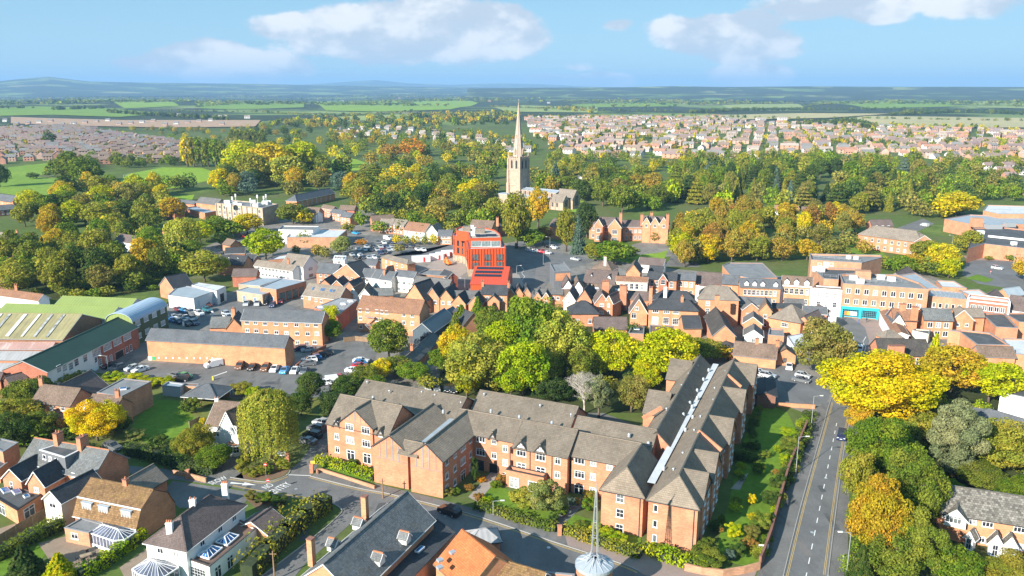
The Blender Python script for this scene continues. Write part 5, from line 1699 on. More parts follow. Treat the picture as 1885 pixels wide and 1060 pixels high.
def vault():
 zs,rise = 7.6,2.8
 fl,fr = Pz((812,492),zs),Pz((960,522),zs); bk = Pz((1205,408),zs)
 v = v2(bk - fr); L = v.length; v.normalize(); w = half_width(fr,bk,fl); n = Vector((-v.y,v.x)); n = n if n.x < 0 else -n
 r0 = v2(fr); c0 = r0 + n * (w / 2); m = c0 + v * (L / 2)
 b = Building('vaulted_works','three storey green walled works building with pale blue barrel vault roof','works building',(m.x,m.y,0))
 ns = 14
 arc = [(-w / 2 * cos(pi * i / ns),zs + rise * sin(pi * i / ns)) for i in range(ns + 1)]
 r = MB()
 def V(t,o,z): p = c0 + v * t - n * o; return (p.x,p.y,z)
 for i in range(ns):
  r.poly([V(-.3,*arc[i]),V(L + .3,*arc[i]),V(L + .3,*arc[i + 1]),V(-.3,*arc[i + 1])])
  r.poly([V(L + .3,arc[i][0],arc[i][1] - .2),V(-.3,arc[i][0],arc[i][1] - .2),V(-.3,arc[i + 1][0],arc[i + 1][1] - .2),V(L + .3,arc[i + 1][0],arc[i + 1][1] - .2)])
  for t in (-.3,L + .3): r.poly([V(t,arc[i][0],arc[i][1] - .2),V(t,*arc[i]),V(t,*arc[i + 1]),V(t,arc[i + 1][0],arc[i + 1][1] - .2)])
 b.part('roof',r,M('vault_blue'))
 x = MB()
 for t in (0,L): x.poly([V(t,-w / 2,-.3)] + [V(t,o * .99,z - .1) for o,z in arc] + [V(t,w / 2,-.3)])
 b.part('end_wall',x,M('sheet_lime'))
 x = MB()
 for o in (-w / 2,w / 2): x.poly([V(.02,o,-.3),V(L - .02,o,-.3),V(L - .02,o,zs),V(.02,o,zs)])
 b.part('side_wall',x,M('wall_green'))
 b.face('R',c0 + n * (-w / 2 - .02),c0 + v * L + n * (-w / 2 - .02),0,zs)
 a_,c_ = b.faces['R'][:2]; dd = c_ - a_
 if Vector((dd.y,-dd.x)).x < 0: b.faces['R'] = (c_,a_,0,zs)
 for p in ((995,527),(1055,497),(1115,467),(1175,437),(1005,620),(1065,585),(1125,553),(1178,527)): b.wpx('R',p,w=2.3,h=1.6,gl='glass_blind')
 for p in ((1010,700),(1080,660)): b.wpx('R',p,w=1.4,h=1.4,gl='glass_dark')
vault()
Z()
h = house('brick_store','long windowless orange brick store with grey roof beside the car park',(279,604.2),(531.2,617.6),(400,631),6.5,8.4,'brick_orange','slate',cat='store')
S(0,460); k = 'F'
for x in (1083,1113,1147,1200,1250,1297,1350,1402,1447,1495,1535):
 p_,ang,n = h.on_wall(k,(x,778 + (x - 1083) * .012 if x > 1120 else 783)); m = MB(); s_ = 1.1 if x < 1120 else .45
 m.box((p_.x + n.x * .03,p_.y + n.y * .03,p_.z - s_ / 2),s_,.05,s_,(cos(ang),sin(ang))); h.part('wall_sign',m,M('green_paint' if x == 1113 else 'white'))
h = house('cottage','row of white cottages with orange brown roofs at left edge',(-80,268),(312,320),(200,352),4.8,7.3,'render_white','tile_red',group=None)
c = h.ridge_at(.52); h.chimney((c.x,c.y),8.6,.9,.6,6.5)
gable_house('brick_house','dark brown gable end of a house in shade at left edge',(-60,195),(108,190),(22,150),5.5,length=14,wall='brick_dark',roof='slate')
b = flat('showroom','pale metal clad showroom beside the car sales yard',[(1215,325),(1295,253),(1565,293),(1400,350)],4.6,'shed_white','roof_blue','showroom',parapet=.1)
b = flat('showroom','white workshop with open roller door behind pale showroom',[(1385,252),(1430,235),(1632,263),(1565,296)],5.2,'shed_white','roof_pale','workshop',parapet=.1)
for k in range(4):
 f = b.faces[str(k)]
 if f[1].x > f[0].x and (f[1] - f[0]).length < 14: b.windows(str(k),1,[.1],3.2,3.4,'door',gl='glass_dark')
house('brick_house','brick house with black slate roof behind the showroom',(1195,192),(1335,165),(1290,268),4.8,8.0,'brick','slate_dark')
# ---- blocks round the car park
S(400,440)
h = house('brick_flats','three storey orange brick flats with grey roof behind the long store',(200,502),(775,521),(755,600),7.4,9.8,'brick_orange','slate',cat='flats')
for x,y in ((215,600),(276,602),(345,608),(425,610),(495,614),(572,618),(650,618),(713,620),(218,658),(282,662),(352,668),(428,672),(500,678),(577,680),(654,683),(721,682),(580,745),(648,752),(705,745)): h.wpx('F',(x,y),w=1.35,h=1.2)
h = gable_house('brick_house','small brick annexe with dark gable and tall chimney beside flats',(62,642),(180,637),(118,572),3.6,length=9,wall='brick_orange',roof='slate_dark')
c = Pz((115,497),8.6); h.chimney((c.x,c.y),8.6,1.1,1.0,2.5,'brick_orange',1)
house('brick_house','low house with weathered roof left of the annexe gable',(-40,562),(95,560),(60,632),3.2,5.8,'brick','slate_worn')
h = house('brick_flats','three storey orange brick flats with rusty brown roof and fire escape',(1050,406),(1495,441),(1230,518),7.6,10.8,'brick_orange','tile_red',cat='flats')
for x,y in ((1032,513),(1085,518),(1152,522),(1189,526),(1223,530),(1348,545),(1410,550),(1035,570),(1153,580),(1190,583),(1348,602),(1410,607),(1038,633),(1348,660)): h.wpx('F',(x,y),w=1.1,h=1.25)
p_,ang,n = h.on_wall('F',(1112,580)); m = MB()
for z in (2.6,5.2):
 m.box((p_.x + n.x * .7,p_.y + n.y * .7,z),3.4,1.2,.08,(cos(ang),sin(ang)))
 for k in (-1.6,-.8,0,.8,1.6): m.box((p_.x + cos(ang) * k + n.x * 1.25,p_.y + sin(ang) * k + n.y * 1.25,z),.05,.05,1.0)
m.beam((p_.x + n.x * .9 + cos(ang) * 1.5,p_.y + n.y * .9 + sin(ang) * 1.5,0),(p_.x + n.x * .9 - cos(ang) * 1.5,p_.y + n.y * .9 - sin(ang) * 1.5,2.6),.8,.1)
m.beam((p_.x + n.x * .9 - cos(ang) * 1.5,p_.y + n.y * .9 - sin(ang) * 1.5,2.6),(p_.x + n.x * .9 + cos(ang) * 1.5,p_.y + n.y * .9 + sin(ang) * 1.5,5.2),.8,.1)
h.part('fire_escape',m,M('galv'))
b = flat('industrial_unit','grey sheet roofed unit with white skylights between two brick flats',[(700,494),(880,425),(1012,440),(870,554)],5.6,'brick_red','sheet_grey','industrial unit',parapet=.08)
for p in ((745,492),(850,500),(910,470),(963,450)): skylight(b,p,5.6,1.4,2.2,.5,'white')
h = house('brick_house','two storey brick workshop with brown roof and four rooflights',(668,317),(925,347),(760,418),4.8,7.6,'brick','tile_drab',cat='building')
for x,y in ((615,420),(668,428),(714,441),(752,446)): h.wpx('F',(x,y),w=1.0,h=1.0)
for t in (.18,.42,.48,.68,.76): h.rooflight(t,.42,.8,1.3)
for i,(fl,fr,ap) in enumerate((((735,322),(815,325),(790,290)),((828,330),(900,332),(880,297)),((915,345),(990,352),(962,308)))):
 gable_house('brick_house',('leftmost','middle','rightmost')[i] + ' of three dark roof gables behind the rooflit workshop',fl,fr,ap,4.6,length=8,wall='brick',roof='slate_dark')
gable_house('white_house','left one of the two white gables beside small slate roof',(950,398),(1020,402),(990,352),4.4,length=9,wall='render_white',roof='tile_brown')
gable_house('white_house','right one of the two white gables beside small slate roof',(1022,405),(1105,405),(1065,355),4.4,length=9,wall='render_white',roof='tile_brown')
house('brick_house','small slate roofed brick house behind rusty roofed flats',(1110,355),(1270,352),(1200,402),3.6,6.0,'brick','slate_worn')
b = flat('surgery','modern brick surgery with blue grey flat roofs on three levels',[(310,348),(470,281),(642,302),(425,364)],5.4,'brick','roof_blue','surgery',parapet=.15,coping='galv')
b.block([Pz(p,4.0) for p in ((140,372),(262,332),(425,368),(325,402))],4.0,'brick_buff','roof_blue',key='p',parapet=.12,coping='galv')
b.block([Pz(p,4.8) for p in ((152,325),(320,280),(472,282),(310,338))],4.8,'brick_buff','roof_blue',key='r',parapet=.12,coping='galv')
for k in [x for x in b.faces]:
 f = b.faces[k]; L = (f[1] - f[0]).length
 if f[1].y > f[0].y and f[1].x > f[0].x and L > 5: b.windows(k,max(2,int(L / 3.5)),[.4],2.6,3.2,'grid',fm='black',gl='glass_green')
 elif f[1].x > f[0].x and L > 5: b.windows(k,2,[.3],1.6,2.2,'grid',gl='glass_blue')
h = house('pub','long white half timbered pub with brown roof',(292,150),(570,188),(540,226),4.8,7.4,'render_white','tile_drab',cat='pub')
h.windows('F',9,[.8,3.2],1.2,1.2,gl='glass_dark'); c = h.ridge_at(.8); h.chimney((c.x,c.y),8.8,.9,.7,6.6)
A,B,zz = *h.faces['F'][:2],0
m = MB();
for i in range(26):
 p_ = A.lerp(B,(i + .5) / 26); dd = (B - A).normalized(); m.box((p_.x + dd.y * .03,p_.y - dd.x * .03,2.7),.14,.06,2.0,(dd.x,dd.y))
h.part('timber_framing',m,M('timber_black'))
h = house('pub','tall white building with brown roof and broad white gable',(512,102),(668,120),(620,196),6.0,9.4,'render_white','tile_drab',cat='pub')
h.windows(side(h,'','R'),1,[.6,3.4],2.6,1.4,'grid')
house('brick_house','house with dark plum roof in shade behind surgery',(118,214),(290,212),(280,262),4.6,7.4,'brick_red','tile_plum')
h = house('brick_house','brick house with black roof and twin front gables',(30,112),(218,120),(130,180),5.0,7.6,'brick_orange','slate_dark')
add_gable(h,(60,170),(120,172),(88,130),4.8,4,'brick_orange','slate_dark','g1',win=(1,[2.8],.9,1.3)); add_gable(h,(125,172),(185,176),(155,132),4.8,4,'brick_orange','slate_dark','g2',win=(1,[2.8],.9,1.3))
h = house('brick_house','brick house with blue grey roof beside tall gabled hall',(748,170),(888,180),(800,244),5.0,7.6,'brick','slate'); h.windows('F',3,[.8,3.2],1.1,1.2)
h = gable_house('brick_hall','tall red brick hall with gabled front and black slate roof',(842,248),(1036,274),(925,178),5.4,back=(1060,150),wall='brick',roof='slate_dark',cat='hall')
h.windows('A',4,[3.2],.9,1.6,'sash',u0=.12,u1=.75); h.windows('A',2,[.3],1.5,2.2,'french')
for lab,r0,r1,e,wl,rf,n,ze in (('white rendered house in the terrace below brick hip roofed building',(1066,210),(1152,216),(1080,272),'render_white','slate',1,5.2),('pale blue house in the terrace between white ones',(1153,217),(1205,224),(1150,280),'render_blue','slate',1,5.2),
  ('white house with chimney right of pale blue house',(1206,226),(1290,236),(1210,290),'render_white','slate',1,5.2),('cream house above a row of shop windows',(1302,220),(1440,236),(1340,268),'render_cream','slate',3,6.4)):
 h = house('terraced_house',lab,r0,r1,e,ze,ze + 2.3,wl,rf); h.windows('F',n,[.7,3.2],1.2,1.3)
c = Pz((1205,212),9); h.chimney((c.x,c.y),8.6,.8,.7,6.4)
h = house('brick_house','orange brick building with brown hipped roof before the big car park',(1232,112),(1380,150),(1440,192),5.0,7.4,'brick_orange','tile_drab',hip=(True,True),cat='building'); h.windows('F',4,[.8,3.0],1.1,1.1)
h = house('dark_metal_building','dark blue grey metal clad building among trees',(1480,606),(1640,500),(1690,575),4.2,6.6,'clad_slate','clad_slate',cat='building',trim='galv'); h.windows('A',1,[1.0],1.6,1.4,fm='black')
house('dark_metal_building','smaller dark metal roof behind the first one',(1642,522),(1702,486),(1750,545),3.6,5.4,'clad_slate','clad_slate',cat='building',trim='galv')
h = house('bungalow','bungalow with dark grey tiled roof and white verges among trees',(1348,862),(1558,672),(1522,800),2.8,5.3,'brick','tile_grey',cat='bungalow'); c = h.ridge_at(.25); h.chimney((c.x,c.y),6.4,.8,.6,4.8)
h = house('brick_house','range with long weathered grey roof below the red building',(1440,266),(1692,292),(1600,345),5.6,8.8,'brick','tile_grey')
flat('shop_building','flat roofed brick shop with rooflights behind the grey range',[(1445,250),(1520,215),(1690,222),(1690,270)],6.4,'brick_brown','felt_grey','shop')
house('brick_house','steep black slate roof beside flat roofed shop',(1640,220),(1700,240),(1720,300),6.0,9.0,'brick_red','slate_dark')
S(760,400)
names = ['broadest brick gable at left of the gabled row','second brick gable from left in the gabled row','third brick gable with two windows in the gabled row','small low fourth gable in the gabled row','fifth gable with white bargeboards in the gabled row']
for lab,fl,fr,ap,ze in zip(names,((-55,575),(88,575),(187,582),(280,612),(402,618)),((88,598),(190,580),(292,588),(380,620),(492,622)),((42,478),(165,505),(250,520),(338,558),(452,566)),(5.2,5.4,5.2,4.2,4.2)):
 h = gable_house('gabled_house',lab,fl,fr,ap,ze,length=9,wall='brick_orange',roof='slate_dark'); h.windows('A',2 if ze > 5 else 1,[ze - 2.2],1.1,1.2)
house('brick_house','grey roofed house behind the small fourth gable',(300,530),(490,528),(400,580),5.0,7.4,'brick','tile_grey')
h = house('brick_house','brick house with flat slate roof between two orange chimney stacks',(505,486),(690,492),(600,552),6.4,8.6,'brick_orange','slate_dark'); h.windows('F',3,[3.8],1.2,1.5)
for t in (0,1): c = h.ridge_at(t); h.chimney((c.x,c.y),10.2,.8,1.6,6)
gable_house('gabled_house','low brick gable in front of flat slate roofed house',(540,600),(625,602),(580,560),4.6,length=5,wall='brick_orange',roof='slate_worn')
for lab,fl,fr,ap in (('leftmost of three small black gables under the red roof',(682,552),(735,552),(708,508)),('middle of three small black gables under the red roof',(735,548),(795,548),(762,498)),('rightmost of three small black gables under the red roof',(795,545),(850,545),(818,500))):
 gable_house('gabled_house',lab,fl,fr,ap,5.6,length=7,wall='brick_orange',roof='slate_dark')
gable_house('gabled_house','steep black A shaped roof with orange gable among the trees',(365,775),(505,748),(437,690),3.4,back=(510,612),wall='brick_orange',roof='slate_dark')
# ---- the red building
Z(780,380,1458 / 220)
def red():
 zt,z2 = 11.6,15.2
 base = Pz((700,500),zt)
 b = Building('red_office','bright red clad office with curved flank and set back top floor','office building',(base.x,base.y,0))
 pts = [Pz(p,zt) for p in ((540,520),(1003,505),(945,375),(840,290),(600,265),(430,290),(362,330),(355,350),(385,368),(450,372),(495,385),(520,420))]
 b.block(pts,zt,'clad_red','roof_pale',key='m',parapet=.5,coping='clad_red',pw=.35)
 p2 = [Pz(p,z2) for p in ((566,388),(945,380),(926,332),(870,288),(760,262),(600,250),(450,247),(395,268),(400,296),(470,304),(540,312))]
 b.block(p2,z2,'clad_red','gravel_roof',z0=zt - .6,key='t',parapet=.4,coping='clad_red')
 fk = max([k for k in b.faces if k[0] == 'm'],key=lambda k: (b.faces[k][1] - b.faces[k][0]).x)
 tk = max([k for k in b.faces if k[0] == 't'],key=lambda k: (b.faces[k][1] - b.faces[k][0]).x)
 for p in ((632,620),(780,620),(930,618),(632,722),(780,715),(930,712)): b.wpx(fk,p,w=3.2,h=2.5,kind='grid',fm='black',gl='glass_green')
 for p in ((640,455),(765,455),(875,455)): b.wpx(tk,p,w=4.2,h=2.4,kind='grid',fm='offwhite',gl='glass_green')
 a,c,_,_ = b.faces[fk]; d = (c - a).normalized(); o = Vector((d.y,-d.x)) * .1
 for i in range(13):
  p = a.lerp(c,(i + .3) / 12.6) + o; m = MB(); m.box((p.x,p.y,3),.16,.16,8.4,(d.x,d.y)); b.part('cladding_fin',m,M('clad_red'))
 for k in b.faces:
  f = b.faces[k]; L = (f[1] - f[0]).length
  if k[0] == 'm' and k != fk and L > 2.2 and Vector(((f[1] - f[0]).y,-(f[1] - f[0]).x)).dot(f[0]) < 0:
   b.windows(k,max(1,int(L / 4)),[4.2,7.6],1.0,2.6,'plain',fm='black',gl='glass_dark'); b.windows(k,1,[.4],.9,2.4,'plain',fm='black',gl='glass_dark')
 for p,sx in (((525,268),3.4),((685,295),4.2)):
  c = Pz(p,z2 + .5); m = MB(); m.box((c.x,c.y,z2 - .4),sx,2.6,2.0,(1,0)); b.part('plant_screen',m,M('tile_drab'))
 for p in ((590,245),(600,325),(620,270)):
  c = Pz(p,z2 + .5); m = MB(); m.box((c.x,c.y,z2 - .4),1.6,1.4,1.5,(1,0)); b.part('plant_unit',m,M('white'))
 for i in range(6):
  c = Pz((660 + i * 41,358 - 2 * i if i < 3 else 350),z2); m = MB()
  x,y = c.x,c.y; z = z2 - .35
  m.poly([(x - .8,y - .9,z + .1),(x + .8,y - .9,z + .1),(x + .8,y + .9,z + .75),(x - .8,y + .9,z + .75)]); m.poly([(x - .8,y + .9,z),(x + .8,y + .9,z),(x + .8,y + .9,z + .75),(x - .8,y + .9,z + .75)]); b.part('solar_panel',m,M('solar'))
 m = MB()
 for k in [k for k in b.faces if k[0] == 'm']:
  f = b.faces[k]; d = (f[1] - f[0]).normalized(); o = Vector((d.y,-d.x)) * .04
  p,r = f[0] + o,f[1] + o; m.poly([(p.x,p.y,-.3),(r.x,r.y,-.3),(r.x,r.y,3.1),(p.x,p.y,3.1)])
 b.part('plinth',m,M('brick_buff'))
red()
h = house('red_roofed_hall','bright red metal roofed hall with three rows of solar panels',(626,727),(1046,735),(800,945),5.8,9.4,'clad_red','sheet_red',cat='hall',trim='clad_red',pitch=.3)
for u,n in ((.12,10),(.34,10),(.54,10)):
 for i in range(n): h.rooflight(.10 + .074 * i + (0.02 if u < .2 else 0),u,1.25,1.6,gl='solar',frame='black')
# ---- shops below the church
S(760,400)
b = flat('corner_shop','grey flat roofed corner building with orange front panel',[(990,335),(1090,322),(1143,385),(1020,392)],7.4,'clad_grey','felt_grey','building')
k = max(b.faces,key=lambda k: (b.faces[k][1] - b.faces[k][0]).x); a,c,_,_ = b.faces[k]; d = (c - a).normalized(); o = Vector((d.y,-d.x)) * .05; m = MB()
p,r = a.lerp(c,.08) + o,a.lerp(c,.95) + o; m.poly([(p.x,p.y,3.6),(r.x,r.y,3.6),(r.x,r.y,6.6),(p.x,p.y,6.6)]); b.part('front_panel',m,M('brick_orange'))
gable_house('timbered_house','white half timbered gable beside the corner building',(1085,500),(1155,500),(1140,430),5.0,length=8,wall='white',roof='tile_plum',trim='timber_black')
gable_house('timbered_house','smaller half timbered gable left of tudor range',(1160,505),(1228,505),(1200,440),5.0,length=8,wall='white',roof='tile_brown',trim='timber_black')
Z(1080,470,1684 / 270)
h = house('tudor_range','tudor style shop range with plum roof and two half timbered gables',(0,156),(355,181),(180,318),6.0,9.4,'brick_buff','tile_plum',cat='shop')
add_gable(h,(-5,288),(115,305),(75,205),5.8,5,'white','tile_plum','g1',trim='timber_black',win=(2,[4.0],.9,1.4)); add_gable(h,(190,305),(325,325),(256,220),5.8,5,'white','tile_plum','g2',trim='timber_black',win=(2,[4.0],.9,1.4))
h = house('shop_building','cream stuccoed shop with red brown roof and tall windows',(345,236),(702,252),(520,292),7.2,9.0,'render_cream','tile_red',cat='shop'); h.windows('F',5,[.6,4.2],1.3,2.1,'sash')
h = house('brick_shop','brick building with arched centre dormer and black slate roof',(708,181),(1042,202),(880,272),7.4,10.0,'brick','slate_dark',cat='shop'); h.windows('F',5,[4.4,1.0],1.2,2.2,'sash')
add_gable(h,(835,272),(920,276),(878,215),7.6,2.5,'brick_red','slate_dark','g1',win=(1,[5.6],1.6,1.8,'sash'))
h = house('brick_shop','orange brick shop with white keystones and grey slate roof',(1044,190),(1256,202),(1150,276),7.2,9.6,'brick_orange','slate',cat='shop'); h.windows('F',3,[1.2,4.4],1.2,1.8,'sash')
h = house('white_house','white fronted building with broad red brown roof',(1262,186),(1555,202),(1400,346),4.8,9.2,'render_white','tile_plum',cat='shop'); h.windows('F',4,[1.4],1.2,1.5)
h = house('white_house','white house with steep pyramid roof in front of green trees',(205,50),(224,52),(300,172),7.0,12.0,'render_white','tile_brown',hip=(True,True)); c = Pz((212,15),13.5); h.chimney((c.x,c.y),13.4,.8,.8,10,'render_white',2)
gable_house('brick_house','brick gable end behind cream stuccoed shop',(455,190),(612,198),(532,102),6.0,length=10,wall='brick_orange',roof='tile_plum')
h = house('white_house','low white cottage with long brown roof beside striped lawn',(612,18),(900,40),(760,108),3.6,6.6,'render_white','tile_plum'); h.windows('F',3,[1.2],1.2,1.2)
house('outbuilding','small dark roofed outbuilding below white cottage',(725,115),(890,125),(800,172),3.0,5.0,'render_white','slate_dark',cat='shed')
h = house('brick_house','brick house with brown roof and two massive chimney stacks',(75,322),(455,345),(250,445),5.6,8.8,'brick','tile_brown')
for p,zt in (((218,292),11.0),((420,342),10.4)): c = Pz((p[0],p[1]),zt); h.chimney((c.x,c.y),zt,2.2,1.4,3.5,'brick',4)
h.rooflight(.1,.5,.8,.9,gl='roof_pale'); h.rooflight(.16,.5,.8,.9,gl='roof_pale'); h.rooflight(.72,.5,.8,.9,gl='roof_pale'); h.rooflight(.8,.5,.8,.9,gl='roof_pale')
add_gable(h,(95,518),(240,518),(185,437),5.6,7,'brick','tile_plum','g1',fwd=2,win=(1,[1.4,4.0],1.5,1.1)); add_gable(h,(240,512),(328,525),(296,425),5.8,7,'brick','tile_plum','g2',fwd=2,win=(1,[1.6,4.0],.8,1.2))
h = house('brick_house','brick house with plum roof and pale rear gable',(480,405),(722,418),(600,500),5.4,8.2,'brick','tile_plum')
add_gable(h,(500,618),(692,625),(600,490),5.0,8,'brick_orange','tile_plum','g1',fwd=3); h.wpx('g1A',(575,608),w=1.2,h=1.2); h.wpx('g1A',(540,690),w=1.6,h=1.8)
house('outbuilding','low brick range with plum roof behind lime trees',(82,705),(455,708),(250,836),3.0,5.6,'brick','tile_plum',cat='outbuilding')
b = flat('outbuilding','flat black roofed brick outbuilding with white rooflight',[(475,892),(520,806),(662,815),(655,900)],3.4,'brick','felt_dark','outbuilding'); skylight(b,(570,845),3.4,1.6,1.8)
h = house('brick_house','large dark slate hipped roof behind similar one',(885,395),(1150,412),(1010,512),8.0,10.4,'brick','slate_dark',hip=(True,True),cat='building')
h = house('brick_house','large brick building with dark slate hipped roof and white rear windows',(835,490),(1165,505),(900,612),7.0,9.6,'brick_orange','slate_dark',hip=(True,True),cat='building')
for p in ((790,637),(918,645),(1025,650)): h.wpx('F',p,w=1.9,h=1.2)
for p in ((910,750),(1018,760)): h.wpx('F',p,w=1.9,h=2.2,kind='grid')
h.wpx('F',(785,745),w=2.0,h=2.4,kind='plain',gl='white')
c = Pz((1098,460),11); h.chimney((c.x,c.y),10.8,.8,.8,8,'brick_orange',1)
house('outbuilding','steep dark slate lean roof over brick rear wing',(1090,690),(1290,690),(1190,825),3.2,6.0,'brick_orange','slate_dark',cat='outbuilding',hw=4.2)
flat('outbuilding','low plum coloured flat roof behind the lime trees',[(720,900),(725,800),(1000,812),(1010,900)],2.8,'brick','felt_brown','outbuilding',parapet=.1)
for p,zt in (((738,365),13.0),((905,360),12.4),((1272,345),13.0)): c = Pz(p,zt); h.chimney((c.x,c.y),zt,1.0,.8,7.0,'render_white' if p[0] != 738 else 'brick_orange',2)
h = house('brick_block','square brick block with mossy hipped roof and roof chimneys',(1400,345),(1612,352),(1500,494),9.4,11.8,'brick_orange','tile_drab',hip=(3.5,3.5),cat='building')
for p in ((1392,550),(1388,635),(1382,740)): h.wpx('F',p,w=1.3,h=1.6,kind='sash')
for p in ((1505,325),(1500,448)): c = Pz(p,13); h.chimney((c.x,c.y),12.8,1.3,.8,9.5,'brick_orange',0)
S(1140,440)
h = gable_house('brick_barn','long brick barn with steep dark roof and lit gable end',(680,690),(838,695),(765,620),4.6,back=(752,490),wall='brick_orange',roof='tile_dark',cat='barn')
house('slate_house','narrow slate roofed range behind twin brick gables',(835,412),(1095,428),(960,470),7.0,9.2,'brick','slate')
gable_house('brick_house','left of the twin brick gables with small windows',(897,505),(1010,505),(955,460),6.2,length=8,wall='brick_orange',roof='tile_grey').windows('A',2,[3.8],1.0,1.1)
gable_house('brick_house','right of the twin brick gables with small windows',(1012,512),(1102,518),(1060,460),6.4,length=8,wall='brick_orange',roof='tile_brown').windows('A',1,[3.8,1.0],1.1,1.3)
gable_house('brick_house','lower brick wing with grey gable below twin gables',(900,602),(1032,612),(960,560),4.6,length=7,wall='brick_orange',roof='tile_grey').windows('A',1,[1.6],1.0,1.0)
gable_house('white_house','small white gabled house between barn and low range',(905,692),(1036,702),(972,655),3.0,length=7,wall='render_white',roof='tile_grey').windows('A',1,[.9],1.1,1.4)
h = house('brick_house','brick house with tall pyramid roof in the yard',(1240,474),(1252,476),(1262,592),5.2,9.6,'brick_orange','tile_drab',hip=(True,True)); h.windows('F',1,[2.8],2.2,1.3,'grid')
house('brick_house','low flat slate building left of pyramid roof',(1105,462),(1312,468),(1200,492),5.5,6.6,'brick','slate_dark')
flat('outbuilding','small white panelled brick extension left of pyramid roof',[(1105,590),(1110,555),(1200,560),(1200,598)],3.6,'brick_orange','felt_dark','outbuilding').windows('0',2,[.8],1.4,1.6,gl='white')
house('slate_house','house with plum slate roof right of pyramid roof',(1335,555),(1480,490),(1420,590),5.0,7.6,'brick','tile_plum')
house('slate_house','grey slate roof behind plum roofed house',(1330,480),(1500,492),(1380,530),6.0,8.0,'brick','slate')
house('outbuilding','small pinkish red roofed outbuilding beside dark olive tree',(1360,612),(1440,575),(1420,640),3.0,5.0,'render_white','tile_red',cat='outbuilding')
flat('outbuilding','cluttered brick yard building with metal tank on roof',[(1075,690),(1085,645),(1185,650),(1190,700)],3.4,'brick','felt_grey','outbuilding')
h = house('brick_range','long low brick range with brown roof and two chimneys',(838,736),(1142,766),(960,842),3.2,6.0,'brick_orange','tile_brown',cat='building')
for t in (.52,1.0): c = h.ridge_at(t); h.chimney((c.x,c.y),7.4,.9,.7,4.2,'brick_orange',1)
gable_house('brick_house','brick gable with black window at end of low range',(1122,832),(1276,838),(1205,788),3.2,back=(1200,738),wall='brick_orange',roof='tile_brown').windows('A',1,[1.0],1.0,1.2,'casement',.3,.7,'black')
house('outbuilding','steep dark roofed outhouse at left end of low range',(772,735),(850,800),(890,850),2.8,5.6,'brick','tile_dark',cat='outbuilding')
flat('outbuilding','low building with white sheet roof beside dark olive tree',[(1215,702),(1262,772),(1380,740),(1335,678)],3.0,'render_white','roof_pale','outbuilding',parapet=.1)
h = house('brick_shop','brick shop with grey slate roof beside broad red brown roof',(752,256),(868,264),(810,322),8.0,10.4,'brick_orange','slate',cat='shop'); h.windows('F',1,[5.2],1.2,1.6,'sash')
h = house('brick_shop','red brick shop row with white pilasters and small slate dormers',(872,280),(1162,292),(1000,346),8.6,11.4,'brick_orange','slate',cat='shop'); h.windows('F',8,[2.4,5.6],1.1,1.9,'sash')
for t in (.16,.36,.56,.88): A,B,d,n,hw,ze,zr = h.geo['']; c = A.lerp(B,t) + n * (hw * .7); h.wing(c + n * .6,c - n * 1.8,.7,ze + 1.1,ze + 1.9,'offwhite','slate',z0=ze,key='d%d' % (t * 100),oe=.1,og=.1,gutter=False)
h = house('brick_shop','grand red brick shop with white quoins and three white dormers',(1180,262),(1396,276),(1290,338),9.2,12.2,'brick_orange','tile_brown',cat='shop'); h.windows('F',5,[2.6,6.2],1.2,2.0,'sash')
for t in (.16,.48,.82): A,B,d,n,hw,ze,zr = h.geo['']; c = A.lerp(B,t) + n * (hw * .75); h.wing(c + n * .5,c - n * 1.8,.8,ze + 1.3,ze + 2.1,'white','tile_plum',z0=ze,key='d%d' % (t * 100),oe=.1,og=.1,gutter=False)
m = MB(); a,c,_,_ = h.faces['F']; d = (c - a).normalized(); o = Vector((d.y,-d.x)) * .08
for t in (.01,.99): p = a.lerp(c,t) + o; m.box((p.x,p.y,0),.7,.2,9,(d.x,d.y))
p,r = a + o,c + o; m.beam((p.x,p.y,9.0),(r.x,r.y,9.0),.35,.5); h.part('quoins',m,M('white'))
h = flat('white_shop','white three storey shop with flat front and sash windows',[(1403,350),(1612,366),(1606,345),(1412,332)],9.6,'render_white','felt_grey','shop',coping='tile_red')
h.windows(max(h.faces,key=lambda k: (h.faces[k][1] - h.faces[k][0]).x),3,[3.2,6.4],1.2,1.8,'sash')
b = flat('theatre','building with sloped green grey roof behind shops',[(745,190),(795,170),(1035,172),(1142,276),(960,284),(800,256)],9.0,'brick_orange','felt_grey','building',parapet=.2)
S(1405,400)
b = flat('brick_offices','three storey brick office block above turquoise shop front',[(577,476),(1196,518),(1130,470),(965,412),(552,410)],11.8,'brick_pale','felt_grey','office building',parapet=.6)
fk = max(b.faces,key=lambda k: (b.faces[k][1] - b.faces[k][0]).x)
for i in range(9):
 b.wpx(fk,(617 + 64.4 * i,530 + 5 * i),w=1.5,h=1.8,kind='pair'); b.wpx(fk,(605 + 64.4 * i,605 + 5 * i),w=1.5,h=1.8,kind='pair')
a,c,_,_ = b.faces[fk]; d = (c - a).normalized(); nn = Vector((d.y,-d.x)); ang = math.atan2(d.y,d.x)
e = v2(b.on_wall(fk,(835,690))[0]); L = (e - a).length
m = MB(); c1 = a.lerp(e,.5) + nn * .25; m.box((c1.x,c1.y,3.0),L,.6,.9,(d.x,d.y)); b.part('fascia',m,M('turquoise'))
for t in (.03,.52,.97): m = MB(); p = a.lerp(e,t) + nn * .2; m.box((p.x,p.y,0),.7,.5,3.0,(d.x,d.y)); b.part('pilaster',m,M('turquoise'))
for t,w_ in ((.27,7.5),(.74,6.5)): p = a.lerp(e,t) + nn * .06; put_window(b.root,b.off,(p.x,p.y,.4),ang,w_,2.5,'grid','turquoise',True,'glass_dark','shop_window')
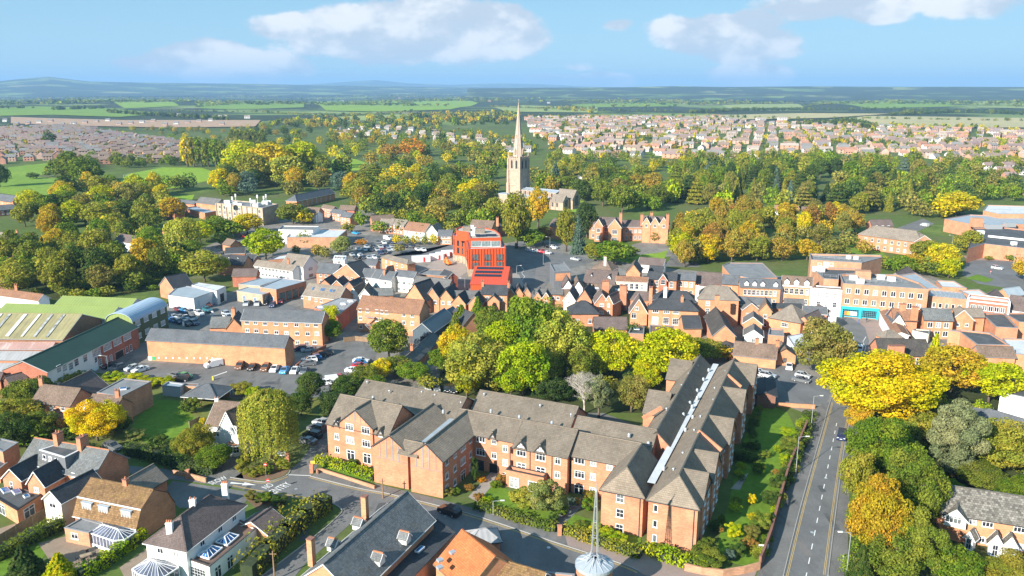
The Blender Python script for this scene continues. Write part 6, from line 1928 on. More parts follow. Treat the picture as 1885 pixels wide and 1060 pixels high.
for t,w_,mt in ((.15,.9,'orange_paint'),(.22,.9,'yellow_paint'),(.29,1.2,'white'),(.38,1.4,'white')): m = MB(); p = a.lerp(e,t) + nn * .18; m.box((p.x,p.y,.9),w_,.04,1.3,(d.x,d.y)); b.part('poster',m,M(mt))
for p in ((650,430),(720,400),(850,425),(925,440),(700,455)):
 c1 = Pz(p,12.2); m = MB(); m.box((c1.x,c1.y,11.2),2.6,1.8,1.5,(d.x,d.y)); b.part('plant_unit',m,M('offwhite'))
c1 = Pz((722,385),14); m = MB(); m.box((c1.x,c1.y,11.2),5.0,3.5,2.8,(d.x,d.y)); b.part('lift_house',m,M('brick_pale'))
def railing(b,pts,z,h=1.0):
 m = MB();
 for p,r in zip(pts[:-1],pts[1:]):
  p,r = Pz(p,z),Pz(r,z); n = max(2,int((r - p).length / 1.8))
  for i in range(n + 1): c = p.lerp(r,i / n); m.box((c.x,c.y,z),.07,.07,h)
  for k in (.5,1.0): m.beam((p.x,p.y,z + h * k),(r.x,r.y,z + h * k),.06,.06)
 b.part('railing',m,M('galv'))
railing(b,[(600,470),(900,478),(1000,470)],11.3); railing(b,[(600,420),(640,450),(960,475)],11.3)
b = flat('brick_offices','tall windowless brick block with rooftop railings left of office block',[(345,305),(712,328),(858,290),(852,272),(335,262)],14.0,'brick_pale','felt_grey','building',parapet=.6)
railing(b,[(365,290),(700,318)],13.5)
for p in ((618,288),(672,292)): c1 = Pz(p,14); m = MB(); m.tube([(c1.x,c1.y,13.2),(c1.x,c1.y,14.6)],1.0,12); b.part('water_tank',m,M('offwhite'))
fk = max(b.faces,key=lambda k: (b.faces[k][1] - b.faces[k][0]).x); b.wpx(fk,(452,345),w=1.8,h=2.4,kind='door',gl='white',name='roof_door'); b.wpx(fk,(408,340),w=1.4,h=1.2,kind='plain',gl='brick_buff'); b.wpx(fk,(492,340),w=1.4,h=1.2,kind='plain',gl='brick_buff')
b = flat('brick_offices','stepped brick block with dark flat roof in front of windowless block',[(352,362),(438,442),(545,448),(545,412),(705,398),(700,372)],12.0,'brick_pale','felt_dark','building',parapet=.6)
railing(b,[(375,380),(435,432),(530,438)],11.5); c1 = Pz((400,372),12.4); m = MB(); m.box((c1.x,c1.y,11.4),4,2,1.8); b.part('plant_unit',m,M('offwhite'))
b = flat('brick_offices','lower brick terrace of offices with ribbed glass roof',[(1196,566),(1472,592),(1440,545),(1200,518)],8.4,'brick_pale','roof_blue','shop',parapet=.2)
fk = max(b.faces,key=lambda k: (b.faces[k][1] - b.faces[k][0]).x); b.windows(fk,5,[4.6],1.0,1.6,'plain')
for i in range(8): c1,c2 = Pz((1225 + i * 30,528 + i * 3),8.5),Pz((1250 + i * 30,566 + i * 3),8.5); m = MB(); m.beam(c1,c2,.35,.25); b.part('roof_rib',m,M('galv'))
b = flat('red_brick_shop','bright red brick shop with white stone trim',[(1478,578),(1786,612),(1776,585),(1490,552)],9.6,'brick_red','roof_pale','shop',parapet=.5,coping='white')
fk = max(b.faces,key=lambda k: (b.faces[k][1] - b.faces[k][0]).x)
b.windows(fk,6,[2.6,5.8],1.3,1.7,'pair'); a,c,_,_ = b.faces[fk]; d = (c - a).normalized(); o = Vector((d.y,-d.x)) * .1; m = MB()
for t in (.015,.985): p = a.lerp(c,t) + o; m.box((p.x,p.y,0),.6,.25,9.4,(d.x,d.y))
p,r = a + o,c + o; m.beam((p.x,p.y,8.6),(r.x,r.y,8.6),.4,.4); b.part('quoins',m,M('white'))
flat('flat_roofed_shop','pale flat roofed store behind glass roofed offices',[(1250,455),(1380,460),(1470,510),(1290,500)],7.0,'brick_orange','roof_pale','store')
flat('flat_roofed_shop','long grey flat roofed store beside yellow green trees',[(950,420),(1100,400),(1290,515),(1180,510),(1040,470)],9.0,'brick_pale','roof_blue','store')
flat('flat_roofed_shop','pale roofed store behind bright red brick shop',[(1410,525),(1560,520),(1640,570),(1490,560)],7.6,'brick_pale','roof_pale','store')
house('brown_roofed_house','small plum roof behind long grey store',(955,400),(1045,352),(1095,402),6.0,9.0,'brick','tile_plum')
house('brown_roofed_house','brown roof right of pale roofed store',(1620,555),(1680,515),(1735,560),6.0,8.6,'brick_orange','tile_plum')
b = house('market_hall','hall with green glazed barrel roof at right edge',(1735,515),(1850,500),(1830,560),5.0,7.0,'brick_orange','roof_blue',cat='hall')
h = house('brown_roofed_house','shop with brown roof and small dormer at right edge',(1790,560),(1960,585),(1900,680),6.4,10.0,'render_white','tile_plum',cat='shop')
h = house('timbered_house','timbered corner house with orange brown roof on the bend',(895,665),(1000,830),(1045,865),4.6,7.6,'white','tile_red')
gable_house('white_house','white gable with grey slate roof behind timbered corner house',(935,760),(1020,765),(985,700),5.2,length=10,wall='render_cream',roof='slate')
h = house('brick_house','house with reddish roof and rooflight between chimneys',(930,660),(1100,668),(1030,740),6.0,8.4,'brick','tile_red')
for p in ((1010,618),(1100,640)): c = Pz(p,10.6); h.chimney((c.x,c.y),10.4,1.8,1.0,6,'brick_orange',3)
house('brick_house','house with grey pyramid roof before the timbered corner house',(895,815),(930,812),(960,862),4.4,6.8,'brick_orange','tile_drab',hip=(True,True))
h = house('brick_house','orange brick house with slate roof and white windows',(1145,655),(1352,662),(1250,738),6.2,9.0,'brick_orange','slate_worn'); h.windows('F',3,[3.6,.8],1.5,1.7,'pair')
h = house('brick_house','orange brick house with brown front gable right of slate roofed one',(1368,656),(1575,656),(1520,715),6.0,8.6,'brick_orange','tile_drab'); add_gable(h,(1365,730),(1520,738),(1452,668),5.6,5,'brick_orange','tile_drab','g1',win=(2,[3.2],1.0,1.1))
flat('brick_building','brick building with dark flat roof right of orange houses',[(1580,695),(1682,790),(1842,800),(1740,690)],5.6,'brick','felt_dark','building')
flat('brick_building','brick building with dark flat roof at right edge of high street',[(1735,690),(1850,755),(1990,762),(1930,690)],5.8,'brick_orange','felt_dark','building')
b = flat('brick_building','large brick store with dark grey flat roof behind orange tree',[(1340,815),(1425,830),(1545,918),(1782,922),(1640,835),(1430,812)],6.2,'brick_orange','felt_dark','store',parapet=.4)
flat('flat_roofed_shop','white flat roofed store at right edge behind lime tree',[(1730,875),(1800,985),(1990,1000),(1960,880)],5.0,'brick_orange','roof_pale','store')
house('brick_range','brick range with brown roof at right edge behind lime tree',(1540,925),(1800,935),(1680,1000),4.6,6.8,'brick_orange','tile_brown')
h = house('brick_house','brick house with dark brown roof and broad chimney beside yellow tree',(815,873),(1172,882),(1000,990),5.0,8.2,'brick','tile_dark'); h.windows('F',3,[2.4],1.2,1.7,'sash'); c = Pz((962,925),8.5); h.chimney((c.x,c.y),8.6,4.0,1.4,1.0,'brick',0)
flat('outbuilding','small flat roofed outbuilding with dark roof on high street',[(1078,815),(1100,805),(1210,812),(1195,842)],3.4,'render_cream','felt_dark','outbuilding')
b = flat('supermarket','brick supermarket with wide dark flat roof and green sign',[(1478,225),(1600,190),(1990,235),(1990,100),(1720,70),(1520,78)],6.6,'brick','felt_dark','supermarket',parapet=.5)
fk = max(b.faces,key=lambda k: (b.faces[k][1] - b.faces[k][0]).x - 2 * abs((b.faces[k][1] - b.faces[k][0]).y)); p_,ang,n = b.on_wall(fk,(1675,250))
o = mesh_obj('sign_letters',text_mesh('sign_letters','ASDA',2.6,'green_paint',.1),b.root,Vector((p_.x + n.x * .2,p_.y + n.y * .2,4.6)) - b.root.location); o.rotation_euler = (pi / 2,0,ang)
for p,sx,sy,hh,mt in (((1540,60),5,4,4.0,'brick_pale'),((1660,75),8,3,1.8,'galv'),((1570,112),3,2,1.2,'offwhite'),((1780,60),5,3,1.6,'galv'),((1810,190),2,2,1.0,'offwhite')):
 c1 = Pz(p,6.6); m = MB(); m.box((c1.x,c1.y,6.0),sx,sy,hh + .6); b.part('plant_unit',m,M(mt))
m = MB(); c1,c2 = Pz((1625,135),6.8),Pz((1960,170),6.8); m.beam(c1,c2,.5,.9); b.part('roof_parapet',m,M('white'))
flat('shopping_centre','wide flat roofed shopping centre with blue railings behind supermarket',[(1310,10),(1490,-20),(1990,0),(1990,50),(1640,48),(1490,45)],7.0,'brick','roof_blue','shopping centre')
b = flat('shopping_centre','upper roof deck with pale railings behind supermarket at right edge',[(1590,-50),(1620,-90),(1990,-80),(1990,-25),(1700,-25)],9.0,'brick_orange','roof_pale','shopping centre'); railing(b,[(1620,-60),(1990,-50)],9.0); railing(b,[(1700,-30),(1990,-28)],9.0)
h = house('brick_offices','red brick office with brown hipped roof and white windows beside supermarket',(800,60),(1105,97),(1000,160),7.0,10.2,'brick','tile_drab',hip=(5.0,5.0),cat='office building')
A,B = Pz((1105,97),10.2),Pz((1185,140),10.2)
h.windows('F',8,[1.0,4.2],1.2,1.6); h.windows('A',3,[1.0,4.2],1.2,1.6)
add_gable(h,(1075,165),(1215,168),(1148,130),7.0,8,'brick','tile_drab','g1',fwd=3,win=(3,[1.0,4.0],1.4,1.9)); h.windows('B',3,[1.0,4.2],1.2,1.6)
Z()
# ---- right hand gardens
Z(1680,830,945 / 205)
h = house('brick_terrace','orange brick terrace with patchy grey tiled roof and white porches',(240,281),(1250,432),(600,566),5.2,8.2,'brick_orange','tile_patchy',cat='terrace')
for p in ((508,592),(638,617),(905,662)): h.wpx('F',p,w=1.7 if p[0] > 520 else 1.2,h=1.2)
for p in ((585,750),(912,812)): h.wpx('F',p,w=1.0,h=1.1)
add_gable(h,(278,530),(460,572),(373,494),5.0,3,'white','tile_patchy','g1',fwd=.7,z0=3.2); h.wpx('g1A',(348,582),w=2.4,h=1.3)
for i,(fl,fr,ap) in enumerate((((648,735),(760,758),(700,690)),((765,755),(878,775),(815,708)),((480,690),(545,715),(512,680)))):
 add_gable(h,fl,fr,ap,2.5,1.4,'white','tile_patchy','p%d' % i,fwd=1.3)
 h.windows('p%dA' % i,1,[.1],.9,2.0,'sash')
Z()
house('slate_house','house with blue slate roof at right edge behind oak',(1820,752),(1935,786),(1830,806),4.8,7.2,'brick_orange','slate',hip=(True,False))
S(400,280)
flat('workshop','small white roofed workshop behind the pub',[(368,778),(432,748),(506,736),(500,768)],4.2,'brick','roof_pale','workshop')
Z()
house('slate_house','second slate roof running toward yellow tree at right edge',(1768,748),(1825,755),(1800,775),4.2,6.2,'brick_orange','slate',hw=4.5)
flat('white_house','white fronted house with dark flat roof at right edge',[(1842,722),(1856,710),(1910,716),(1900,734)],5.2,'render_white','felt_dark')
house('lodge','small dark brick lodge with steep slate roof and red chimney beside car park',(1408,694),(1411,722),(1429,735),3.4,7.0,'brick_dark','slate_dark',cat='lodge')
b = BLD and None
# ---- beyond the church road
S(400,280)
b = flat('office_block','buff brick office block with white fins and roof aerials',[(-8,366),(328,404),(440,374),(100,345)],10.0,'brick_buff','felt_grey','office building',parapet=.5)
for k in b.faces:
 f = b.faces[k]; L = (f[1] - f[0]).length; d = (f[1] - f[0]).normalized()
 if d.x > .3 and L > 20:
  b.windows(k,9,[.6,3.8,6.8],1.7,2.0,'pair',u0=.02,u1=.98)
  for i in range(10): p = f[0].lerp(f[1],i / 9) + Vector((d.y,-d.x)) * .25; m = MB(); m.box((p.x,p.y,0),.5,.5,9.8,(d.x,d.y)); b.part('facade_fin',m,M('stone_pale'))
rng = random.Random(3)
for i in range(16):
 c1 = Pz((rng.uniform(20,400),rng.uniform(352,390)),10.2); m = MB()
 if i % 3: m.box((c1.x,c1.y,9.4),rng.uniform(1.5,3.5),rng.uniform(1,2.5),rng.uniform(1.2,2.4)); b.part('plant_unit',m,M('offwhite'))
 else: m.tube([(c1.x,c1.y,9.4),(c1.x,c1.y,14.5)],[.18,.12],6); m.box((c1.x,c1.y,12.6),.8,.8,1.9); b.part('aerial_mast',m,M('offwhite'))
b = flat('store','brick store with white roofed upper box beside car park',[(500,614),(872,614),(938,560),(560,548)],5.2,'brick_pale','roof_pale','store')
b.block([Pz(p,7.4) for p in ((440,558),(688,562),(742,534),(470,530))],7.4,'render_white','felt_grey',key='u')
h = house('long_slate_building','long slate hipped building before park trees',(560,308),(812,258),(700,325),5.0,8.4,'brick_orange','slate',hip=(True,False),cat='building'); h.windows('F',7,[1.0,3.2],1.2,1.2)
for lab,r0,r1,e,ze,wl,rf in (('brick house with chimneys behind store, leftmost of three',(770,378),(850,392),(800,408),5.4,'brick','tile_brown'),('brick house with slate roof, nearest of three behind store',(838,408),(930,424),(900,445),5.0,'brick','slate'),
  ('brick house beside the lamp, rightmost of three behind store',(892,382),(1002,386),(960,415),6.4,'brick_red','tile_brown'),('black and white shop on the corner behind store',(640,412),(735,425),(760,460),4.6,'render_white','tile_drab'),
  ('brick villa with hipped brown roof beside dark round tree',(1110,458),(1270,450),(1160,490),6.2,'brick','tile_brown'),('orange brick house with bay right of villa',(1185,480),(1282,486),(1215,520),5.0,'brick_orange','tile_drab'),('brick house with grey roof left of blue washed shop',(1262,478),(1375,492),(1310,525),5.2,'brick','tile_drab'),
  ('pale blue washed shop with orange roof',(1385,502),(1535,518),(1440,570),4.8,'render_blue','tile_red'),('orange brick shop with grey roof beside red building',(1600,560),(1700,562),(1640,600),4.8,'brick_orange','slate')):
 h = house('brick_house',lab,r0,r1,e,ze,ze + 2.6,wl,rf); h.windows('F',4,[.8,3.2],1.2,1.3)
gable_house('white_house','cream gable with brown roof right of blue washed shop',(1513,578),(1592,582),(1545,530),5.0,length=9,wall='render_cream',roof='tile_drab').windows('A',1,[1.0,3.4],1.5,1.3)
house('brick_house','orange brick house beside big green tree',(72,622),(130,635),(70,668),4.8,7.0,'brick_orange','tile_brown')
house('brick_house','low black roofed house below orange brick house',(60,690),(200,685),(180,725),3.6,5.6,'brick','slate_dark')
S(760,400)
h = house('brown_roofed_house','house with broad brown roof and white cupola behind red building',(430,15),(590,25),(560,88),5.0,9.0,'brick_orange','tile_brown'); c = Pz((610,-5),12); h.chimney((c.x,c.y),11.6,1.3,1.0,7,'brick_orange',2)
house('brown_roofed_house','black roofed rear wing behind red building',(600,30),(650,60),(660,85),4.6,7.0,'brick_red','slate_dark')
S(820,170)
h = house('mansion','large red brick mansion with stepped gables and tall chimneys',(1052,895),(1262,905),(1130,948),8.4,11.4,'brick','tile_plum',cat='mansion')
h.windows('F',6,[1.0,4.6],1.6,1.9,'grid')
add_gable(h,(1180,965),(1272,968),(1230,915),8.4,7,'brick_orange','tile_plum','g1',fwd=2.5,win=(1,[1.0,4.8],2.6,2.2,'grid'))
add_gable(h,(1082,955),(1140,958),(1110,915),8.4,6,'brick','tile_plum','g2',fwd=1.5,win=(1,[1.0,4.8],2.0,2.0,'grid'))
A,B = Pz((1278,922),10.4),Pz((1430,922),10.4); h.wing(A,B,half_width(A,B,Pz((1350,955),7.6)),7.6,10.4,'brick','tile_plum',key='l'); h.windows('lF',4,[1.0,4.2],1.4,1.7,'grid')
A,B = Pz((1430,890),12.6),Pz((1610,900),12.6); h.wing(A,B,half_width(A,B,Pz((1520,940),9.8)),9.8,12.6,'brick','tile_plum',key='t')
h.windows('tF',3,[1.0,4.0,6.8],1.6,1.7,'grid')
for i,(fl,fr,ap) in enumerate((((1425,945),(1482,948),(1455,895)),((1484,948),(1545,950),(1512,893)),((1546,950),(1610,953),(1568,893)))): add_gable(h,fl,fr,ap,9.8,5,'brick_orange','tile_plum','h%d' % i,fwd=.4,win=(1,[8.0],1.4,1.6,'grid'))
for p,zt in (((1267,870),15),((1420,880),14),((1606,880),15.5),((1490,868),14)): c = Pz(p,zt); h.chimney((c.x,c.y),zt,1.3,1.0,8,'brick',2)
house('brick_house','brick wing at left of mansion half hidden by trees',(785,910),(850,920),(800,965),7.0,9.6,'brick','tile_plum')
Z()
for lab,r0,r1,e,ze,wl,rf in (('pale house with red brown roof among autumn trees',(1427,377),(1470,379),(1450,388),5.0,'render_white','tile_red'),('pale house behind conifer among autumn trees',(1476,380),(1500,381),(1490,391),5.0,'brick_pale','tile_brown'),
  ('low dark roofed house among trees beside brick office',(1601,404),(1640,404),(1630,416),4.0,'brick','tile_plum'),('white house beside dark conifer in the churchyard',(1060,322),(1068,324),(1072,330),5.5,'render_white','slate')):
 h = house('white_house',lab,r0,r1,e,ze,ze + 3,wl,rf); h.windows('F',3,[1.0,3.2],1.2,1.2)
S(0,280)
house('school_building','long low slate roofed school building behind office block',(1265,338),(1420,352),(1350,368),4.0,6.4,'brick','slate',cat='school'); house('school_building','school hall with grey pitched roof left of office block',(1450,322),(1600,338),(1540,375),5.0,7.6,'brick_orange','tile_grey',cat='school')
house('school_building','school wing with twin brown roofs',(1105,362),(1200,380),(1180,402),3.6,5.6,'brick','tile_drab',cat='school'); house('school_building','school wing with brown gable beside pale sheet roof',(1210,362),(1330,372),(1270,395),3.6,5.6,'brick','tile_brown',cat='school')
flat('school_building','pale sheet roofed school block before twin brown roofs',[(1195,415),(1255,400),(1335,425),(1260,445)],4.0,'brick','roof_pale','school'); flat('school_building','blue grey flat roofed school link',[(1330,400),(1420,390),(1560,425),(1480,440)],4.0,'brick','roof_blue','school')
for lab,r0,r1,e,ze,wl,rf in (('pale house with dormers at left edge of old street',(0,578),(130,588),(60,628),5.0,'render_cream','tile_drab'),('slate roofed cottage right of dormered house',(130,600),(240,610),(180,655),4.6,'brick','slate'),('brown roofed cottage on old street',(245,625),(365,632),(300,675),4.2,'brick','tile_brown'),
  ('black and white gabled house on old street',(330,640),(400,640),(370,690),4.2,'render_white','slate_dark'),('dark roofed house with orange chimneys on old street',(390,632),(500,620),(460,670),4.4,'brick','slate_dark'),('white fronted inn with slate roof half hidden in trees',(870,588),(1030,612),(900,648),4.8,'render_white','tile_plum'),
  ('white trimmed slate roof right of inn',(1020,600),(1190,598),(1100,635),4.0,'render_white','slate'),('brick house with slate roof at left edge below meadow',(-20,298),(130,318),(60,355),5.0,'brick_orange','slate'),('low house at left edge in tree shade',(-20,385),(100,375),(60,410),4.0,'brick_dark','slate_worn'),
  ('grey roofed house with orange gable at left edge',(-10,690),(160,688),(80,735),4.4,'brick_orange','tile_grey')):
 h = house('cottage',lab,r0,r1,e,ze,ze + 2.6,wl,rf); h.windows('F',3,[.8,2.8],1.1,1.1)
 c = h.ridge_at(.95); h.chimney((c.x,c.y),ze + 4,.9,.7,ze + 1,'brick_orange')
Z()
S(760,400)
gable_house('white_house','cream gabled house with plum roof behind tall green trees',(1090,592),(1172,596),(1135,515),4.6,length=10,wall='render_cream',roof='tile_plum').windows('A',1,[.9,3.0],1.2,1.3)
gable_house('brick_house','brick gable with black slate roof right of cream gabled house',(1186,592),(1292,600),(1236,512),5.0,length=9,wall='brick',roof='slate_dark').windows('A',2,[.9,3.2],1.0,1.2)
house('brick_house','black slate hipped house below brick gable among lime trees',(1212,602),(1250,602),(1230,690),4.6,7.4,'brick','slate_dark',hip=(True,True)).windows('F',2,[1.0],1.2,1.5)
house('brick_range','low brick range with grey roof right of small black gables',(880,515),(1085,520),(980,548),5.0,7.0,'brick','tile_grey').windows('F',5,[2.8],1.1,1.2)
house('brick_house','brown roofed house before half timbered gables',(1070,520),(1180,520),(1120,560),4.6,7.0,'brick','tile_brown')
for i,(fl,fr,ap) in enumerate((((870,575),(930,578),(900,535)),((935,580),(990,582),(962,540)))): gable_house('gabled_house',('left','right')[i] + ' of two low gables before the low grey roofed range',fl,fr,ap,4.0,length=6,wall='brick_orange',roof='slate_dark').windows('A',1,[1.8],1.0,1.1)
S(400,280)
for lab,r0,r1,e,ze,wl,rf in (('brick house with brown roof right of long slate building',(655,395),(745,400),(690,440),5.4,'brick','tile_brown'),('brick shop with slate roof beside round green tree',(915,430),(985,440),(950,470),5.0,'brick_orange','slate'),
  ('black roofed house between pub and dark plum house',(215,735),(285,745),(250,780),4.8,'brick','slate_dark'),('brown roofed house left of twin front gables',(-40,735),(25,735),(0,775),4.8,'brick','tile_plum'),
  ('low brick house before the big car park',(755,800),(830,795),(800,830),4.4,'brick_orange','tile_brown'),('green roofed kiosk at the edge of big car park',(850,745),(930,748),(890,775),2.6,'render_white','roof_blue'),
  ('slate roofed house behind black slate hall',(1080,770),(1160,775),(1120,810),4.8,'brick','slate')):
 h = house('brick_house',lab,r0,r1,e,ze,ze + 2.6,wl,rf); h.windows('F',3,[.8,3.0],1.1,1.2)
S(1140,440)
for lab,r0,r1,e,ze,wl,rf in (('slate roofed house between pyramid roof and white shop',(1195,428),(1330,435),(1260,470),6.0,'brick','tile_grey'),('brown roofed house behind plum slate house',(1440,470),(1530,520),(1460,540),5.0,'render_white','tile_plum')):
 h = house('brick_house',lab,r0,r1,e,ze,ze + 2.6,wl,rf); h.windows('F',2,[.8,3.0],1.1,1.2)
Z()
# ------------------------------------------------------------------ parish church with tall spire
Z(900,180,771 / 160)
def church():
 b0 = Vector((CH.x,CH.y,7.0))
 g = G(947,372); zg = 0.0
 k = 4.82
 tx = Vector((g.x,g.y)); c = None
 yy = P(*q((265,930)),zg).y
 def at(px,z=None):  # point on the vertical plane through the tower seen at px
  r = ray(*q(px)); t = yy / r.y; return Vector((r.x * t,yy,CAMH + r.z * t))
 L,R = at((172,640)),at((352,640)); ctr = Vector(((L.x + R.x) / 2,yy))
 ang = radians(-38); w = (R.x - L.x) / (abs(cos(ang)) + abs(sin(ang))) * 1.0
 d = Vector((cos(ang),sin(ang))); n = Vector((-d.y,d.x))
 zt = at((265,530)).z; zband = at((265,632)).z; ztip = at((266,40)).z
 b = Building('parish_church','sandstone parish church with square tower and tall tapering spire','church',(ctr.x,ctr.y,0.0)); b.z0 = 0.0
 def pt(u,v,z): p = ctr + d * u + n * v; return (p.x,p.y,z)
 t = MB(); h = w / 2
 t.box((ctr.x,ctr.y,-.3),w,w,zband + .3,(d.x,d.y)); t.box((ctr.x,ctr.y,zband),w * .97,w * .97,zt - zband,(d.x,d.y)); tw = b.part('tower',t,M('stone'))
 m = MB()
 for z in (zband,zt - .4,zband - zband * .45): m.box((ctr.x,ctr.y,z - .2),w * 1.05,w * 1.05,.45,(d.x,d.y))
 b.part('string_course',m,M('stone_pale'),tw)
 for su in (-1,1):
  for sv in (-1,1):
   m = MB()
   for i,(z0,z1,s) in enumerate(((-.3,zband * .6,2.0),(zband * .6,zband,1.5),(zband,zt,1.1))): p = ctr + d * (su * h) + n * (sv * h); m.box((p.x,p.y,z0),s,s,z1 - z0,(d.x,d.y))
   b.part('buttress',m,M('stone'))
   p = ctr + d * (su * (h - .2)) + n * (sv * (h - .2)); m = MB(); m.tube([(p.x,p.y,zt - .5),(p.x,p.y,zt + 1.2),(p.x,p.y,zt + 4.2)],[.5,.42,.05],6); b.part('pinnacle',m,M('stone'))
 for fd,fn in ((d,n),(n,d),(d,-n),(n,-d)):
  for i in range(6):
   p = ctr + fn * (h - .1) + fd * ((i - 2.5) * w / 6); m = MB(); m.box((p.x,p.y,zt),w / 10,.5,1.1,(fd.x,fd.y)); b.part('merlon',m,M('stone'))
  for i in (-1,1):
   p = ctr + fn * (h * .97 + .06) + fd * (i * w * .2); m = MB(); hh = (zt - zband) * .62
   m.box((p.x,p.y,zband + .8),w * .14,.12,hh,(fd.x,fd.y)); m.poly([(p.x - fd.x * w * .07 + fn.x * .02,p.y - fd.y * w * .07 + fn.y * .02,zband + .8 + hh),(p.x + fd.x * w * .07 + fn.x * .02,p.y + fd.y * w * .07 + fn.y * .02,zband + .8 + hh),(p.x + fn.x * .02,p.y + fn.y * .02,zband + 1.8 + hh)]); b.part('belfry_opening',m,M('black'))
   for s in (-1,1): q_ = p + fd * (s * w * .11); m = MB(); m.box((q_.x,q_.y,zband),.35,.3,zt - zband,(fd.x,fd.y)); b.part('shaft',m,M('stone_pale'))
 sp = MB(); r0 = w * .40
 zs = [zt - .3,zt + (ztip - zt) * .5,ztip]; rs = [r0,r0 * .47,.12]
 for j in range(2):
  for i in range(8):
   a,a2 = 2 * pi * i / 8 + .39 + ang,2 * pi * (i + 1) / 8 + .39 + ang
   sp.poly([(ctr.x + cos(a) * rs[j],ctr.y + sin(a) * rs[j],zs[j]),(ctr.x + cos(a2) * rs[j],ctr.y + sin(a2) * rs[j],zs[j]),(ctr.x + cos(a2) * rs[j + 1],ctr.y + sin(a2) * rs[j + 1],zs[j + 1]),(ctr.x + cos(a) * rs[j + 1],ctr.y + sin(a) * rs[j + 1],zs[j + 1])])
 s_ = b.part('spire',sp,M('stone_pale'))
 for i in range(8):
  a = 2 * pi * i / 8 + .39 + ang; m = MB(); m.tube([(ctr.x + cos(a) * rs[j],ctr.y + sin(a) * rs[j],zs[j]) for j in range(3)],[.2,.14,.06],5); b.part('spire_rib',m,M('stone_pale'),s_)
 for i in range(4):
  a = pi / 2 * i + ang - pi / 2
  for zf,sc in ((.06,1.0),(.36,.55)):
   z = zt + (ztip - zt) * zf; rr = r0 * (1 - zf * 1.05) ; p = ctr + Vector((cos(a),sin(a))) * (rr * .95)
   m = MB(); m.box((p.x,p.y,z),.9 * sc,1.2 * sc,2.6 * sc,(cos(a),sin(a))); m.tube([(p.x,p.y,z + 2.6 * sc),(p.x,p.y,z + 4.4 * sc)],[.75 * sc,.03],4); b.part('lucarne',m,M('stone'),s_)
 m = MB(); m.tube([(ctr.x,ctr.y,ztip - .3),(ctr.x,ctr.y,ztip + 2.2)],.07,6); m.box((ctr.x,ctr.y,ztip + 1.4),.9,.1,.35); b.part('weathervane',m,M('stone_pale'),s_)
 nd = Vector((cos(radians(-24)),sin(radians(-24)))) if False else d
 A = ctr + d * (h - .5); Lz = 30.0
 b.wing(A,A + d * Lz,w * .52,9.6,11.0,'stone','lead',z0=-.3,key='n',trim='stone_pale',oe=-.3)
 b.wing(ctr + d * (h + 4) - n * (w * .85),ctr + d * (h + Lz - 3) - n * (w * .85),w * .42,6.0,7.2,'stone','lead',z0=-.3,key='s',trim='stone_pale',oe=-.2)
 b.wing(A + d * (Lz - .5),A + d * (Lz + 13),w * .45,6.6,12.2,'stone','tile_drab',z0=-.3,key='c',trim='stone_pale',og=-.1)
 e0 = A + d * (Lz + 1) - n * (w * .9); b.wing(e0,e0 + d * 10,w * .36,5.6,9.6,'stone','tile_drab',z0=-.3,key='v',trim='stone_pale',og=-.1)
 for kk in 'nscv':
  f = b.faces[kk + 'F']; dd = (f[1] - f[0]).normalized(); Lf = (f[1] - f[0]).length
  for i in range(int(Lf / 3.6)):
   p = f[0] + dd * (3.6 * (i + .5)); put_window(b.root,b.off,(p.x + dd.y * .03,p.y - dd.x * .03,f[3] - (3.6 if kk != 'n' else 3.0)),math.atan2(dd.y,dd.x),1.7,2.8,'grid','stone_pale',False,'glass_dark')
   q_ = f[0] + dd * (3.6 * i); m = MB(); m.box((q_.x,q_.y,-.3),.7,.9,f[3] - .4,(dd.x,dd.y)); m.tube([(q_.x,q_.y,f[3] - .8),(q_.x,q_.y,f[3] + 2.2)],[.32,.05],5); b.part('buttress',m,M('stone'))
 for kk,w_,h_ in (('cB',4.2,6.5),('vB',3.0,4.5)):
  f = b.faces[kk]; dd = (f[1] - f[0]).normalized(); p = (f[0] + f[1]) / 2; put_window(b.root,b.off,(p.x + dd.y * .05,p.y - dd.x * .05,2.2),math.atan2(dd.y,dd.x),w_,h_,'grid','stone_pale',False,'glass_dark')
 m = MB(); p0 = ctr - d * (h - 1) - n * (w * .9); m.box((p0.x,p0.y,-.3),w * .9,w * .7,7.0,(d.x,d.y)); b.part('porch',m,M('stone'))
 m = MB(); m.box((p0.x,p0.y,6.7),w * .92,w * .72,.4,(d.x,d.y)); b.part('porch_roof',m,M('lead'))
church()
Z()
# ------------------------------------------------------------------ trees, hedges, shrubs
Z()
def T(*rows,where='',group=None,kind='round',**kw):
 for r in rows: tree(*r[:5],kind=r[5] if len(r) > 5 else kind,where=where,group=group,**kw)
def one(x,a,b,w,c,label,kind='round',**kw): return tree(x,a,b,w,c,kind,label=label,**kw)
one(1617,648,800,200,'gold','huge golden yellow spreading tree beside the road junction',lod='hero')
one(1515,586,696,102,'drab','tall olive brown tree at the bend of high street',lod='near')
one(1714,612,700,46,'lime','bright lime yellow conifer behind huge golden tree','cone')
one(1748,634,735,118,'ochre','gold and rust broad tree right of huge golden tree',lod='near')
one(1818,655,752,118,'lime','lime green thin crowned tree before brick store at right','open',lod='near')
one(1612,762,900,122,'green','dark green broad tree in front of huge golden tree',lod='hero')
one(1752,745,890,104,'grey','grey green scots pine with orange trunk above brick terrace','pine',lod='hero')
one(1832,772,880,126,'olive','yellowing oak behind brick terrace roof',lod='hero')
one(1672,822,990,104,'mid','tall mid green tree left of the brick terrace',lod='hero')
one(1606,878,1050,96,'ochre','tall ochre autumn tree beside the right hand pavement',lod='hero')
one(1676,940,1080,100,'mid','thin green birch in front of brick terrace','open',lod='hero')
one(1850,1022,1110,120,'olive','yellow green tree at the bottom right corner','open',lod='hero')
one(1572,825,935,62,'olive','narrow olive tree at the road edge',lod='near')
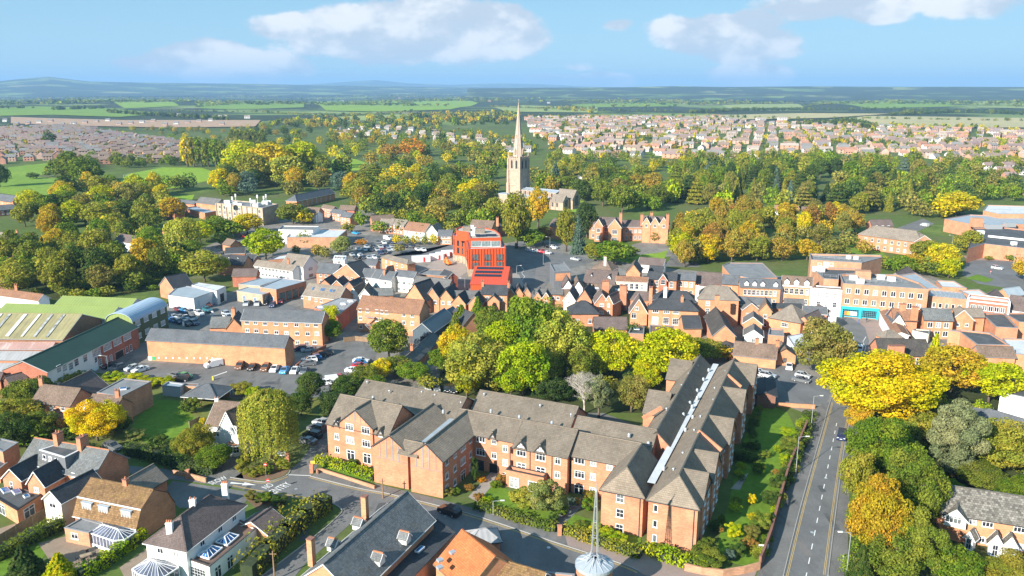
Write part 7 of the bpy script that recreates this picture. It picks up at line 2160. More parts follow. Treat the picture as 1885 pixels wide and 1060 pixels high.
one(1748,1004,1095,80,'green','leafy green tree at bottom edge below brick terrace',lod='near')
one(1580,1000,1090,60,'dark','dark shaggy evergreen at bottom beside the right pavement','cone')
one(1640,985,1090,90,'mid','green tree at the bottom edge between ochre tree and birch',lod='near')
T((330,452,490,44,'olive'),(352,440,478,40,'green'),(300,432,470,44,'mid'),(410,425,455,40,'mid'),(430,405,440,44,'green'),(560,425,455,30,'mid'),(700,405,432,40,'green'),(640,408,430,30,'olive'),(745,405,432,40,'mid'),(790,400,440,46,'green'),(830,405,440,40,'olive'),where='along the old street',group='trees along the old street')
T((1885,880,940,90,'green'),(1795,850,905,80,'mid'),(1700,760,830,70,'olive'),(1660,770,850,60,'mid'),(1870,800,860,70,'mid'),(1590,930,1000,50,'bright'),(1580,745,800,50,'ochre'),(1735,880,930,60,'green'),where='in the gardens right of the road',group='garden trees right of the road')
T((985,540,690,116,'green'),(930,585,690,92,'bright'),(880,616,735,130,'willow'),(838,600,690,66,'yellow'),(963,622,738,96,'bright'),(1030,575,700,112,'willow'),(1128,608,705,98,'lime'),(1228,602,715,124,'lime'),
  (1176,630,700,66,'bright'),(1060,600,680,80,'olive'),(905,565,640,70,'mid'),(1102,690,775,62,'grey','open'),(1162,690,765,64,'drab'),(1020,695,745,70,'deep'),(860,660,735,60,'lime'),(1288,622,672,84,'olive'),(1325,632,668,52,'ochre'),(1000,640,720,70,'willow'),(1195,660,720,60,'lime'),(940,660,738,66,'bright'),(1070,640,720,60,'mid'),
  where='behind the apartment block',group='trees behind the apartment block',lod='near')
T((716,585,672,84,'mid'),(704,660,702,42,'gold'),(760,668,708,62,'green'),(735,655,695,50,'mid'),(670,672,715,56,'mid'),(572,682,745,50,'dark'),(640,690,740,60,'dark'),(618,720,780,56,'deep'),(665,700,735,50,'deep'),(790,690,722,50,'olive'),(815,640,690,50,'green'),(608,560,612,40,'lime'),(606,590,630,46,'green'),(555,720,770,46,'dark'),(690,690,730,46,'green'),
  where='beside the main car park',group='trees beside the main car park')
T((850,560,612,54,'green','cone'),(880,545,590,40,'green','cone'),(838,575,620,40,'mid','cone'),where='beside dark metal building',group='evergreens beside dark metal building')
one(500,718,856,98,'willow','large weeping willow beside the no entry junction','willow',lod='hero')
one(182,738,822,92,'gold','bright yellow tree in front of brick houses on the left',lod='hero')
T((362,780,856,70,'olive'),(395,820,870,66,'green'),(340,800,850,50,'mid'),(345,735,765,30,'dark'),where='in the garden left of the willow',group='garden trees left of the willow')
T((36,735,800,80,'olive'),(70,760,815,70,'mid'),(95,765,805,50,'rust'),(40,700,745,60,'mid'),(60,780,822,80,'green'),(130,785,815,50,'dark'),(215,760,800,46,'mid'),(118,685,718,50,'olive'),(80,690,740,40,'dark'),(140,680,705,40,'green'),(20,760,830,70,'dark'),(165,815,840,36,'deep'),where='round brick houses on the left',group='garden trees on the left')
one(115,1015,1090,72,'lime','bright lime conifer bush at bottom left patio','cone')
one(50,1000,1075,70,'deep','dark conifer in shade at bottom left corner','cone')
def bare(x,a,b_,name):
 g = G(x,b_); h = height_at(g,a); rng = random.Random(5); m = MB()
 def br(p,d,l,r,k):
  e = p + d * l; m.tube([p,(p + e) / 2 + Vector((rng.uniform(-.05,.05) * l,rng.uniform(-.05,.05) * l,0)),e],[r,r * .85,r * .65],5 if k > 2 else 4,cap=False)
  if k == 0: return
  for _ in range(4 if k > 3 else 3):
   dd = (d + Vector((rng.uniform(-1,1),rng.uniform(-1,1),rng.uniform(-.2,.4)))).normalized(); br(p.lerp(e,rng.uniform(.55,1)),dd,l * rng.uniform(.68,.88),r * .62,k - 1)
 br(Vector((0,0,0)),Vector((0,0,1)),h * .26,.26,6)
 e = empty(name,g); tag(e,'bare grey tree without leaves behind the apartment block','tree'); mesh_obj('trunk',m.mesh('trunk',M('bark_pale')),e)
bare(1075,668,762,'bare_tree')
W = wood
W([(20,545),(-20,480),(120,452),(300,445),(335,475),(318,532),(150,545)],26,(11,17),(5,7.6),['olive','drab','green','ochre','mid','olive','dark'],'in the wood behind green roofed sheds','wood behind the warehouses',seed=2)
W([(36,432),(26,400),(110,362),(200,348),(290,356),(330,400),(300,436),(120,442)],30,(12,18),(6,9),['green','olive','mid','drab','dark','yellow','ochre','lime'],'in the left wood before playing fields','left wood before the playing fields',seed=3)
T((378,458,524,84,'olive'),(490,418,482,78,'bright'),(340,400,470,60,'willow','willow'),(400,395,440,60,'green'),(456,388,435,62,'yellow'),(370,405,450,50,'lime'),(628,432,472,44,'pale'),(540,372,415,60,'mid'),(560,385,415,40,'yellow'),(665,388,420,30,'green'),(585,448,475,26,'bronze'),(600,452,478,26,'drab'),(666,440,452,26,'orange'),(735,448,468,26,'drab'),(545,450,470,20,'dark'),(590,455,475,24,'mid'),
  where='between the old street and the car park',group='street trees left of the red building')
T(*[(731 + 17 * i,430 + (i % 2) * 2,452,20,('gold','olive','yellow','olive','yellow')[i]) for i in range(5)],where='in the line before blue washed shop',group='line of small street trees')
T((450,250,330,80,'lime'),(500,255,335,90,'yellow'),(550,250,330,90,'lime'),(470,275,345,70,'olive'),(530,280,345,80,'willow'),(580,270,325,50,'lime'),where='in the big yellow green mass of the park',group='yellow green park trees')
W([(395,335),(440,310),(560,305),(640,325),(655,368),(520,372),(415,362)],30,(12,18),(6,9.5),['green','mid','dark','olive','drab','blue','bronze','ochre'],'in the park left of the store','park trees behind the office block',seed=4)
W([(640,402),(660,345),(760,330),(890,325),(925,395),(900,430),(830,422),(720,396)],44,(11,17),(5.5,8.5),['green','mid','olive','drab','dark','olive','bronze','gold','deep'],'on the bank left of the church','trees left of the church',seed=5)
T((630,290,325,36,'purple'),(595,280,330,40,'mid'),(760,255,290,56,'orange'),(720,262,295,44,'rust'),(665,325,378,70,'olive'),(725,330,352,40,'drab'),(705,378,402,46,'deep'),(790,330,362,50,'mid'),(770,325,345,30,'purple'),(735,300,330,44,'yellow'),(690,300,332,50,'mid','cedar'),where='in the park before white houses',group='mixed park trees')
one(950,348,460,62,'olive','tall olive green tree directly below the church'); one(990,340,420,46,'ochre','orange turning tree against the church wall')
one(1064,395,470,34,'blue','blue green cedar like conifer before the mansion','cone'); one(1042,380,465,40,'olive','green tree left of the blue green conifer')
one(1080,365,440,44,'deep','very dark tree at left end of mansion')
T((1130,440,490,76,'green'),(1095,445,482,46,'olive'),(1160,450,480,40,'mid'),(1205,425,448,22,'drab'),(1000,415,450,36,'rust'),(975,420,458,60,'green'),(1022,300,352,40,'blue','cone'),where='below the mansion and church',group='trees below the mansion')
W([(965,372),(985,330),(1180,325),(1235,375),(1228,398),(1110,392),(1075,385),(1040,352)],30,(12,19),(6,9.5),['olive','bronze','dark','mid','drab','green','olive'],'in the churchyard wood right of the church','churchyard trees',seed=6)
W([(1238,495),(1243,425),(1300,392),(1420,402),(1580,402),(1588,440),(1490,462),(1330,492)],50,(11,15),(4.0,5.6),['olive','bronze','ochre','bronze','gold','drab','olive','rust'],'in the autumn grove behind high street','autumn grove behind high street',seed=7,sep=.85)
T(*[(1255 + 46 * i,425 + 2 * i,487 - i,52,('lime','ochre','bronze','olive','bronze','ochre','drab')[i]) for i in range(7)],where='in the front row of the autumn grove',group='front row of the autumn grove')
W([(1225,382),(1240,325),(1500,302),(1690,312),(1725,380),(1650,400),(1500,392),(1300,388)],112,(12,20),(5,8.5),['green','mid','dark','deep','olive','blue','mid','drab','green'],'in the mixed wood right of the church','mixed wood right of the church',('cone','cone','round','cedar','round'),seed=8,sep=.7)
T((1622,428,462,26,'lime','cone'),(1700,438,478,50,'olive'),(1730,445,500,60,'yellow'),(1660,468,508,56,'green'),(1710,475,512,56,'mid'),(1745,470,515,40,'lime'),(1630,470,500,40,'olive'),(1680,465,505,44,'ochre'),(1760,350,400,70,'yellow'),(1735,365,405,50,'gold'),(1870,340,372,30,'green'),(1820,470,480,16,'green'),(1860,468,482,22,'green'),(1560,425,458,40,'drab'),(1590,440,470,36,'bronze'),(1780,420,470,50,'olive'),(1885,470,520,40,'ochre'),
  where='round the supermarket',group='trees round the supermarket')
T(*[(x,250 + (x * 7) % 9,308,26,c,'column') for x,c in ((346,'yellow'),(358,'olive'),(372,'green'),(384,'mid'),(398,'green'),(410,'mid'))],*[(428 + 9 * i,239 + i % 3,266,17,'mid','column') for i in range(7)],where='in the poplar row left of park',group='row of poplars')
T((130,275,340,60,'mid'),(160,285,345,60,'green'),(190,318,372,50,'olive'),(215,330,372,40,'drab'),(405,305,355,40,'gold'),(425,300,352,44,'dark'),(330,320,352,40,'mid'),(310,322,350,36,'green'),(350,318,352,30,'dark'),(0,295,345,36,'dark'),(60,316,330,24,'dark'),(90,312,326,18,'dark'),(290,340,362,24,'drab'),(92,238,268,24,'dark'),where='round the left playing field',group='trees round the playing field')
Z(1280,790,3.116)
for i,(x,a,b_,w,c) in enumerate(((530,0,40,90,'bright'),(545,60,150,110,'mid'),(520,150,215,66,'bright'),(360,195,262,70,'green'),(335,75,130,66,'dark'),(325,150,195,90,'dark'),(465,270,360,80,'dark'),(430,365,455,90,'dark'),(325,378,440,46,'gold'),(330,485,525,56,'yellow'),(385,490,600,110,'mid'),(215,555,640,76,'lime'),(320,560,640,80,'drab'),(60,640,710,100,'mid'),(70,700,810,180,'mid'),(240,660,745,80,'dark'),(150,500,560,40,'green'),(310,630,700,80,'rust'),(475,240,275,60,'rust'),(250,130,185,70,'dark'),(400,130,170,50,'mid'),(470,95,140,40,'bright'),(110,530,600,60,'dark'),(140,560,600,36,'rust'),(410,610,660,60,'green'),(200,700,770,60,'blue'))):
 tree(x,a,b_,w,c,'shrub','in the garden east of apartment block',group='garden shrubs east of the apartment block')
Z(800,790,ZS)
for x,a,b_,w,c in ((800,400,640,230,'pale'),(640,450,600,190,'willow'),(1120,505,610,100,'green'),(1120,460,530,110,'olive'),(1025,500,550,50,'ochre'),(990,500,580,60,'blue'),(480,335,400,70,'rust'),(310,320,375,40,'bright'),(250,405,450,70,'rust'),(440,380,440,70,'green'),(100,430,490,80,'drab'),(290,220,400,50,'dark'),(160,430,480,60,'green'),(340,350,390,60,'orange'),(320,470,520,70,'rust'),(380,500,545,80,'bright'),(1160,700,780,90,'lime'),(1240,720,800,110,'bright'),(1330,760,850,120,'bright'),(930,560,640,70,'green'),(1050,680,740,120,'mid'),(860,620,690,70,'dark')):
 tree(x,a,b_,w,c,'shrub','before the apartment block front',group='shrubs before the apartment block')
Z(420,790,ZS)
for x,a,b_,w,c in ((400,230,310,90,'olive'),(180,290,350,100,'olive'),(250,270,340,80,'olive'),(110,220,340,90,'olive'),(300,270,330,60,'green'),(170,450,520,80,'drab'),(270,470,540,110,'green'),(370,490,560,110,'dark'),(900,220,270,90,'dark')):
 tree(x,a,b_,w,c,'shrub','round the no entry junction',group='shrubs round the no entry junction')
Z(0,620,ZS)
for x,a,b_,w,c in ((985,680,760,120,'pale'),(1150,720,800,110,'dark'),(1390,450,560,100,'mid'),(1470,590,640,50,'yellow'),(1110,780,850,90,'dark'),(880,590,700,100,'dark'),(255,480,570,60,'gold'),(1080,310,370,150,'lime'),(1200,300,360,110,'lime'),(950,280,340,150,'lime'),(830,265,330,110,'bright'),(1750,340,440,140,'olive'),(1840,370,470,100,'bright'),(400,770,810,40,'dark'),(600,250,290,120,'mid'),(460,240,330,110,'mid')):
 tree(x,a,b_,w,c,'shrub','in the left hand gardens',group='shrubs in the left hand gardens')
Z(420,790,ZS)
hedge([(560,1070),(330,1010)][::-1] if False else [(150,1090),(300,930),(420,800),(540,690),(640,620),(715,580)],3.2,3.6,'olive','tall shaggy mixed hedge along the lane beside white house',jag=.3,leaf=.42,dens=22)
hedge([(640,235),(760,265),(900,310),(1055,365)],1.8,1.3,'bright','low clipped hedge beneath left gables of apartment block')
Z(800,790,ZS)
hedge([(300,570),(440,605),(600,660),(760,705),(870,735)],1.6,1.3,'mid','clipped hedge along pavement before apartment block lawn')
hedge([(930,745),(1100,800),(1300,870),(1480,925)],1.8,1.4,'olive','long clipped hedge along pavement below right gable ends')
hedge([(1520,880),(1650,930),(1800,985),(1960,1000)],2.2,1.7,'bright','bright green hedge at street corner of apartment block')
Z(0,790,ZS)
hedge([(-40,960),(120,880),(290,790),(445,720)],2.0,2.2,'mid','clipped hedge across bottom left garden in part shade')
hedge([(590,1090),(760,990),(900,890),(1040,790)],1.7,2.2,'bright','bright green hedge between conservatory and white house')
Z(0,620,ZS)
hedge([(930,850),(1100,880),(1250,930),(1330,965),(1540,985)],2.6,2.6,'dark','dark green roadside hedge below the lawn',jag=.2)
Z()
hedge([(1487,790),(1476,820),(1462,850),(1440,900)],1.6,1.6,'dark','dark garden hedge on the wall beside lamp post',jag=.3)
hedge([(600,750),(640,715),(670,700)],3,2.6,'deep','dark hedge between parked cars and apartment block',jag=.3)
def mass(name,pts,hr,rr,cols,nq,seed,label=None):
 rng = np.random.default_rng(seed); pts = np.array(pts,float)
 n = len(pts)
 if n == 0: return
 protos = [crown_data(90 + i,'round',nq,.2 if nq > 200 and nq < 700 else .13 if nq > 600 else (.45 if nq > 40 else .8))[0].reshape(nq,4,3) for i in range(4)]
 V = np.empty((n * nq,4,3),np.float32); Tn = np.empty((n * nq,3),np.float32)
 for i in range(n):
  h = rng.uniform(*hr); r = rng.uniform(*rr); pr = protos[i % 4]
  a = rng.uniform(0,6.28); c,s = cos(a),sin(a)
  X = pr[...,0] * c - pr[...,1] * s; Y = pr[...,0] * s + pr[...,1] * c
  V[i * nq:(i + 1) * nq,:,0] = X * r + pts[i,0]; V[i * nq:(i + 1) * nq,:,1] = Y * r + pts[i,1]; V[i * nq:(i + 1) * nq,:,2] = pr[...,2] * h * .5 + h * .48 + pts[i,2]
  Tn[i * nq:(i + 1) * nq] = np.array(PAL[cols[rng.integers(len(cols))]]) * rng.uniform(.85,1.15)
 me = quad_mesh(name,V.reshape(-1,3),rng.uniform(0,1,(n * nq,2)),'leaf_far',Tn)
 return stuff(mesh_obj(name,me))
def fill(poly,n,seed,clear=()):
 rng = random.Random(seed); gp = [G(*p) for p in poly]; P2 = [(p.x,p.y) for p in gp]; xs = [p[0] for p in P2]; ys = [p[1] for p in P2]; out = []
 for _ in range(n * 40):
  if len(out) >= n: break
  x,y = rng.uniform(min(xs),max(xs)),rng.uniform(min(ys),max(ys))
  if in_poly(x,y,P2): out.append((x,y,hgt(x,y)))
 return out
def line(px,step,jit,seed):
 rng = random.Random(seed); out = []
 for a,b in zip(px[:-1],px[1:]):
  A,B = G(*a),G(*b); n = max(1,int((B - A).length / step))
  for i in range(n): c = A.lerp(B,(i + rng.random()) / n); x,y = c.x + rng.uniform(-jit,jit),c.y + rng.uniform(-jit,jit); out.append((x,y,hgt(x,y)))
 return out
GR = ['green','mid','dark','olive','mid','drab','dark']; AU = GR + ['yellow','ochre','bronze','lime']
mass('park_wood',fill([(590,300),(630,245),(800,262),(930,285),(945,330),(800,328),(690,335)],90,1),(10,17),(5,8.5),AU,420,1)
mass('park_wood',fill([(385,300),(480,232),(620,225),(640,250),(590,300)],60,2),(10,16),(5,8),AU,420,2)
mass('park_wood',fill([(100,305),(180,292),(380,298),(330,306),(220,312),(120,318)],40,3) + fill([(1690,330),(1720,300),(1900,310),(1900,360),(1800,375),(1720,372)],36,4),(7,13),(4,7),GR,420,3)
est = fill([(0,235),(130,232),(330,266),(400,284),(330,302),(230,306),(110,297),(0,302)],150,5) + fill([(960,215),(1180,215),(1420,225),(1960,238),(1960,330),(1700,300),(1560,275),(1400,280),(1200,290),(1080,300),(1000,270)],1150,6) + fill([(600,240),(760,232),(960,250),(1000,290),(900,290),(800,262),(620,256)],190,7)
mass('estate_garden_trees',est,(5,10),(2.6,4.6),AU,110,8)
mass('middle_distance_wood',fill([(480,232),(640,216),(760,214),(900,206),(960,210),(940,232),(780,232),(640,240)],300,9) + fill([(980,205),(1010,196),(1100,200),(1100,210)],40,10),(9,16),(5,8),AU,110,9)
mass('shelter_belt',line([(1270,209),(1490,203),(1660,203),(1885,212)],11,9,11) + line([(1480,232),(1560,226),(1600,238)],9,12,12) + line([(1640,213),(1760,208)],9,8,13) + line([(100,203),(190,200)],9,18,14) + line([(0,200),(60,200)],14,14,15) + line([(200,208),(330,216),(420,222)],10,9,16),(9,16),(5,8),['dark','deep','mid','dark'],90,10)
hr = []
for i,p in enumerate(([(300,205),(480,207),(620,215),(760,205)],[(360,198),(470,190)],[(600,195),(760,190)],[(620,212),(900,212)],[(650,192),(690,186),(760,192)],[(900,196),(1060,204),(1240,205)],[(1060,192),(1300,192),(1480,190)],[(1480,196),(1700,186),(1900,184)],[(1500,190),(1640,178)],[(1700,192),(1900,196)],[(880,190),(940,184)],[(1540,218),(1885,224)],[(1240,214),(1500,222)],[(440,183),(640,181),(860,184)],[(190,190),(330,186)])): hr += line(p,16,6,20 + i)
mass('hedgerow_trees',hr,(5,12),(4,7.5),GR,60,11)
rng_ = random.Random(77); far = []
for i in range(9500):
 r = 3700 * (4.6 ** rng_.random()); a = radians(rng_.uniform(-40,40)); x,y = sin(a) * r,cos(a) * r
 cl = sin(x / 330 + y / 900) * sin(y / 520 - x / 800) + .6 * sin(x / 140 + 1) * sin(y / 210) + rng_.uniform(-.5,.5)
 if cl > (.12 if r > 4200 else .42): far.append((x,y,hgt(x,y)))
mass('far_woodland',far,(10,18),(9,20),['mid','dark','olive','green','dark','mid'],16,12)
UG = ['mid','green','olive','dark','drab','green','olive','mid']
def under(poly,n,hr_,rr_,cols,seed,nq=420,name='woodland_undergrowth'): mass(name,fill(poly,n,seed),hr_,rr_,cols,nq,seed)
under([(1556,1060),(1572,900),(1605,790),(1720,730),(1885,790),(1885,870),(1720,880),(1712,1060)],90,(2,5),(1.6,3),['mid','green','olive','bright'],31,800,'garden_undergrowth')
under([(815,715),(850,620),(990,560),(1280,620),(1180,745),(1000,738)],60,(2,6),(1.8,3.2),['mid','green','olive','dark'],32,800,'garden_undergrowth')
under([(-20,800),(20,720),(100,690),(240,700),(230,740),(150,800),(100,830)],26,(1.5,4),(1.4,2.4),UG,33,800,'garden_undergrowth')
under([(20,545),(-20,480),(120,452),(300,445),(335,475),(318,532),(150,545)],24,(6,13),(4,6),UG,34)
under([(-20,550),(20,510),(150,520),(330,480),(332,530),(150,553)],70,(2,5.5),(2,3.6),['dark','mid','green','olive'],47)
under([(36,432),(26,400),(110,362),(200,348),(290,356),(330,400),(300,436),(120,442)],36,(8,15),(5,7),UG + ['yellow'],35)
under([(395,335),(440,300),(560,300),(640,325),(655,368),(520,372),(415,362)],36,(8,15),(5,8),UG,36)
under([(640,402),(660,345),(760,330),(890,325),(925,395),(900,430),(830,422),(720,396)],50,(8,15),(5,8),UG + ['bronze'],37)
under([(965,372),(985,325),(1180,318),(1235,375),(1225,392),(1110,388),(1075,380),(1040,352)],36,(10,17),(5,9),UG,38)
under([(1238,488),(1243,425),(1300,392),(1420,402),(1560,402),(1575,436),(1490,458),(1330,486)],26,(9,14),(4,5.5),['bronze','olive','ochre','drab'],39)
under([(1215,385),(1240,318),(1500,295),(1690,305),(1735,385),(1650,402),(1500,394),(1300,390)],110,(9,18),(5,8),UG + ['deep','bright'],40)
under([(1590,345),(1690,310),(1790,308),(1840,345),(1770,400),(1650,405)],70,(8,15),(5,8),UG,48)
under([(1780,300),(1960,300),(1960,352),(1860,365),(1790,350)],30,(6,11),(4,6),UG,49)
under([(1000,330),(1010,290),(1250,290),(1500,285),(1690,300),(1500,306),(1240,322)],130,(7,14),(4,7),UG + ['yellow'],41,300)
under([(700,412),(830,404),(935,404),(925,428),(850,424),(740,417)],34,(6,12),(3.5,6),UG,45)
mass('park_wood',fill([(240,240),(480,236),(500,262),(420,292),(340,268)],70,46),(6,12),(4,6.5),AU,300,46)
under([(680,300),(700,262),(930,285),(950,340),(800,330)],50,(8,15),(5,8),AU,42)
under([(1500,755),(1488,788),(1470,850),(1440,930),(1405,1030),(1385,1030),(1425,930),(1455,830),(1478,770)],46,(1.0,2.4),(.9,1.7),['mid','green','bright','olive','dark'],43,800,'garden_shrubs')
under([(1345,940),(1362,850),(1385,770),(1395,740),(1402,745),(1375,850),(1352,945)],26,(.8,2.2),(.8,1.4),['mid','dark','bright','dark'],44,800,'garden_shrubs')
for px,m_ in (([(0,200),(60,196),(200,200),(310,210),(220,216),(100,212),(0,214)],'field_green'),([(190,187),(300,185),(330,195),(230,200)],'field_bright'),([(360,190),(470,187),(560,189),(560,198),(430,202),(370,200)],'field_green'),([(570,188),(690,184),(760,188),(840,183),(880,190),(830,202),(700,206),(600,204)],'field_bright'),([(620,216),(700,212),(760,210),(750,220),(640,224)],'field_pale'),([(905,198),(960,194),(1100,198),(1100,208),(930,206)],'field_pale'),([(1050,193),(1240,190),(1250,196),(1080,198)],'field_green'),
  ([(1520,222),(1600,214),(1885,218),(1960,222),(1960,236),(1800,236),(1640,236)],'field_tan'),([(1250,214),(1480,209),(1640,210),(1520,218),(1300,222)],'field_tan'),([(1490,188),(1620,182),(1750,180),(1780,196),(1600,200)],'field_green'),([(1760,182),(1960,182),(1960,202),(1800,198)],'field_pale'),([(1330,194),(1460,191),(1480,198),(1340,200)],'field_pale'),([(20,216),(230,222),(480,222),(470,234),(300,236),(120,232),(20,228)],'building_site'),([(1060,212),(1350,218),(1340,226),(1200,226),(1080,222)],'building_site')):
 sheet('field' if m_ != 'building_site' else 'building_site',px,m_,1.6,cuts=3)
def hills(pts,dist,name,col='land'):
 b = MB(); prev = None
 for px,py in pts:
  r = ray(px,py); t = dist / hypot(r.x,r.y); top = Vector((r.x * t,r.y * t,CAMH + r.z * t)); d = Vector((r.x,r.y,0)).normalized()
  cur = (top - d * dist * .28 + Vector((0,0,-6 - top.z)),top - d * dist * .1 + Vector((0,0,-top.z * .45)),top,top + d * dist * .12 + Vector((0,0,-top.z - 8)))
  if prev:
   for i in range(3): b.poly([prev[i],cur[i],cur[i + 1],prev[i + 1]])
  prev = cur
 structure(b.build(name,M(col),smooth=True))
hills([(-300,156),(-60,152),(0,149),(40,145),(90,141),(130,146),(165,150),(300,152.5),(450,154),(600,157),(760,159.5),(900,161.5),(1000,163)],13500,'hills')
hills([(860,163),(980,161.5),(1150,160.5),(1240,158.5),(1330,160),(1480,159),(1600,160),(1750,159.5),(1960,160.5),(2200,162)],8200,'hills')
hills([(500,160),(600,153),(690,147),(750,153),(830,156),(920,153),(1000,155),(1100,160),(1300,162),(1500,158),(1650,159),(1750,162)],23000,'hills')
Z()
# ------------------------------------------------------------------ housing estates
def far_house_mesh(L,D,ze,zr,hip=False):
 w = MB(); x,y = L / 2,D / 2
 w.poly([(-x,-y,-.5),(x,-y,-.5),(x,-y,ze),(-x,-y,ze)]); w.poly([(x,y,-.5),(-x,y,-.5),(-x,y,ze),(x,y,ze)])
 if hip:
  for s in (1,-1): w.poly([(s * x,-s * y,-.5),(s * x,s * y,-.5),(s * x,s * y,ze),(s * x,-s * y,ze)])
 else:
  for s in (1,-1): w.poly([(s * x,-s * y,-.5),(s * x,s * y,-.5),(s * x,s * y,ze),(s * x,0,zr),(s * x,-s * y,ze)])
 for s in (-1,1):
  for z in (.9,3.3):
   for u in ((-.3,0,.3) if L > 9 else (-.25,.25)):
    a,b,yy = u * L - .7,u * L + .7,s * (y + .04)
    pts = [(a,yy,z),(b,yy,z),(b,yy,z + 1.2),(a,yy,z + 1.2)]
    if z + 1.2 < ze: w.poly(pts if s < 0 else pts[::-1],1)
 r = MB(); e = .4; dz = (zr - ze) / y * e; h = y * .9 if hip else -.2
 t = [[(-x - e,-y - e,ze - dz),(x + e,-y - e,ze - dz),(x - h,0,zr + .05),(-x + h,0,zr + .05)],[(x + e,y + e,ze - dz),(-x - e,y + e,ze - dz),(-x + h,0,zr + .05),(x - h,0,zr + .05)]]
 if hip: t += [[(x + e,-y - e,ze - dz),(x + e,y + e,ze - dz),(x - h,0,zr + .05)],[(-x - e,y + e,ze - dz),(-x - e,-y - e,ze - dz),(-x + h,0,zr + .05)]]
 for p in t: r.poly(p)
 r.box((x * .6,0,zr - .6),.8,.7,1.6)
 return w,r
FP = [far_house_mesh(*a) for a in ((9.5,7.5,5.0,7.6),(14,8,5.0,7.8),(8.5,8,2.8,5.6),(10,9,5.0,7.8,True),(22,8,5.0,7.6))]
FM = [(w.mesh('house',[M('far_wall'),M('glass_dark')]),r.mesh('roof',M('far_roof'))) for w,r in FP]
WALLC = {'orange brick': (.46,.25,.165),'pink brick': (.47,.32,.26),'white': (.62,.61,.58),'buff': (.44,.33,.24),'red brick': (.42,.22,.16)}
ROOFC = {'brown': (.23,.175,.14),'grey': (.20,.195,.19),'plum': (.225,.165,.155),'pale': (.33,.28,.24),'red': (.34,.185,.13)}
def estate(poly,sx,sy,walls,roofs,types,where,seed,ang0=0.0,keep=.9):
 rng = random.Random(seed); gp = [G(*p) for p in poly]; P2 = [(p.x,p.y) for p in gp]; out = []
 cx = sum(p[0] for p in P2) / len(P2); cy = sum(p[1] for p in P2) / len(P2); R = max(hypot(p[0] - cx,p[1] - cy) for p in P2); c,s = cos(ang0),sin(ang0)
 for i in range(int(-R / sx),int(R / sx) + 1):
  for j in range(int(-R / sy),int(R / sy) + 1):
   a,b = i * sx + rng.uniform(-2,2),j * sy + (sy * .18 if j % 2 else 0) + 6 * sin(i * .5 + j)
   if rng.random() > keep: continue
   x,y = cx + a * c - b * s,cy + a * s + b * c
   if in_poly(x,y,P2): out.append((x,y,ang0 + rng.choice((0,0,0,0,0,0,pi / 2)) + rng.uniform(-.06,.06) + .35 * sin(x / 160 + y / 240),rng.choice(types),rng.choice(walls),rng.choice(roofs),where))
 return out
H_ = estate([(0,238),(130,234),(330,266),(400,284),(320,300),(230,306),(110,297),(0,302)],17,31,['orange brick','pink brick','pink brick','red brick'],['brown','plum','grey','brown'],[0,1,0,3,1],'in the left estate',1,.25)
H_ += estate([(600,241),(700,235),(770,240),(890,252),(1000,268),(960,285),(880,278),(800,262),(700,255),(620,252)],22,44,['white','white','buff'],['grey','pale','brown'],[2,0,2],'among trees left of spire',2,.1,.7)
H_ += estate([(965,218),(1180,217),(1420,226),(1700,238),(1960,240),(1960,300),(1800,300),(1700,296),(1600,290),(1400,292),(1200,296),(1080,300),(1010,270)],21,46,['orange brick','pink brick','buff','white','pink brick'],['brown','plum','pale','grey','red','brown'],[0,1,0,2,4,1],'in estate right of spire',3,-.3,.72)
H_ += estate([(1690,282),(1800,290),(1960,300),(1960,330),(1860,330),(1760,312)],20,40,['orange brick','white','buff'],['brown','plum','grey'],[0,1,2],'in nearer right estate',4,.2,.75)
H_ += estate([(1840,325),(1960,330),(1960,372),(1880,368)],22,34,['orange brick','red brick'],['brown','plum','red'],[0,1],'at right edge beside the wood',5,.3,.7)
H_ += [(G(x,y).x,G(x,y).y,a,t,w,r,'on a distant farm') for x,y,a,t,w,r in ((630,186,0,4,'white','grey'),(690,183,.3,1,'orange brick','brown'),(735,181,0,4,'red brick','brown'),(900,187,.1,4,'orange brick','brown'),(1010,190,.2,1,'white','grey'),(1450,186,.2,4,'white','pale'),(1475,187,.2,4,'white','pale'),(1690,178,.1,1,'orange brick','brown'),(1750,178,0,0,'white','brown'),(265,169,0,4,'white','pale'),(330,214,.1,4,'white','pale'),(410,217,.1,4,'white','pale'),(1440,221,.1,4,'white','pale'),(1400,222,.1,4,'white','pale'),(455,218,.3,1,'white','pale'))]
H_ += [(G(x,y).x,G(x,y).y,.1,t,w,'grey' if i % 2 else 'red','on building site right of spire') for i,(x,y,t,w) in enumerate([(1080 + 17 * i,216 + (i * 5) % 7,(1,0,4)[i % 3],('white','orange brick','pink brick')[i % 3]) for i in range(16)])]
H_ += [(G(x,y).x,G(x,y).y,.1,0,'pink brick' if i % 3 else 'white','grey','on the new building site at left') for i,(x,y) in enumerate([(10 + 21 * i,224 + (i * 7) % 9) for i in range(20)])]
H_.sort(key=lambda h: hypot(h[0],h[1]))
for h in H_[:295]:
 x,y,a,t,w,r,where = h
 o = mesh_obj('suburban_house',FM[t][0],None,(x,y,hgt(x,y)),a); k = random.uniform(.85,1.12); o.color = (*[v * k for v in WALLC[w]],1)
 rf = mesh_obj('roof',FM[t][1],o); rf.color = (*[v * k for v in ROOFC[r]],1)
 tag(o,'','house','houses ' + where); AUTO.append((o,'%s house with %s roof' % (w,r),where,'houses ' + where))
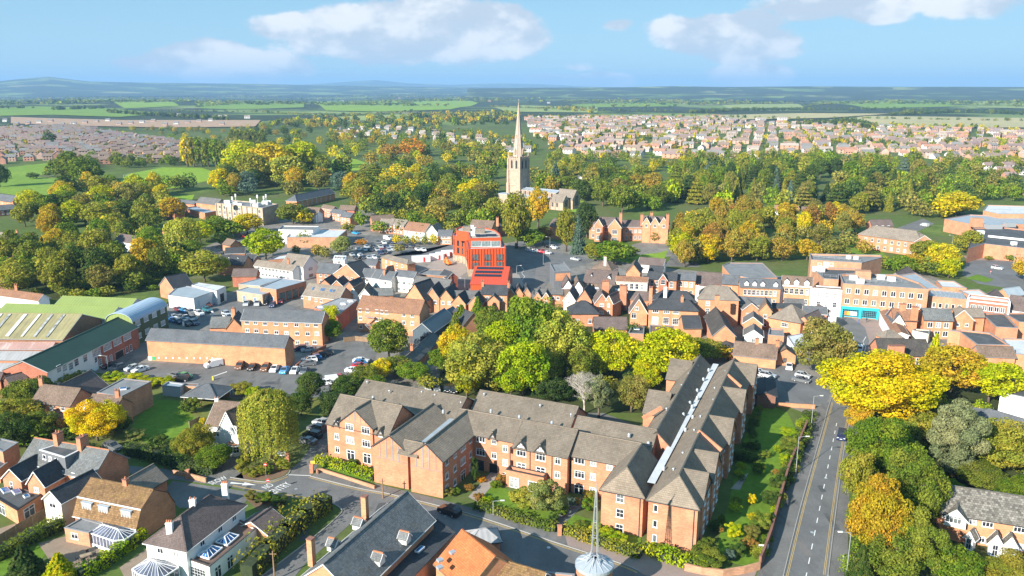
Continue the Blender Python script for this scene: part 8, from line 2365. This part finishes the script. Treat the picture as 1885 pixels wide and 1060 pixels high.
for w in WALLC:
 hs = [h for h in H_[295:] if h[4] == w]
 V,F,MI,Cc = [],[],[],[]
 for x,y,a,t,_,r,_ in hs:
  c,s,z = cos(a),sin(a),hgt(x,y)
  for mb,rc in ((FP[t][0],False),(FP[t][1],True)):
   b = len(V); V += [(p[0] * c - p[1] * s + x,p[0] * s + p[1] * c + y,p[2] + z) for p in mb.v]; F += [tuple(b + i for i in f) for f in mb.f]
   MI += [(2 + list(ROOFC).index(r)) if rc else m for m in mb.m]
 if not V: continue
 me = bpy.data.meshes.new('distant_houses'); me.from_pydata(V,[],F); me.materials.append(M('far_wall')); me.materials.append(M('glass_dark'))
 for r in ROOFC:
  if 'estate_roof_' + r not in MATS: rough_mat('estate_roof_' + r,ROOFC[r],.2,2,.9,6,'Object')
  me.materials.append(M('estate_roof_' + r))
 me.polygons.foreach_set('material_index',MI); o = stuff(mesh_obj('distant_houses',me)); o.color = (*WALLC[w],1)
# ------------------------------------------------------------------ air
HZ = MB(); HZ.box((0,9000,-60),60000,44000,470,(1,0)); hz = HZ.build('haze',[])
hm = bpy.data.materials.new('haze'); hm.use_nodes = True; nt = hm.node_tree; nt.nodes.clear(); o_ = nt.nodes.new('ShaderNodeOutputMaterial'); pv = nt.nodes.new('ShaderNodeVolumePrincipled')
pv.inputs['Color'].default_value = (.32,.57,.90,1); pv.inputs['Density'].default_value = 8.0e-5; pv.inputs['Anisotropy'].default_value = .0
nt.links.new(pv.outputs[0],o_.inputs['Volume']); hz.data.materials.append(hm); stuff(hz)
# ------------------------------------------------------------------ vehicles
def car_parts(kind):
 """side profile swept across the width; x forward"""
 P_ = {'hatchback': (4.0,1.75,1.48,[(-.5,.42),(-.49,.95),(-.42,1.08),(.24,1.0),(.48,.78),(.5,.45)],[(-.46,1.05),(-.34,1.46),(.05,1.48),(.24,1.0)]),
          'saloon': (4.6,1.8,1.44,[(-.5,.42),(-.5,.98),(-.34,1.02),(.22,.98),(.47,.8),(.5,.45)],[(-.36,1.0),(-.2,1.42),(.06,1.44),(.23,.97)]),
          'suv': (4.5,1.88,1.7,[(-.5,.5),(-.5,1.1),(-.45,1.2),(.24,1.15),(.48,.98),(.5,.52)],[(-.47,1.18),(-.40,1.66),(.05,1.7),(.24,1.14)]),
          'van': (4.9,1.95,1.95,[(-.5,.45),(-.5,1.9),(-.48,1.95),(.14,1.95),(.30,1.3),(.48,1.05),(.5,.5)],[(.10,1.3),(.13,1.9),(.16,1.91),(.30,1.3)])}[kind]
 L,W,H,body,cab = P_
 def sweep(prof,w0,w1,zb=None):
  b = MB(); pts = [(x * L,z) for x,z in prof]
  lo = min(z for _,z in pts)
  if zb is not None: pts = [(pts[0][0] + .05,zb)] + pts + [(pts[-1][0] - .05,zb)]
  hz = max(z for _,z in pts)
  def wd(z): return (w0 + (w1 - w0) * max(0,(z - lo) / max(.01,hz - lo))) / 2
  n = len(pts)
  for i in range(n):
   (x,z),(x2,z2) = pts[i],pts[(i + 1) % n]
   b.poly([(x,-wd(z),z),(x,wd(z),z),(x2,wd(z2),z2),(x2,-wd(z2),z2)])
  b.poly([(x,wd(z),z) for x,z in pts[::-1]]); b.poly([(x,-wd(z),z) for x,z in pts])
  return b
 body_m = sweep(body,W,W * .94,.22).mesh('body',M('car_paint'))
 g = sweep(cab,W * .93,W * .76).mesh('window_glass',M('glass_dark'))
 top = [(x,z) for x,z in cab[1:3]]
 r = MB()
 if kind != 'van':
  (x0,z0),(x1,z1) = (top[0][0] * L,top[0][1]),(top[1][0] * L,top[1][1]); w = W * .385
  r.poly([(x0,-w,z0 + .02),(x1,-w,z1 + .02),(x1,w,z1 + .02),(x0,w,z0 + .02)])
  for s in (-1,1):
   for (a,b_) in ((cab[0],cab[1]),(cab[2],cab[3])): r.beam((a[0] * L,s * W * .455,a[1]),(b_[0] * L,s * W * .385,b_[1] + .01),.07,.07)
   r.beam((-.12 * L,s * W * .462,cab[0][1]),(-.13 * L,s * W * .388,top[0][1]),.09,.05)
 else: r.box((-.2 * L,0,1.95),L * .3,W * .6,.03)
 rm = r.mesh('roof',M('car_paint'))
 wb = MB(); wb.tube([(0,-.11,0),(0,.11,0)],.33,14); wm = wb.mesh('wheel',M('rubber')); hb = MB(); hb.tube([(0,-.125,0),(0,.125,0)],.2,10); hm_ = hb.mesh('wheel_rim',M('galv'))
 def lamp(x,y,m): b = MB(); b.box((x,y,.72 if kind != 'van' else .8),.06,.34,.14); return b.mesh('headlight' if x > 0 else 'tail_light',M(m))
 lm = [(('headlight','tail_light')[x < 0],lamp(x,s * W * .36,m)) for x,m in ((L * .485,'white'),(-L * .49,'red_paint')) for s in (-1,1)]
 pb = MB(); pb.box((L * .503,0,.5),.03,.5,.12); pl = pb.mesh('number_plate',M('white'))
 return body_m,g,rm,wm,hm_,lm,pl,L,W
CARM = {k: car_parts(k) for k in ('hatchback','saloon','suv','van')}
CARC = {'white': (.75,.76,.78),'silver': (.42,.44,.46),'grey': (.13,.14,.15),'black': (.012,.013,.016),'dark blue': (.015,.03,.09),'blue': (.02,.16,.42),'bright blue': (.02,.30,.62),'red': (.42,.02,.03),'maroon': (.16,.015,.03),'brown': (.16,.08,.05),'green': (.02,.30,.12),'orange': (.85,.12,.02),'teal': (.03,.15,.18),'cream': (.6,.55,.45)}
def car(p,to,col,kind='hatchback',where='',group=None,label=None):
 g,h = Gz(p),Gz(to); a = math.atan2(h.y - g.y,h.x - g.x)
 body,gl,rf,wm,hm_,lm,pl,L,W = CARM[kind]
 e = empty('parked_van' if kind == 'van' else 'parked_car',(g.x,g.y,g.z + .05),a); tag(e,label or '','van' if kind == 'van' else 'car',group)
 c = (*CARC[col],1)
 o = mesh_obj('body',body,e); o.color = c; mesh_obj('window_glass',gl,e); o = mesh_obj('roof',rf,e); o.color = c
 for x in (-.31,.31):
  for s in (-1,1): w = mesh_obj('wheel',wm,e,(x * L,s * (W / 2 - .08),.33)); mesh_obj('wheel_rim',hm_,w)
 for n,m in lm: mesh_obj(n,m,e)
 mesh_obj('number_plate',pl,e)
 if not label: AUTO.append((e,'%s %s' % (col,{'suv': 'tall estate car','saloon': 'saloon car','hatchback': 'small car','van': 'van'}[kind]),where,group))
 return e
def cars(rows,dx,dy,where,group):
 for r in rows: car((r[0],r[1]),(r[0] + dx,r[1] + dy),r[2],r[3] if len(r) > 3 else random.choice(('hatchback','saloon','suv')),where,group)
S(400,440)
cars([(165,932,'brown'),(252,942,'black'),(350,945,'brown','suv'),(415,950,'white'),(487,962,'bright blue','saloon'),(562,962,'white'),(630,968,'grey','saloon')],-25,28,'in the row beneath long brick store','cars beneath the long store')
cars([(655,912,'grey'),(665,888,'white'),(705,870,'blue'),(745,850,'black','suv'),(792,835,'grey'),(595,805,'dark blue'),(655,812,'silver')],-60,6,'by the brick flats car park wall','cars beside the brick flats')
cars([(1040,892,'white'),(1035,910,'blue'),(1030,930,'red'),(985,962,'white')],60,3,'on the right side of main car park','cars on the right side of the car park')
cars([(800,1050,'white'),(850,1035,'white','van'),(890,1020,'red')],60,-8,'under the dark hedge by apartment block','cars under the dark hedge')
cars([(350,472,'black'),(415,452,'silver'),(290,478,'silver'),(210,478,'silver'),(400,488,'dark blue'),(460,462,'maroon')],-15,25,'before the modern surgery','cars before the surgery')
S(560,640)
cars([(128,560,'silver','suv'),(92,600,'grey','suv'),(62,648,'black','suv'),(22,690,'grey','saloon')],-60,-12,'beside left gable of apartment block','cars beside the apartment block')
cars([(890,298,'silver'),(955,305,'grey'),(1030,312,'black'),(1075,318,'black')],5,20,'behind rear roof of apartment block','cars behind the apartment block')
S(800,790)
car((108,612),(40,585),'black','suv',label='black tall estate car parked on the street before apartment block entrance')
Z()
car((1549,806),(1544,830),'dark blue','suv',label='dark blue car driving down the road past huge golden tree')
S(0,460)
cars([(1240,405,'black'),(1290,440,'maroon'),(1330,448,'bright blue'),(1380,462,'grey','suv'),(1440,470,'white','suv'),(1498,405,'orange','saloon'),(1500,445,'teal'),(1255,495,'white'),(1305,500,'grey'),(1290,530,'dark blue'),(1345,500,'silver'),(1395,505,'grey'),(1350,545,'black'),(1250,520,'blue'),(1400,540,'dark blue'),(1640,475,'silver'),(1650,500,'white')],30,12,'on the car sales yard','cars on the sales yard')
S(0,620)
cars([(800,220,'black','saloon'),(845,240,'grey','suv'),(955,240,'silver'),(1015,250,'white')],-40,12,'below the green roofed warehouse','cars below the warehouse')
car((1545,215),(1500,225),'white','van',label='white van parked below long windowless brick store')
car((1340,298),(1380,305),'green',label='green car behind grey rendered shed'); car((1310,318),(1260,318),'black','suv',label='black car behind grey rendered shed'); car((1265,292),(1225,280),'grey',label='grey car beside lime green bushes')
car((815,815),(890,840),'grey','suv',label='dark grey tall car on the shaded lane behind slate roofs'); car((1612,838),(1560,815),'black',label='black car on drive of white house'); car((525,695),(500,660),'silver',label='silver car half hidden behind yellow tree')
S(400,280)
rng = random.Random(9); CC = ['white','silver','grey','black','red','blue','silver','dark blue','white','black']
for y,xs in ((660,(1010,1160,1205,1260)),(690,(1080,1130,1180,1225,1265,1350,1390,1415)),(712,(1020,1065,1108,1155,1200,1238,1265,1450,1490)),(735,(1180,1210)),(752,(975,1035)),(772,(1000,1050,1095,1135,1165))):
 cars([(x,y + rng.uniform(-3,3),rng.choice(CC)) for x in xs],22,12,'in the big car park left of red building','cars in the big car park')
car((1232,632),(1280,640),'white','van',label='white box van by the line of small street trees')
cars([(135,592,'red'),(198,618,'red'),(1000,592,'bright blue'),(940,545,'dark blue')],30,5,'near the brick store with white roof','cars near the white roofed store')
S(760,400)
cars([(845,245,'silver','suv'),(880,252,'white'),(912,250,'grey'),(975,264,'white'),(1015,226,'white','suv'),(985,222,'black'),(940,258,'red'),(1175,310,'silver')],30,5,'at the junction below the church','cars at the junction below the church')
S(1000,620)
cars([(1455,170,'dark blue'),(1515,175,'teal','suv'),(1580,195,'red')],0,30,'against the low brick range','cars against the low brick range')
car((1775,228),(1775,260),'white','saloon',label='white car in a marked bay beside the brick gable with black window')
cars([(1862,325,'grey'),(1875,292,'silver'),(1552,275,'white'),(1622,295,'silver')],40,8,'round the lodge car park','cars round the lodge')
S(1405,400)
car((1690,376),(1730,382),'silver','suv',label='silver car driving before the supermarket'); car((1165,65),(1130,58),'silver','van',label='pale van parked beside brick office with hipped roof')
S(1140,440)
def truck():
 g,h = Gz((1730,812)),Gz((1722,850)); a = math.atan2(h.y - g.y,h.x - g.x); e = empty('tipper_truck',(g.x,g.y,g.z + .05),a); tag(e,'white tipper truck with rails waiting on the high street bend','truck')
 b = MB(); b.box((1.7,0,.5),1.7,2.0,1.0); b.box((1.45,0,1.5),1.2,1.9,.75); mesh_obj('cab',b.mesh('cab',M('white')),e)
 b = MB(); b.box((2.1,0,1.45),.12,1.7,.6); mesh_obj('windscreen',b.mesh('windscreen',M('glass_dark')),e)
 b = MB(); b.box((-.8,0,.75),3.6,2.1,.2); [b.box((-.8,s * 1.0,.95),3.6,.08,.6) for s in (-1,1)]; b.box((-2.55,0,.95),.08,2.0,.6); mesh_obj('load_bed',b.mesh('load_bed',M('white')),e)
 b = MB(); [b.beam((x,s * .8,1.5),(x,s * .8,2.5),.08,.08) for x in (.6,-2.3) for s in (-1,1)]; [b.beam((.6,s * .8,2.5),(-2.3,s * .8,2.5),.08,.08) for s in (-1,1)]; mesh_obj('rack',b.mesh('rack',M('black')),e)
 for x in (1.6,-1.6):
  for s in (-1,1): mesh_obj('wheel',CARM['van'][3],e,(x,s * .9,.35))
truck(); Z()
# ------------------------------------------------------------------ street furniture, walls, fences, people
Z()
def ztop(g,py): return max(1.0,height_at(g,py))
def lamp(px,py,top,side_,label,arm=1.4):
 g = G(px,py); h = min(10,ztop(g,top)); e = empty('street_lamp',g); tag(e,label,'street lamp','street lamps')
 m = MB(); m.tube([(0,0,0),(0,0,1.6),(0,0,h)],[.11,.08,.055],8); mesh_obj('pole',m.mesh('pole',M('galv')),e)
 m = MB(); m.beam((0,0,h - .05),(side_ * arm,0,h + .1),.07,.07); mesh_obj('arm',m.mesh('arm',M('galv')),e)
 m = MB(); m.box((side_ * (arm + .3),0,h + .05),.75,.28,.14); mesh_obj('lamp_head',m.mesh('lamp_head',M('offwhite')),e)
for a in ((1464.5,874,804,1,'tall grey street lamp on pavement left of the road'),(1557,1068,980,-1,'tall grey street lamp at bottom beside ochre tree'),(1493,788,729,1,'street lamp beside garden corner below the lodge'),(200,687,655,-1,'street lamp below the green roofed warehouse'),(1000,489,463,-1,'street lamp at the corner building below the church'),(951,505,489,1,'curved street lamp beside red roofed hall'),(1012,470,436,-1,'tall lamp at the junction below the mansion'),(856,540,512,-1,'lamp post left of red roofed hall'),(656,400,374,1,'lamp post beside brick house with chimneys behind store'),(1752,455,433,-1,'lamp post between brick office and supermarket'),(908,947,922,1,'short lamp post on pavement before the lawn'),(1865,490,452,-1,'lamp post in front of the supermarket')): lamp(*a)
def pole(px,py,top,label):
 g = G(px,py); h = min(9,ztop(g,top)); m = MB(); m.tube([(0,0,0),(0,0,h)],[.16,.11],8); m.box((0,0,h - .6),1.1,.1,.12); tag(mesh_obj('telegraph_pole',m.mesh('telegraph_pole',M('timber')),None,g),label,'pole')
pole(506,1068,1014,'brown telegraph pole beside the lane at bottom'); pole(705,917,881,'wooden telegraph pole before the twin brick gables'); pole(1400,527,498,'brown mast beside supermarket car park') if False else None
def sign(px,py,top,label,kind):
 g = G(px,py); h = min(4.5,ztop(g,top)); e = empty('road_sign',g); tag(e,label,'sign')
 m = MB(); m.tube([(0,0,0),(0,0,h)],.04,6); mesh_obj('post',m.mesh('post',M('galv')),e)
 if kind == 'disc':
  m = MB(); m.tube([(0,0,h - .35),(0,-.03,h - .35)],.36,16); mesh_obj('sign_plate',m.mesh('sign_plate',M('red_paint')),e)
  m = MB(); m.box((0,-.05,h - .41),.5,.02,.12); mesh_obj('sign_bar',m.mesh('sign_bar',M('white')),e)
 elif kind == 'tri':
  m = MB(); m.poly([(-.5,-.05,h - .9),(.5,-.05,h - .9),(0,-.05,h)]); mesh_obj('sign_plate',m.mesh('sign_plate',M('red_paint')),e)
  m = MB(); m.poly([(-.3,-.07,h - .8),(.3,-.07,h - .8),(0,-.07,h - .3)]); mesh_obj('sign_face',m.mesh('sign_face',M('white')),e)
 else: m = MB(); m.box((0,-.05,h - .9),1.7 if kind == 'board' else .9,.06,.9); mesh_obj('sign_plate',m.mesh('sign_plate',M('white' if kind != 'yellow' else 'yellow_paint')),e)
sign(490,878,852,'red no entry sign standing in the shrubs under the willow','disc'); sign(495,907,881,'red no entry sign in road beside painted letters','disc'); sign(520,848,831,'white name board on posts under the willow','board'); sign(577,868,848,'yellow and white notice at the car park entrance','yellow')
sign(1514,716,697,'red triangle warning sign at the street corner','tri'); sign(1404,1020,1002,'white name board at corner of garden wall','board'); sign(1823,505,498,'round red road sign on the grass island','disc')
def wall(name,pts,w,h,mat,label,cat='wall'): o = strip(name,pts,w,mat,0,h,kind=None,k=2); tag(o,label,cat)
wall('garden_wall',[(1398,1047),(1418,995),(1450,877),(1485,790)],.4,2.3,'brick_dark','dark brick garden wall along the left pavement')
wall('garden_wall',[(1260,1050),(1330,1062),(1398,1048)],.35,1.3,'brick_pale','brick wall round street corner below right gable')
wall('garden_wall',[(585,873),(592,868),(690,900)],.3,.7,'brick_pale','low wall under clipped hedge beside gable ends')
wall('garden_wall',[(318,873),(345,879),(380,888)],.35,1.0,'brick_pale','pinkish brick front wall beside the dark drive')
wall('garden_wall',[(1430,748),(1500,752)],.3,1.0,'brick_orange','orange brick wall at edge of lodge car park')
wall('car_park_wall',[(545,678),(575,655),(600,640)],.3,1.1,'brick_red','low red brick wall beside brick flats')
for p,l in (((574,870),'brick gate pier left of low wall at entrance'),((530,850),'brick gate pier under willow'),((1030,985),'brick gate pier at garden path'),((346,880),'brick gate pier at drive beside front wall')): g = G(*p); m = MB(); m.box((0,0,0),.7,.7,1.7); m.box((0,0,1.7),.85,.85,.15); tag(mesh_obj('gate_pier',m.mesh('gate_pier',M('brick')),None,g),l,'gate pier')
def fence(pts,h,label,step=1.8,mat='timber'):
 pp = [Gz(p) for p in pts]; e = empty('timber_fence',pp[0]); tag(e,label,'fence')
 for a,b in zip(pp[:-1],pp[1:]):
  n = max(1,int((b - a).length / step)); d = (b - a).normalized()
  for i in range(n):
   c = a.lerp(b,(i + .5) / n) - pp[0]; m = MB(); m.box((c.x,c.y,.05),(b - a).length / n - .12,.06,h - random.uniform(0,.12),(d.x,d.y)); mesh_obj('panel',m.mesh('panel',M(mat)),e)
   c = a.lerp(b,i / n) - pp[0]; m = MB(); m.box((c.x,c.y,0),.12,.12,h + .1,(d.x,d.y)); mesh_obj('post',m.mesh('post',M('timber_pale')),e)
Z(0,790,ZS); fence([(-30,850),(120,760),(240,690),(330,640)],1.8,'weathered panel fence behind flat roofed extension')
Z(400,440,ZS); fence([(915,745),(1000,735),(1090,745)],1.5,'open brown fence at far end of main car park',2.4)
Z(0,620,ZS); fence([(1370,660),(1450,620)],1.6,'grey panel fence between lawn and white house')
def table_set(px,label):
 g = Gz(px); e = empty('garden_table',g,.6); tag(e,label,'table'); m = MB(); m.box((0,0,.7),1.7,.95,.05); mesh_obj('table_top',m.mesh('table_top',M('timber_pale')),e)
 lg = MB(); lg.box((0,0,0),.06,.06,.7); lm = lg.mesh('leg',M('black'))
 for x in (-.75,.75):
  for y in (-.4,.4): mesh_obj('leg',lm,e,(x,y,0))
 for i,(x,y,a) in enumerate(((-1.3,0,0),(1.3,0,pi),(-.4,-1,pi / 2),(.4,1,-pi / 2))):
  c = empty('garden_chair',(g.x + x * .82 - y * .56,g.y + x * .56 + y * .82,g.z),a + .6); tag(c,('leftmost','rightmost','nearest','farthest')[i] + ' dark chair at ' + label.split(' ',1)[1],'chair','patio chairs')
  for nm,b in (('seat',(0,0,.42,.45,.45,.05)),('backrest',(-.22,0,.45,.05,.45,.5))): q_ = MB(); q_.box(b[:3],*b[3:]); mesh_obj(nm,q_.mesh(nm,M('black')),c)
  for x2 in (-.2,.2):
   for y2 in (-.2,.2): k = mesh_obj('leg',lm,c,(x2,y2,0)); k.scale = (.7,.7,.6)
Z(0,790,ZS); table_set((622,935),'grey table on patio beside white Victorian conservatory')
Z(0,620,ZS); g = Gz((1540,312)); e = empty('car_park_barrier',g); tag(e,'white lifting barrier on orange post in main car park','barrier'); m = MB(); m.box((0,0,0),.4,.4,1.1); mesh_obj('post',m.mesh('post',M('yellow_paint')),e); m = MB(); m.beam((0,0,1.0),(3.4,1.4,1.9),.1,.14); mesh_obj('boom',m.mesh('boom',M('white')),e)
S(0,460)
for i,(p,t) in enumerate((((1355,415),335),((1385,420),350),((1412,425),345),((1440,430),365),((1530,490),440),((1320,565),515),((1395,525),490))):
 g = Gz(p); h = min(6,ztop(g,q((0,t))[1])); e = empty('feather_flag',g); tag(e,'white feather flag on the sales yard, %s from left' % ('third','fourth','fifth','sixth','last','first','second')[i],'flag','feather flags on the sales yard')
 m = MB(); m.tube([(0,0,0),(0,0,h)],.04,6); mesh_obj('pole',m.mesh('pole',M('galv')),e); m = MB(); m.box((.35,0,h * .3),.65,.03,h * .68); mesh_obj('flag',m.mesh('flag',M('white')),e)
S(760,400)
for i,(p,s_) in enumerate((((170,305),6),((215,292),6),((255,280),6),((60,320),8))):
 g = Gz(p); e = empty('site_cabin',g,.3); tag(e,'%s white site cabin before the red building' % ('second','third','rightmost','leftmost')[i],'site cabin','site cabins'); m = MB(); m.box((0,0,0),s_,2.6,2.7); mesh_obj('body',m.mesh('body',M('white')),e); m = MB(); m.box((1.2,-1.33,.1),.9,.06,2.1); mesh_obj('door',m.mesh('door',M('red_paint')),e)
g = Gz((260,345)); e = empty('excavator',g,2.2); tag(e,'small orange excavator on rubble left of red building','excavator'); m = MB(); [m.box((0,s_ * .8,0),2.4,.45,.6) for s_ in (-1,1)]; mesh_obj('tracks',m.mesh('tracks',M('rubber')),e); m = MB(); m.box((-.2,0,.65),2.0,1.7,1.0); m.box((.3,.35,1.6),1.1,.8,1.0); mesh_obj('cab',m.mesh('cab',M('orange_paint')),e); m = MB(); m.beam((.8,0,1.3),(2.4,0,3.2),.3,.4); m.beam((2.4,0,3.2),(3.7,0,1.2),.25,.3); m.box((3.7,0,.5),.6,.8,.7); mesh_obj('boom',m.mesh('boom',M('orange_paint')),e)
Z()
for p,l in (((263,340),'white goal posts on near side of playing field'),((234,327),'white goal posts at far side of playing field'),((293,363),'white goal posts on small lawn beside school')):
 g = G(*p); m = MB(); m.box((-2.8,0,0),.15,.15,2.4); m.box((2.8,0,0),.15,.15,2.4); m.box((0,0,2.3),5.7,.15,.15); m.beam((-2.8,0,2.3),(-2.8,2,0),.08,.08); m.beam((2.8,0,2.3),(2.8,2,0),.08,.08); tag(mesh_obj('goal_posts',m.mesh('goal_posts',M('white')),None,g,.5),l,'goal posts')
def person(px,face,coat,label):
 g = Gz(px) + Vector((0,0,.05)); e = empty('person',g,face); tag(e,label,'person')
 vs_ = [(0,0,.95),(0,0,1.2),(0,0,1.42),(0,0,1.52),(0,.01,1.66),(.1,0,.9),(.11,.06,.5),(.11,.1,.06),(.11,.0,.04),(-.1,0,.9),(-.11,-.04,.5),(-.11,-.16,.08),(-.11,-.05,.04),(.2,0,1.4),(.26,-.04,1.12),(.25,.06,.88),(-.2,0,1.4),(-.26,.05,1.12),(-.25,.12,.9)]
 ed = [(0,1),(1,2),(2,3),(3,4),(0,5),(5,6),(6,7),(7,8),(0,9),(9,10),(10,11),(11,12),(2,13),(13,14),(14,15),(2,16),(16,17),(17,18)]
 rr = [.16,.16,.15,.065,.11,.1,.07,.05,.05,.1,.07,.05,.05,.07,.05,.04,.07,.05,.04]
 me = bpy.data.meshes.new('body'); me.from_pydata(vs_,ed,[]); o = mesh_obj('body',me,e); me.materials.append(M(coat)); md = o.modifiers.new('skin','SKIN'); o.modifiers.new('smooth','SUBSURF').levels = 1
 for i,sv in enumerate(me.skin_vertices[0].data): sv.radius = (rr[i],rr[i] * .8); sv.use_root = i == 0
 m = MB(); m.tube([(0,.01,1.62),(0,0,1.72),(0,0,1.79)],[.115,.115,.05],8); mesh_obj('hair',m.mesh('hair',M('bark')),e)
Z(1280,790,3.116); person((525,447),2.0,'cloth_dark','person in dark coat walking on the shaded pavement by garden wall')
S(1405,400); person((690,770),1.0,'blue_paint','person in blue before the turquoise shop'); person((745,760),2.4,'cloth_dark','person in dark clothes on the paved bend'); person((575,740),.4,'cloth_dark','person in dark clothes at left end of turquoise shop')
S(800,790)
for p in ((548,360),(1850,1040)): pass
Z()
# ------------------------------------------------------------------ the smallest trees past the limit stand as one mass; the rest get told apart
TREES.sort(key=lambda t: -t[3] / t[4].length)
seen = {}; drop = []
for t in TREES:
 nm = t[0].name.split('.')[0]; seen[nm] = seen.get(nm,0) + 1
 if seen[nm] > 295: drop.append(t)
gone = set(t[0].name for t in drop)
AUTO = [a for a in AUTO if a[0].name not in gone]
if drop:
 rng = np.random.default_rng(5); VV,TT = [],[]
 pr = [crown_data(60 + i,'round',520,.19)[0].reshape(520,4,3) for i in range(4)]
 for i,(e,col,kind,h,g) in enumerate(drop):
  c = e.children[0]; p = pr[i % 4].copy(); s = c.scale; VV.append(p * np.array([s.x,s.y,s.z]) + np.array([g.x,g.y,g.z + h - s.z])); TT.append(np.tile(np.array(col) * rng.uniform(.88,1.14),(520,1)))
  for k in list(e.children): bpy.data.objects.remove(k)
  bpy.data.objects.remove(e)
 V = np.concatenate(VV).reshape(-1,3); stuff(mesh_obj('distant_trees',quad_mesh('distant_trees',V,rng.uniform(0,1,(len(V) // 4,2)),'leaf_far',np.concatenate(TT))))
ORD = ['first','second','third','fourth','fifth','sixth','seventh','eighth','ninth','tenth']
def finish():
 fam = {}
 for o,desc,where,grp in AUTO: fam.setdefault((desc,where),[]).append(o)
 for (desc,where),os_ in fam.items():
  base = (desc + ' ' + where).strip(); n = len(os_)
  if len(base.split()) > 10: base = base.replace(' the ',' ')
  if n == 1: os_[0]['label'] = base; continue
  os_.sort(key=lambda o: o.location.length); nb = (n + 7) // 8; per = -(-n // nb)
  for b in range(nb):
   row = sorted(os_[b * per:(b + 1) * per],key=lambda o: proj(o.location)[0])
   for i,o in enumerate(row):
    pre = '' if nb == 1 else ', ' + (('nearest row','farthest row')[b] if nb == 2 else 'row %s back' % (ORD[b] if b < 10 else 'far'))
    pos = ('left one of two' if i == 0 else 'right one of two') if len(row) == 2 else 'leftmost' if i == 0 else 'rightmost' if i == len(row) - 1 else ORD[i] + ' from left'
    o['label'] = base + pre + ', ' + pos
    if len(o['label'].split()) > 16: o['label'] = o['label'].replace(' the ',' ').replace(' of two','').replace(' one','').replace(' row','')
    if not o.get('group'): o['group'] = where
finish()
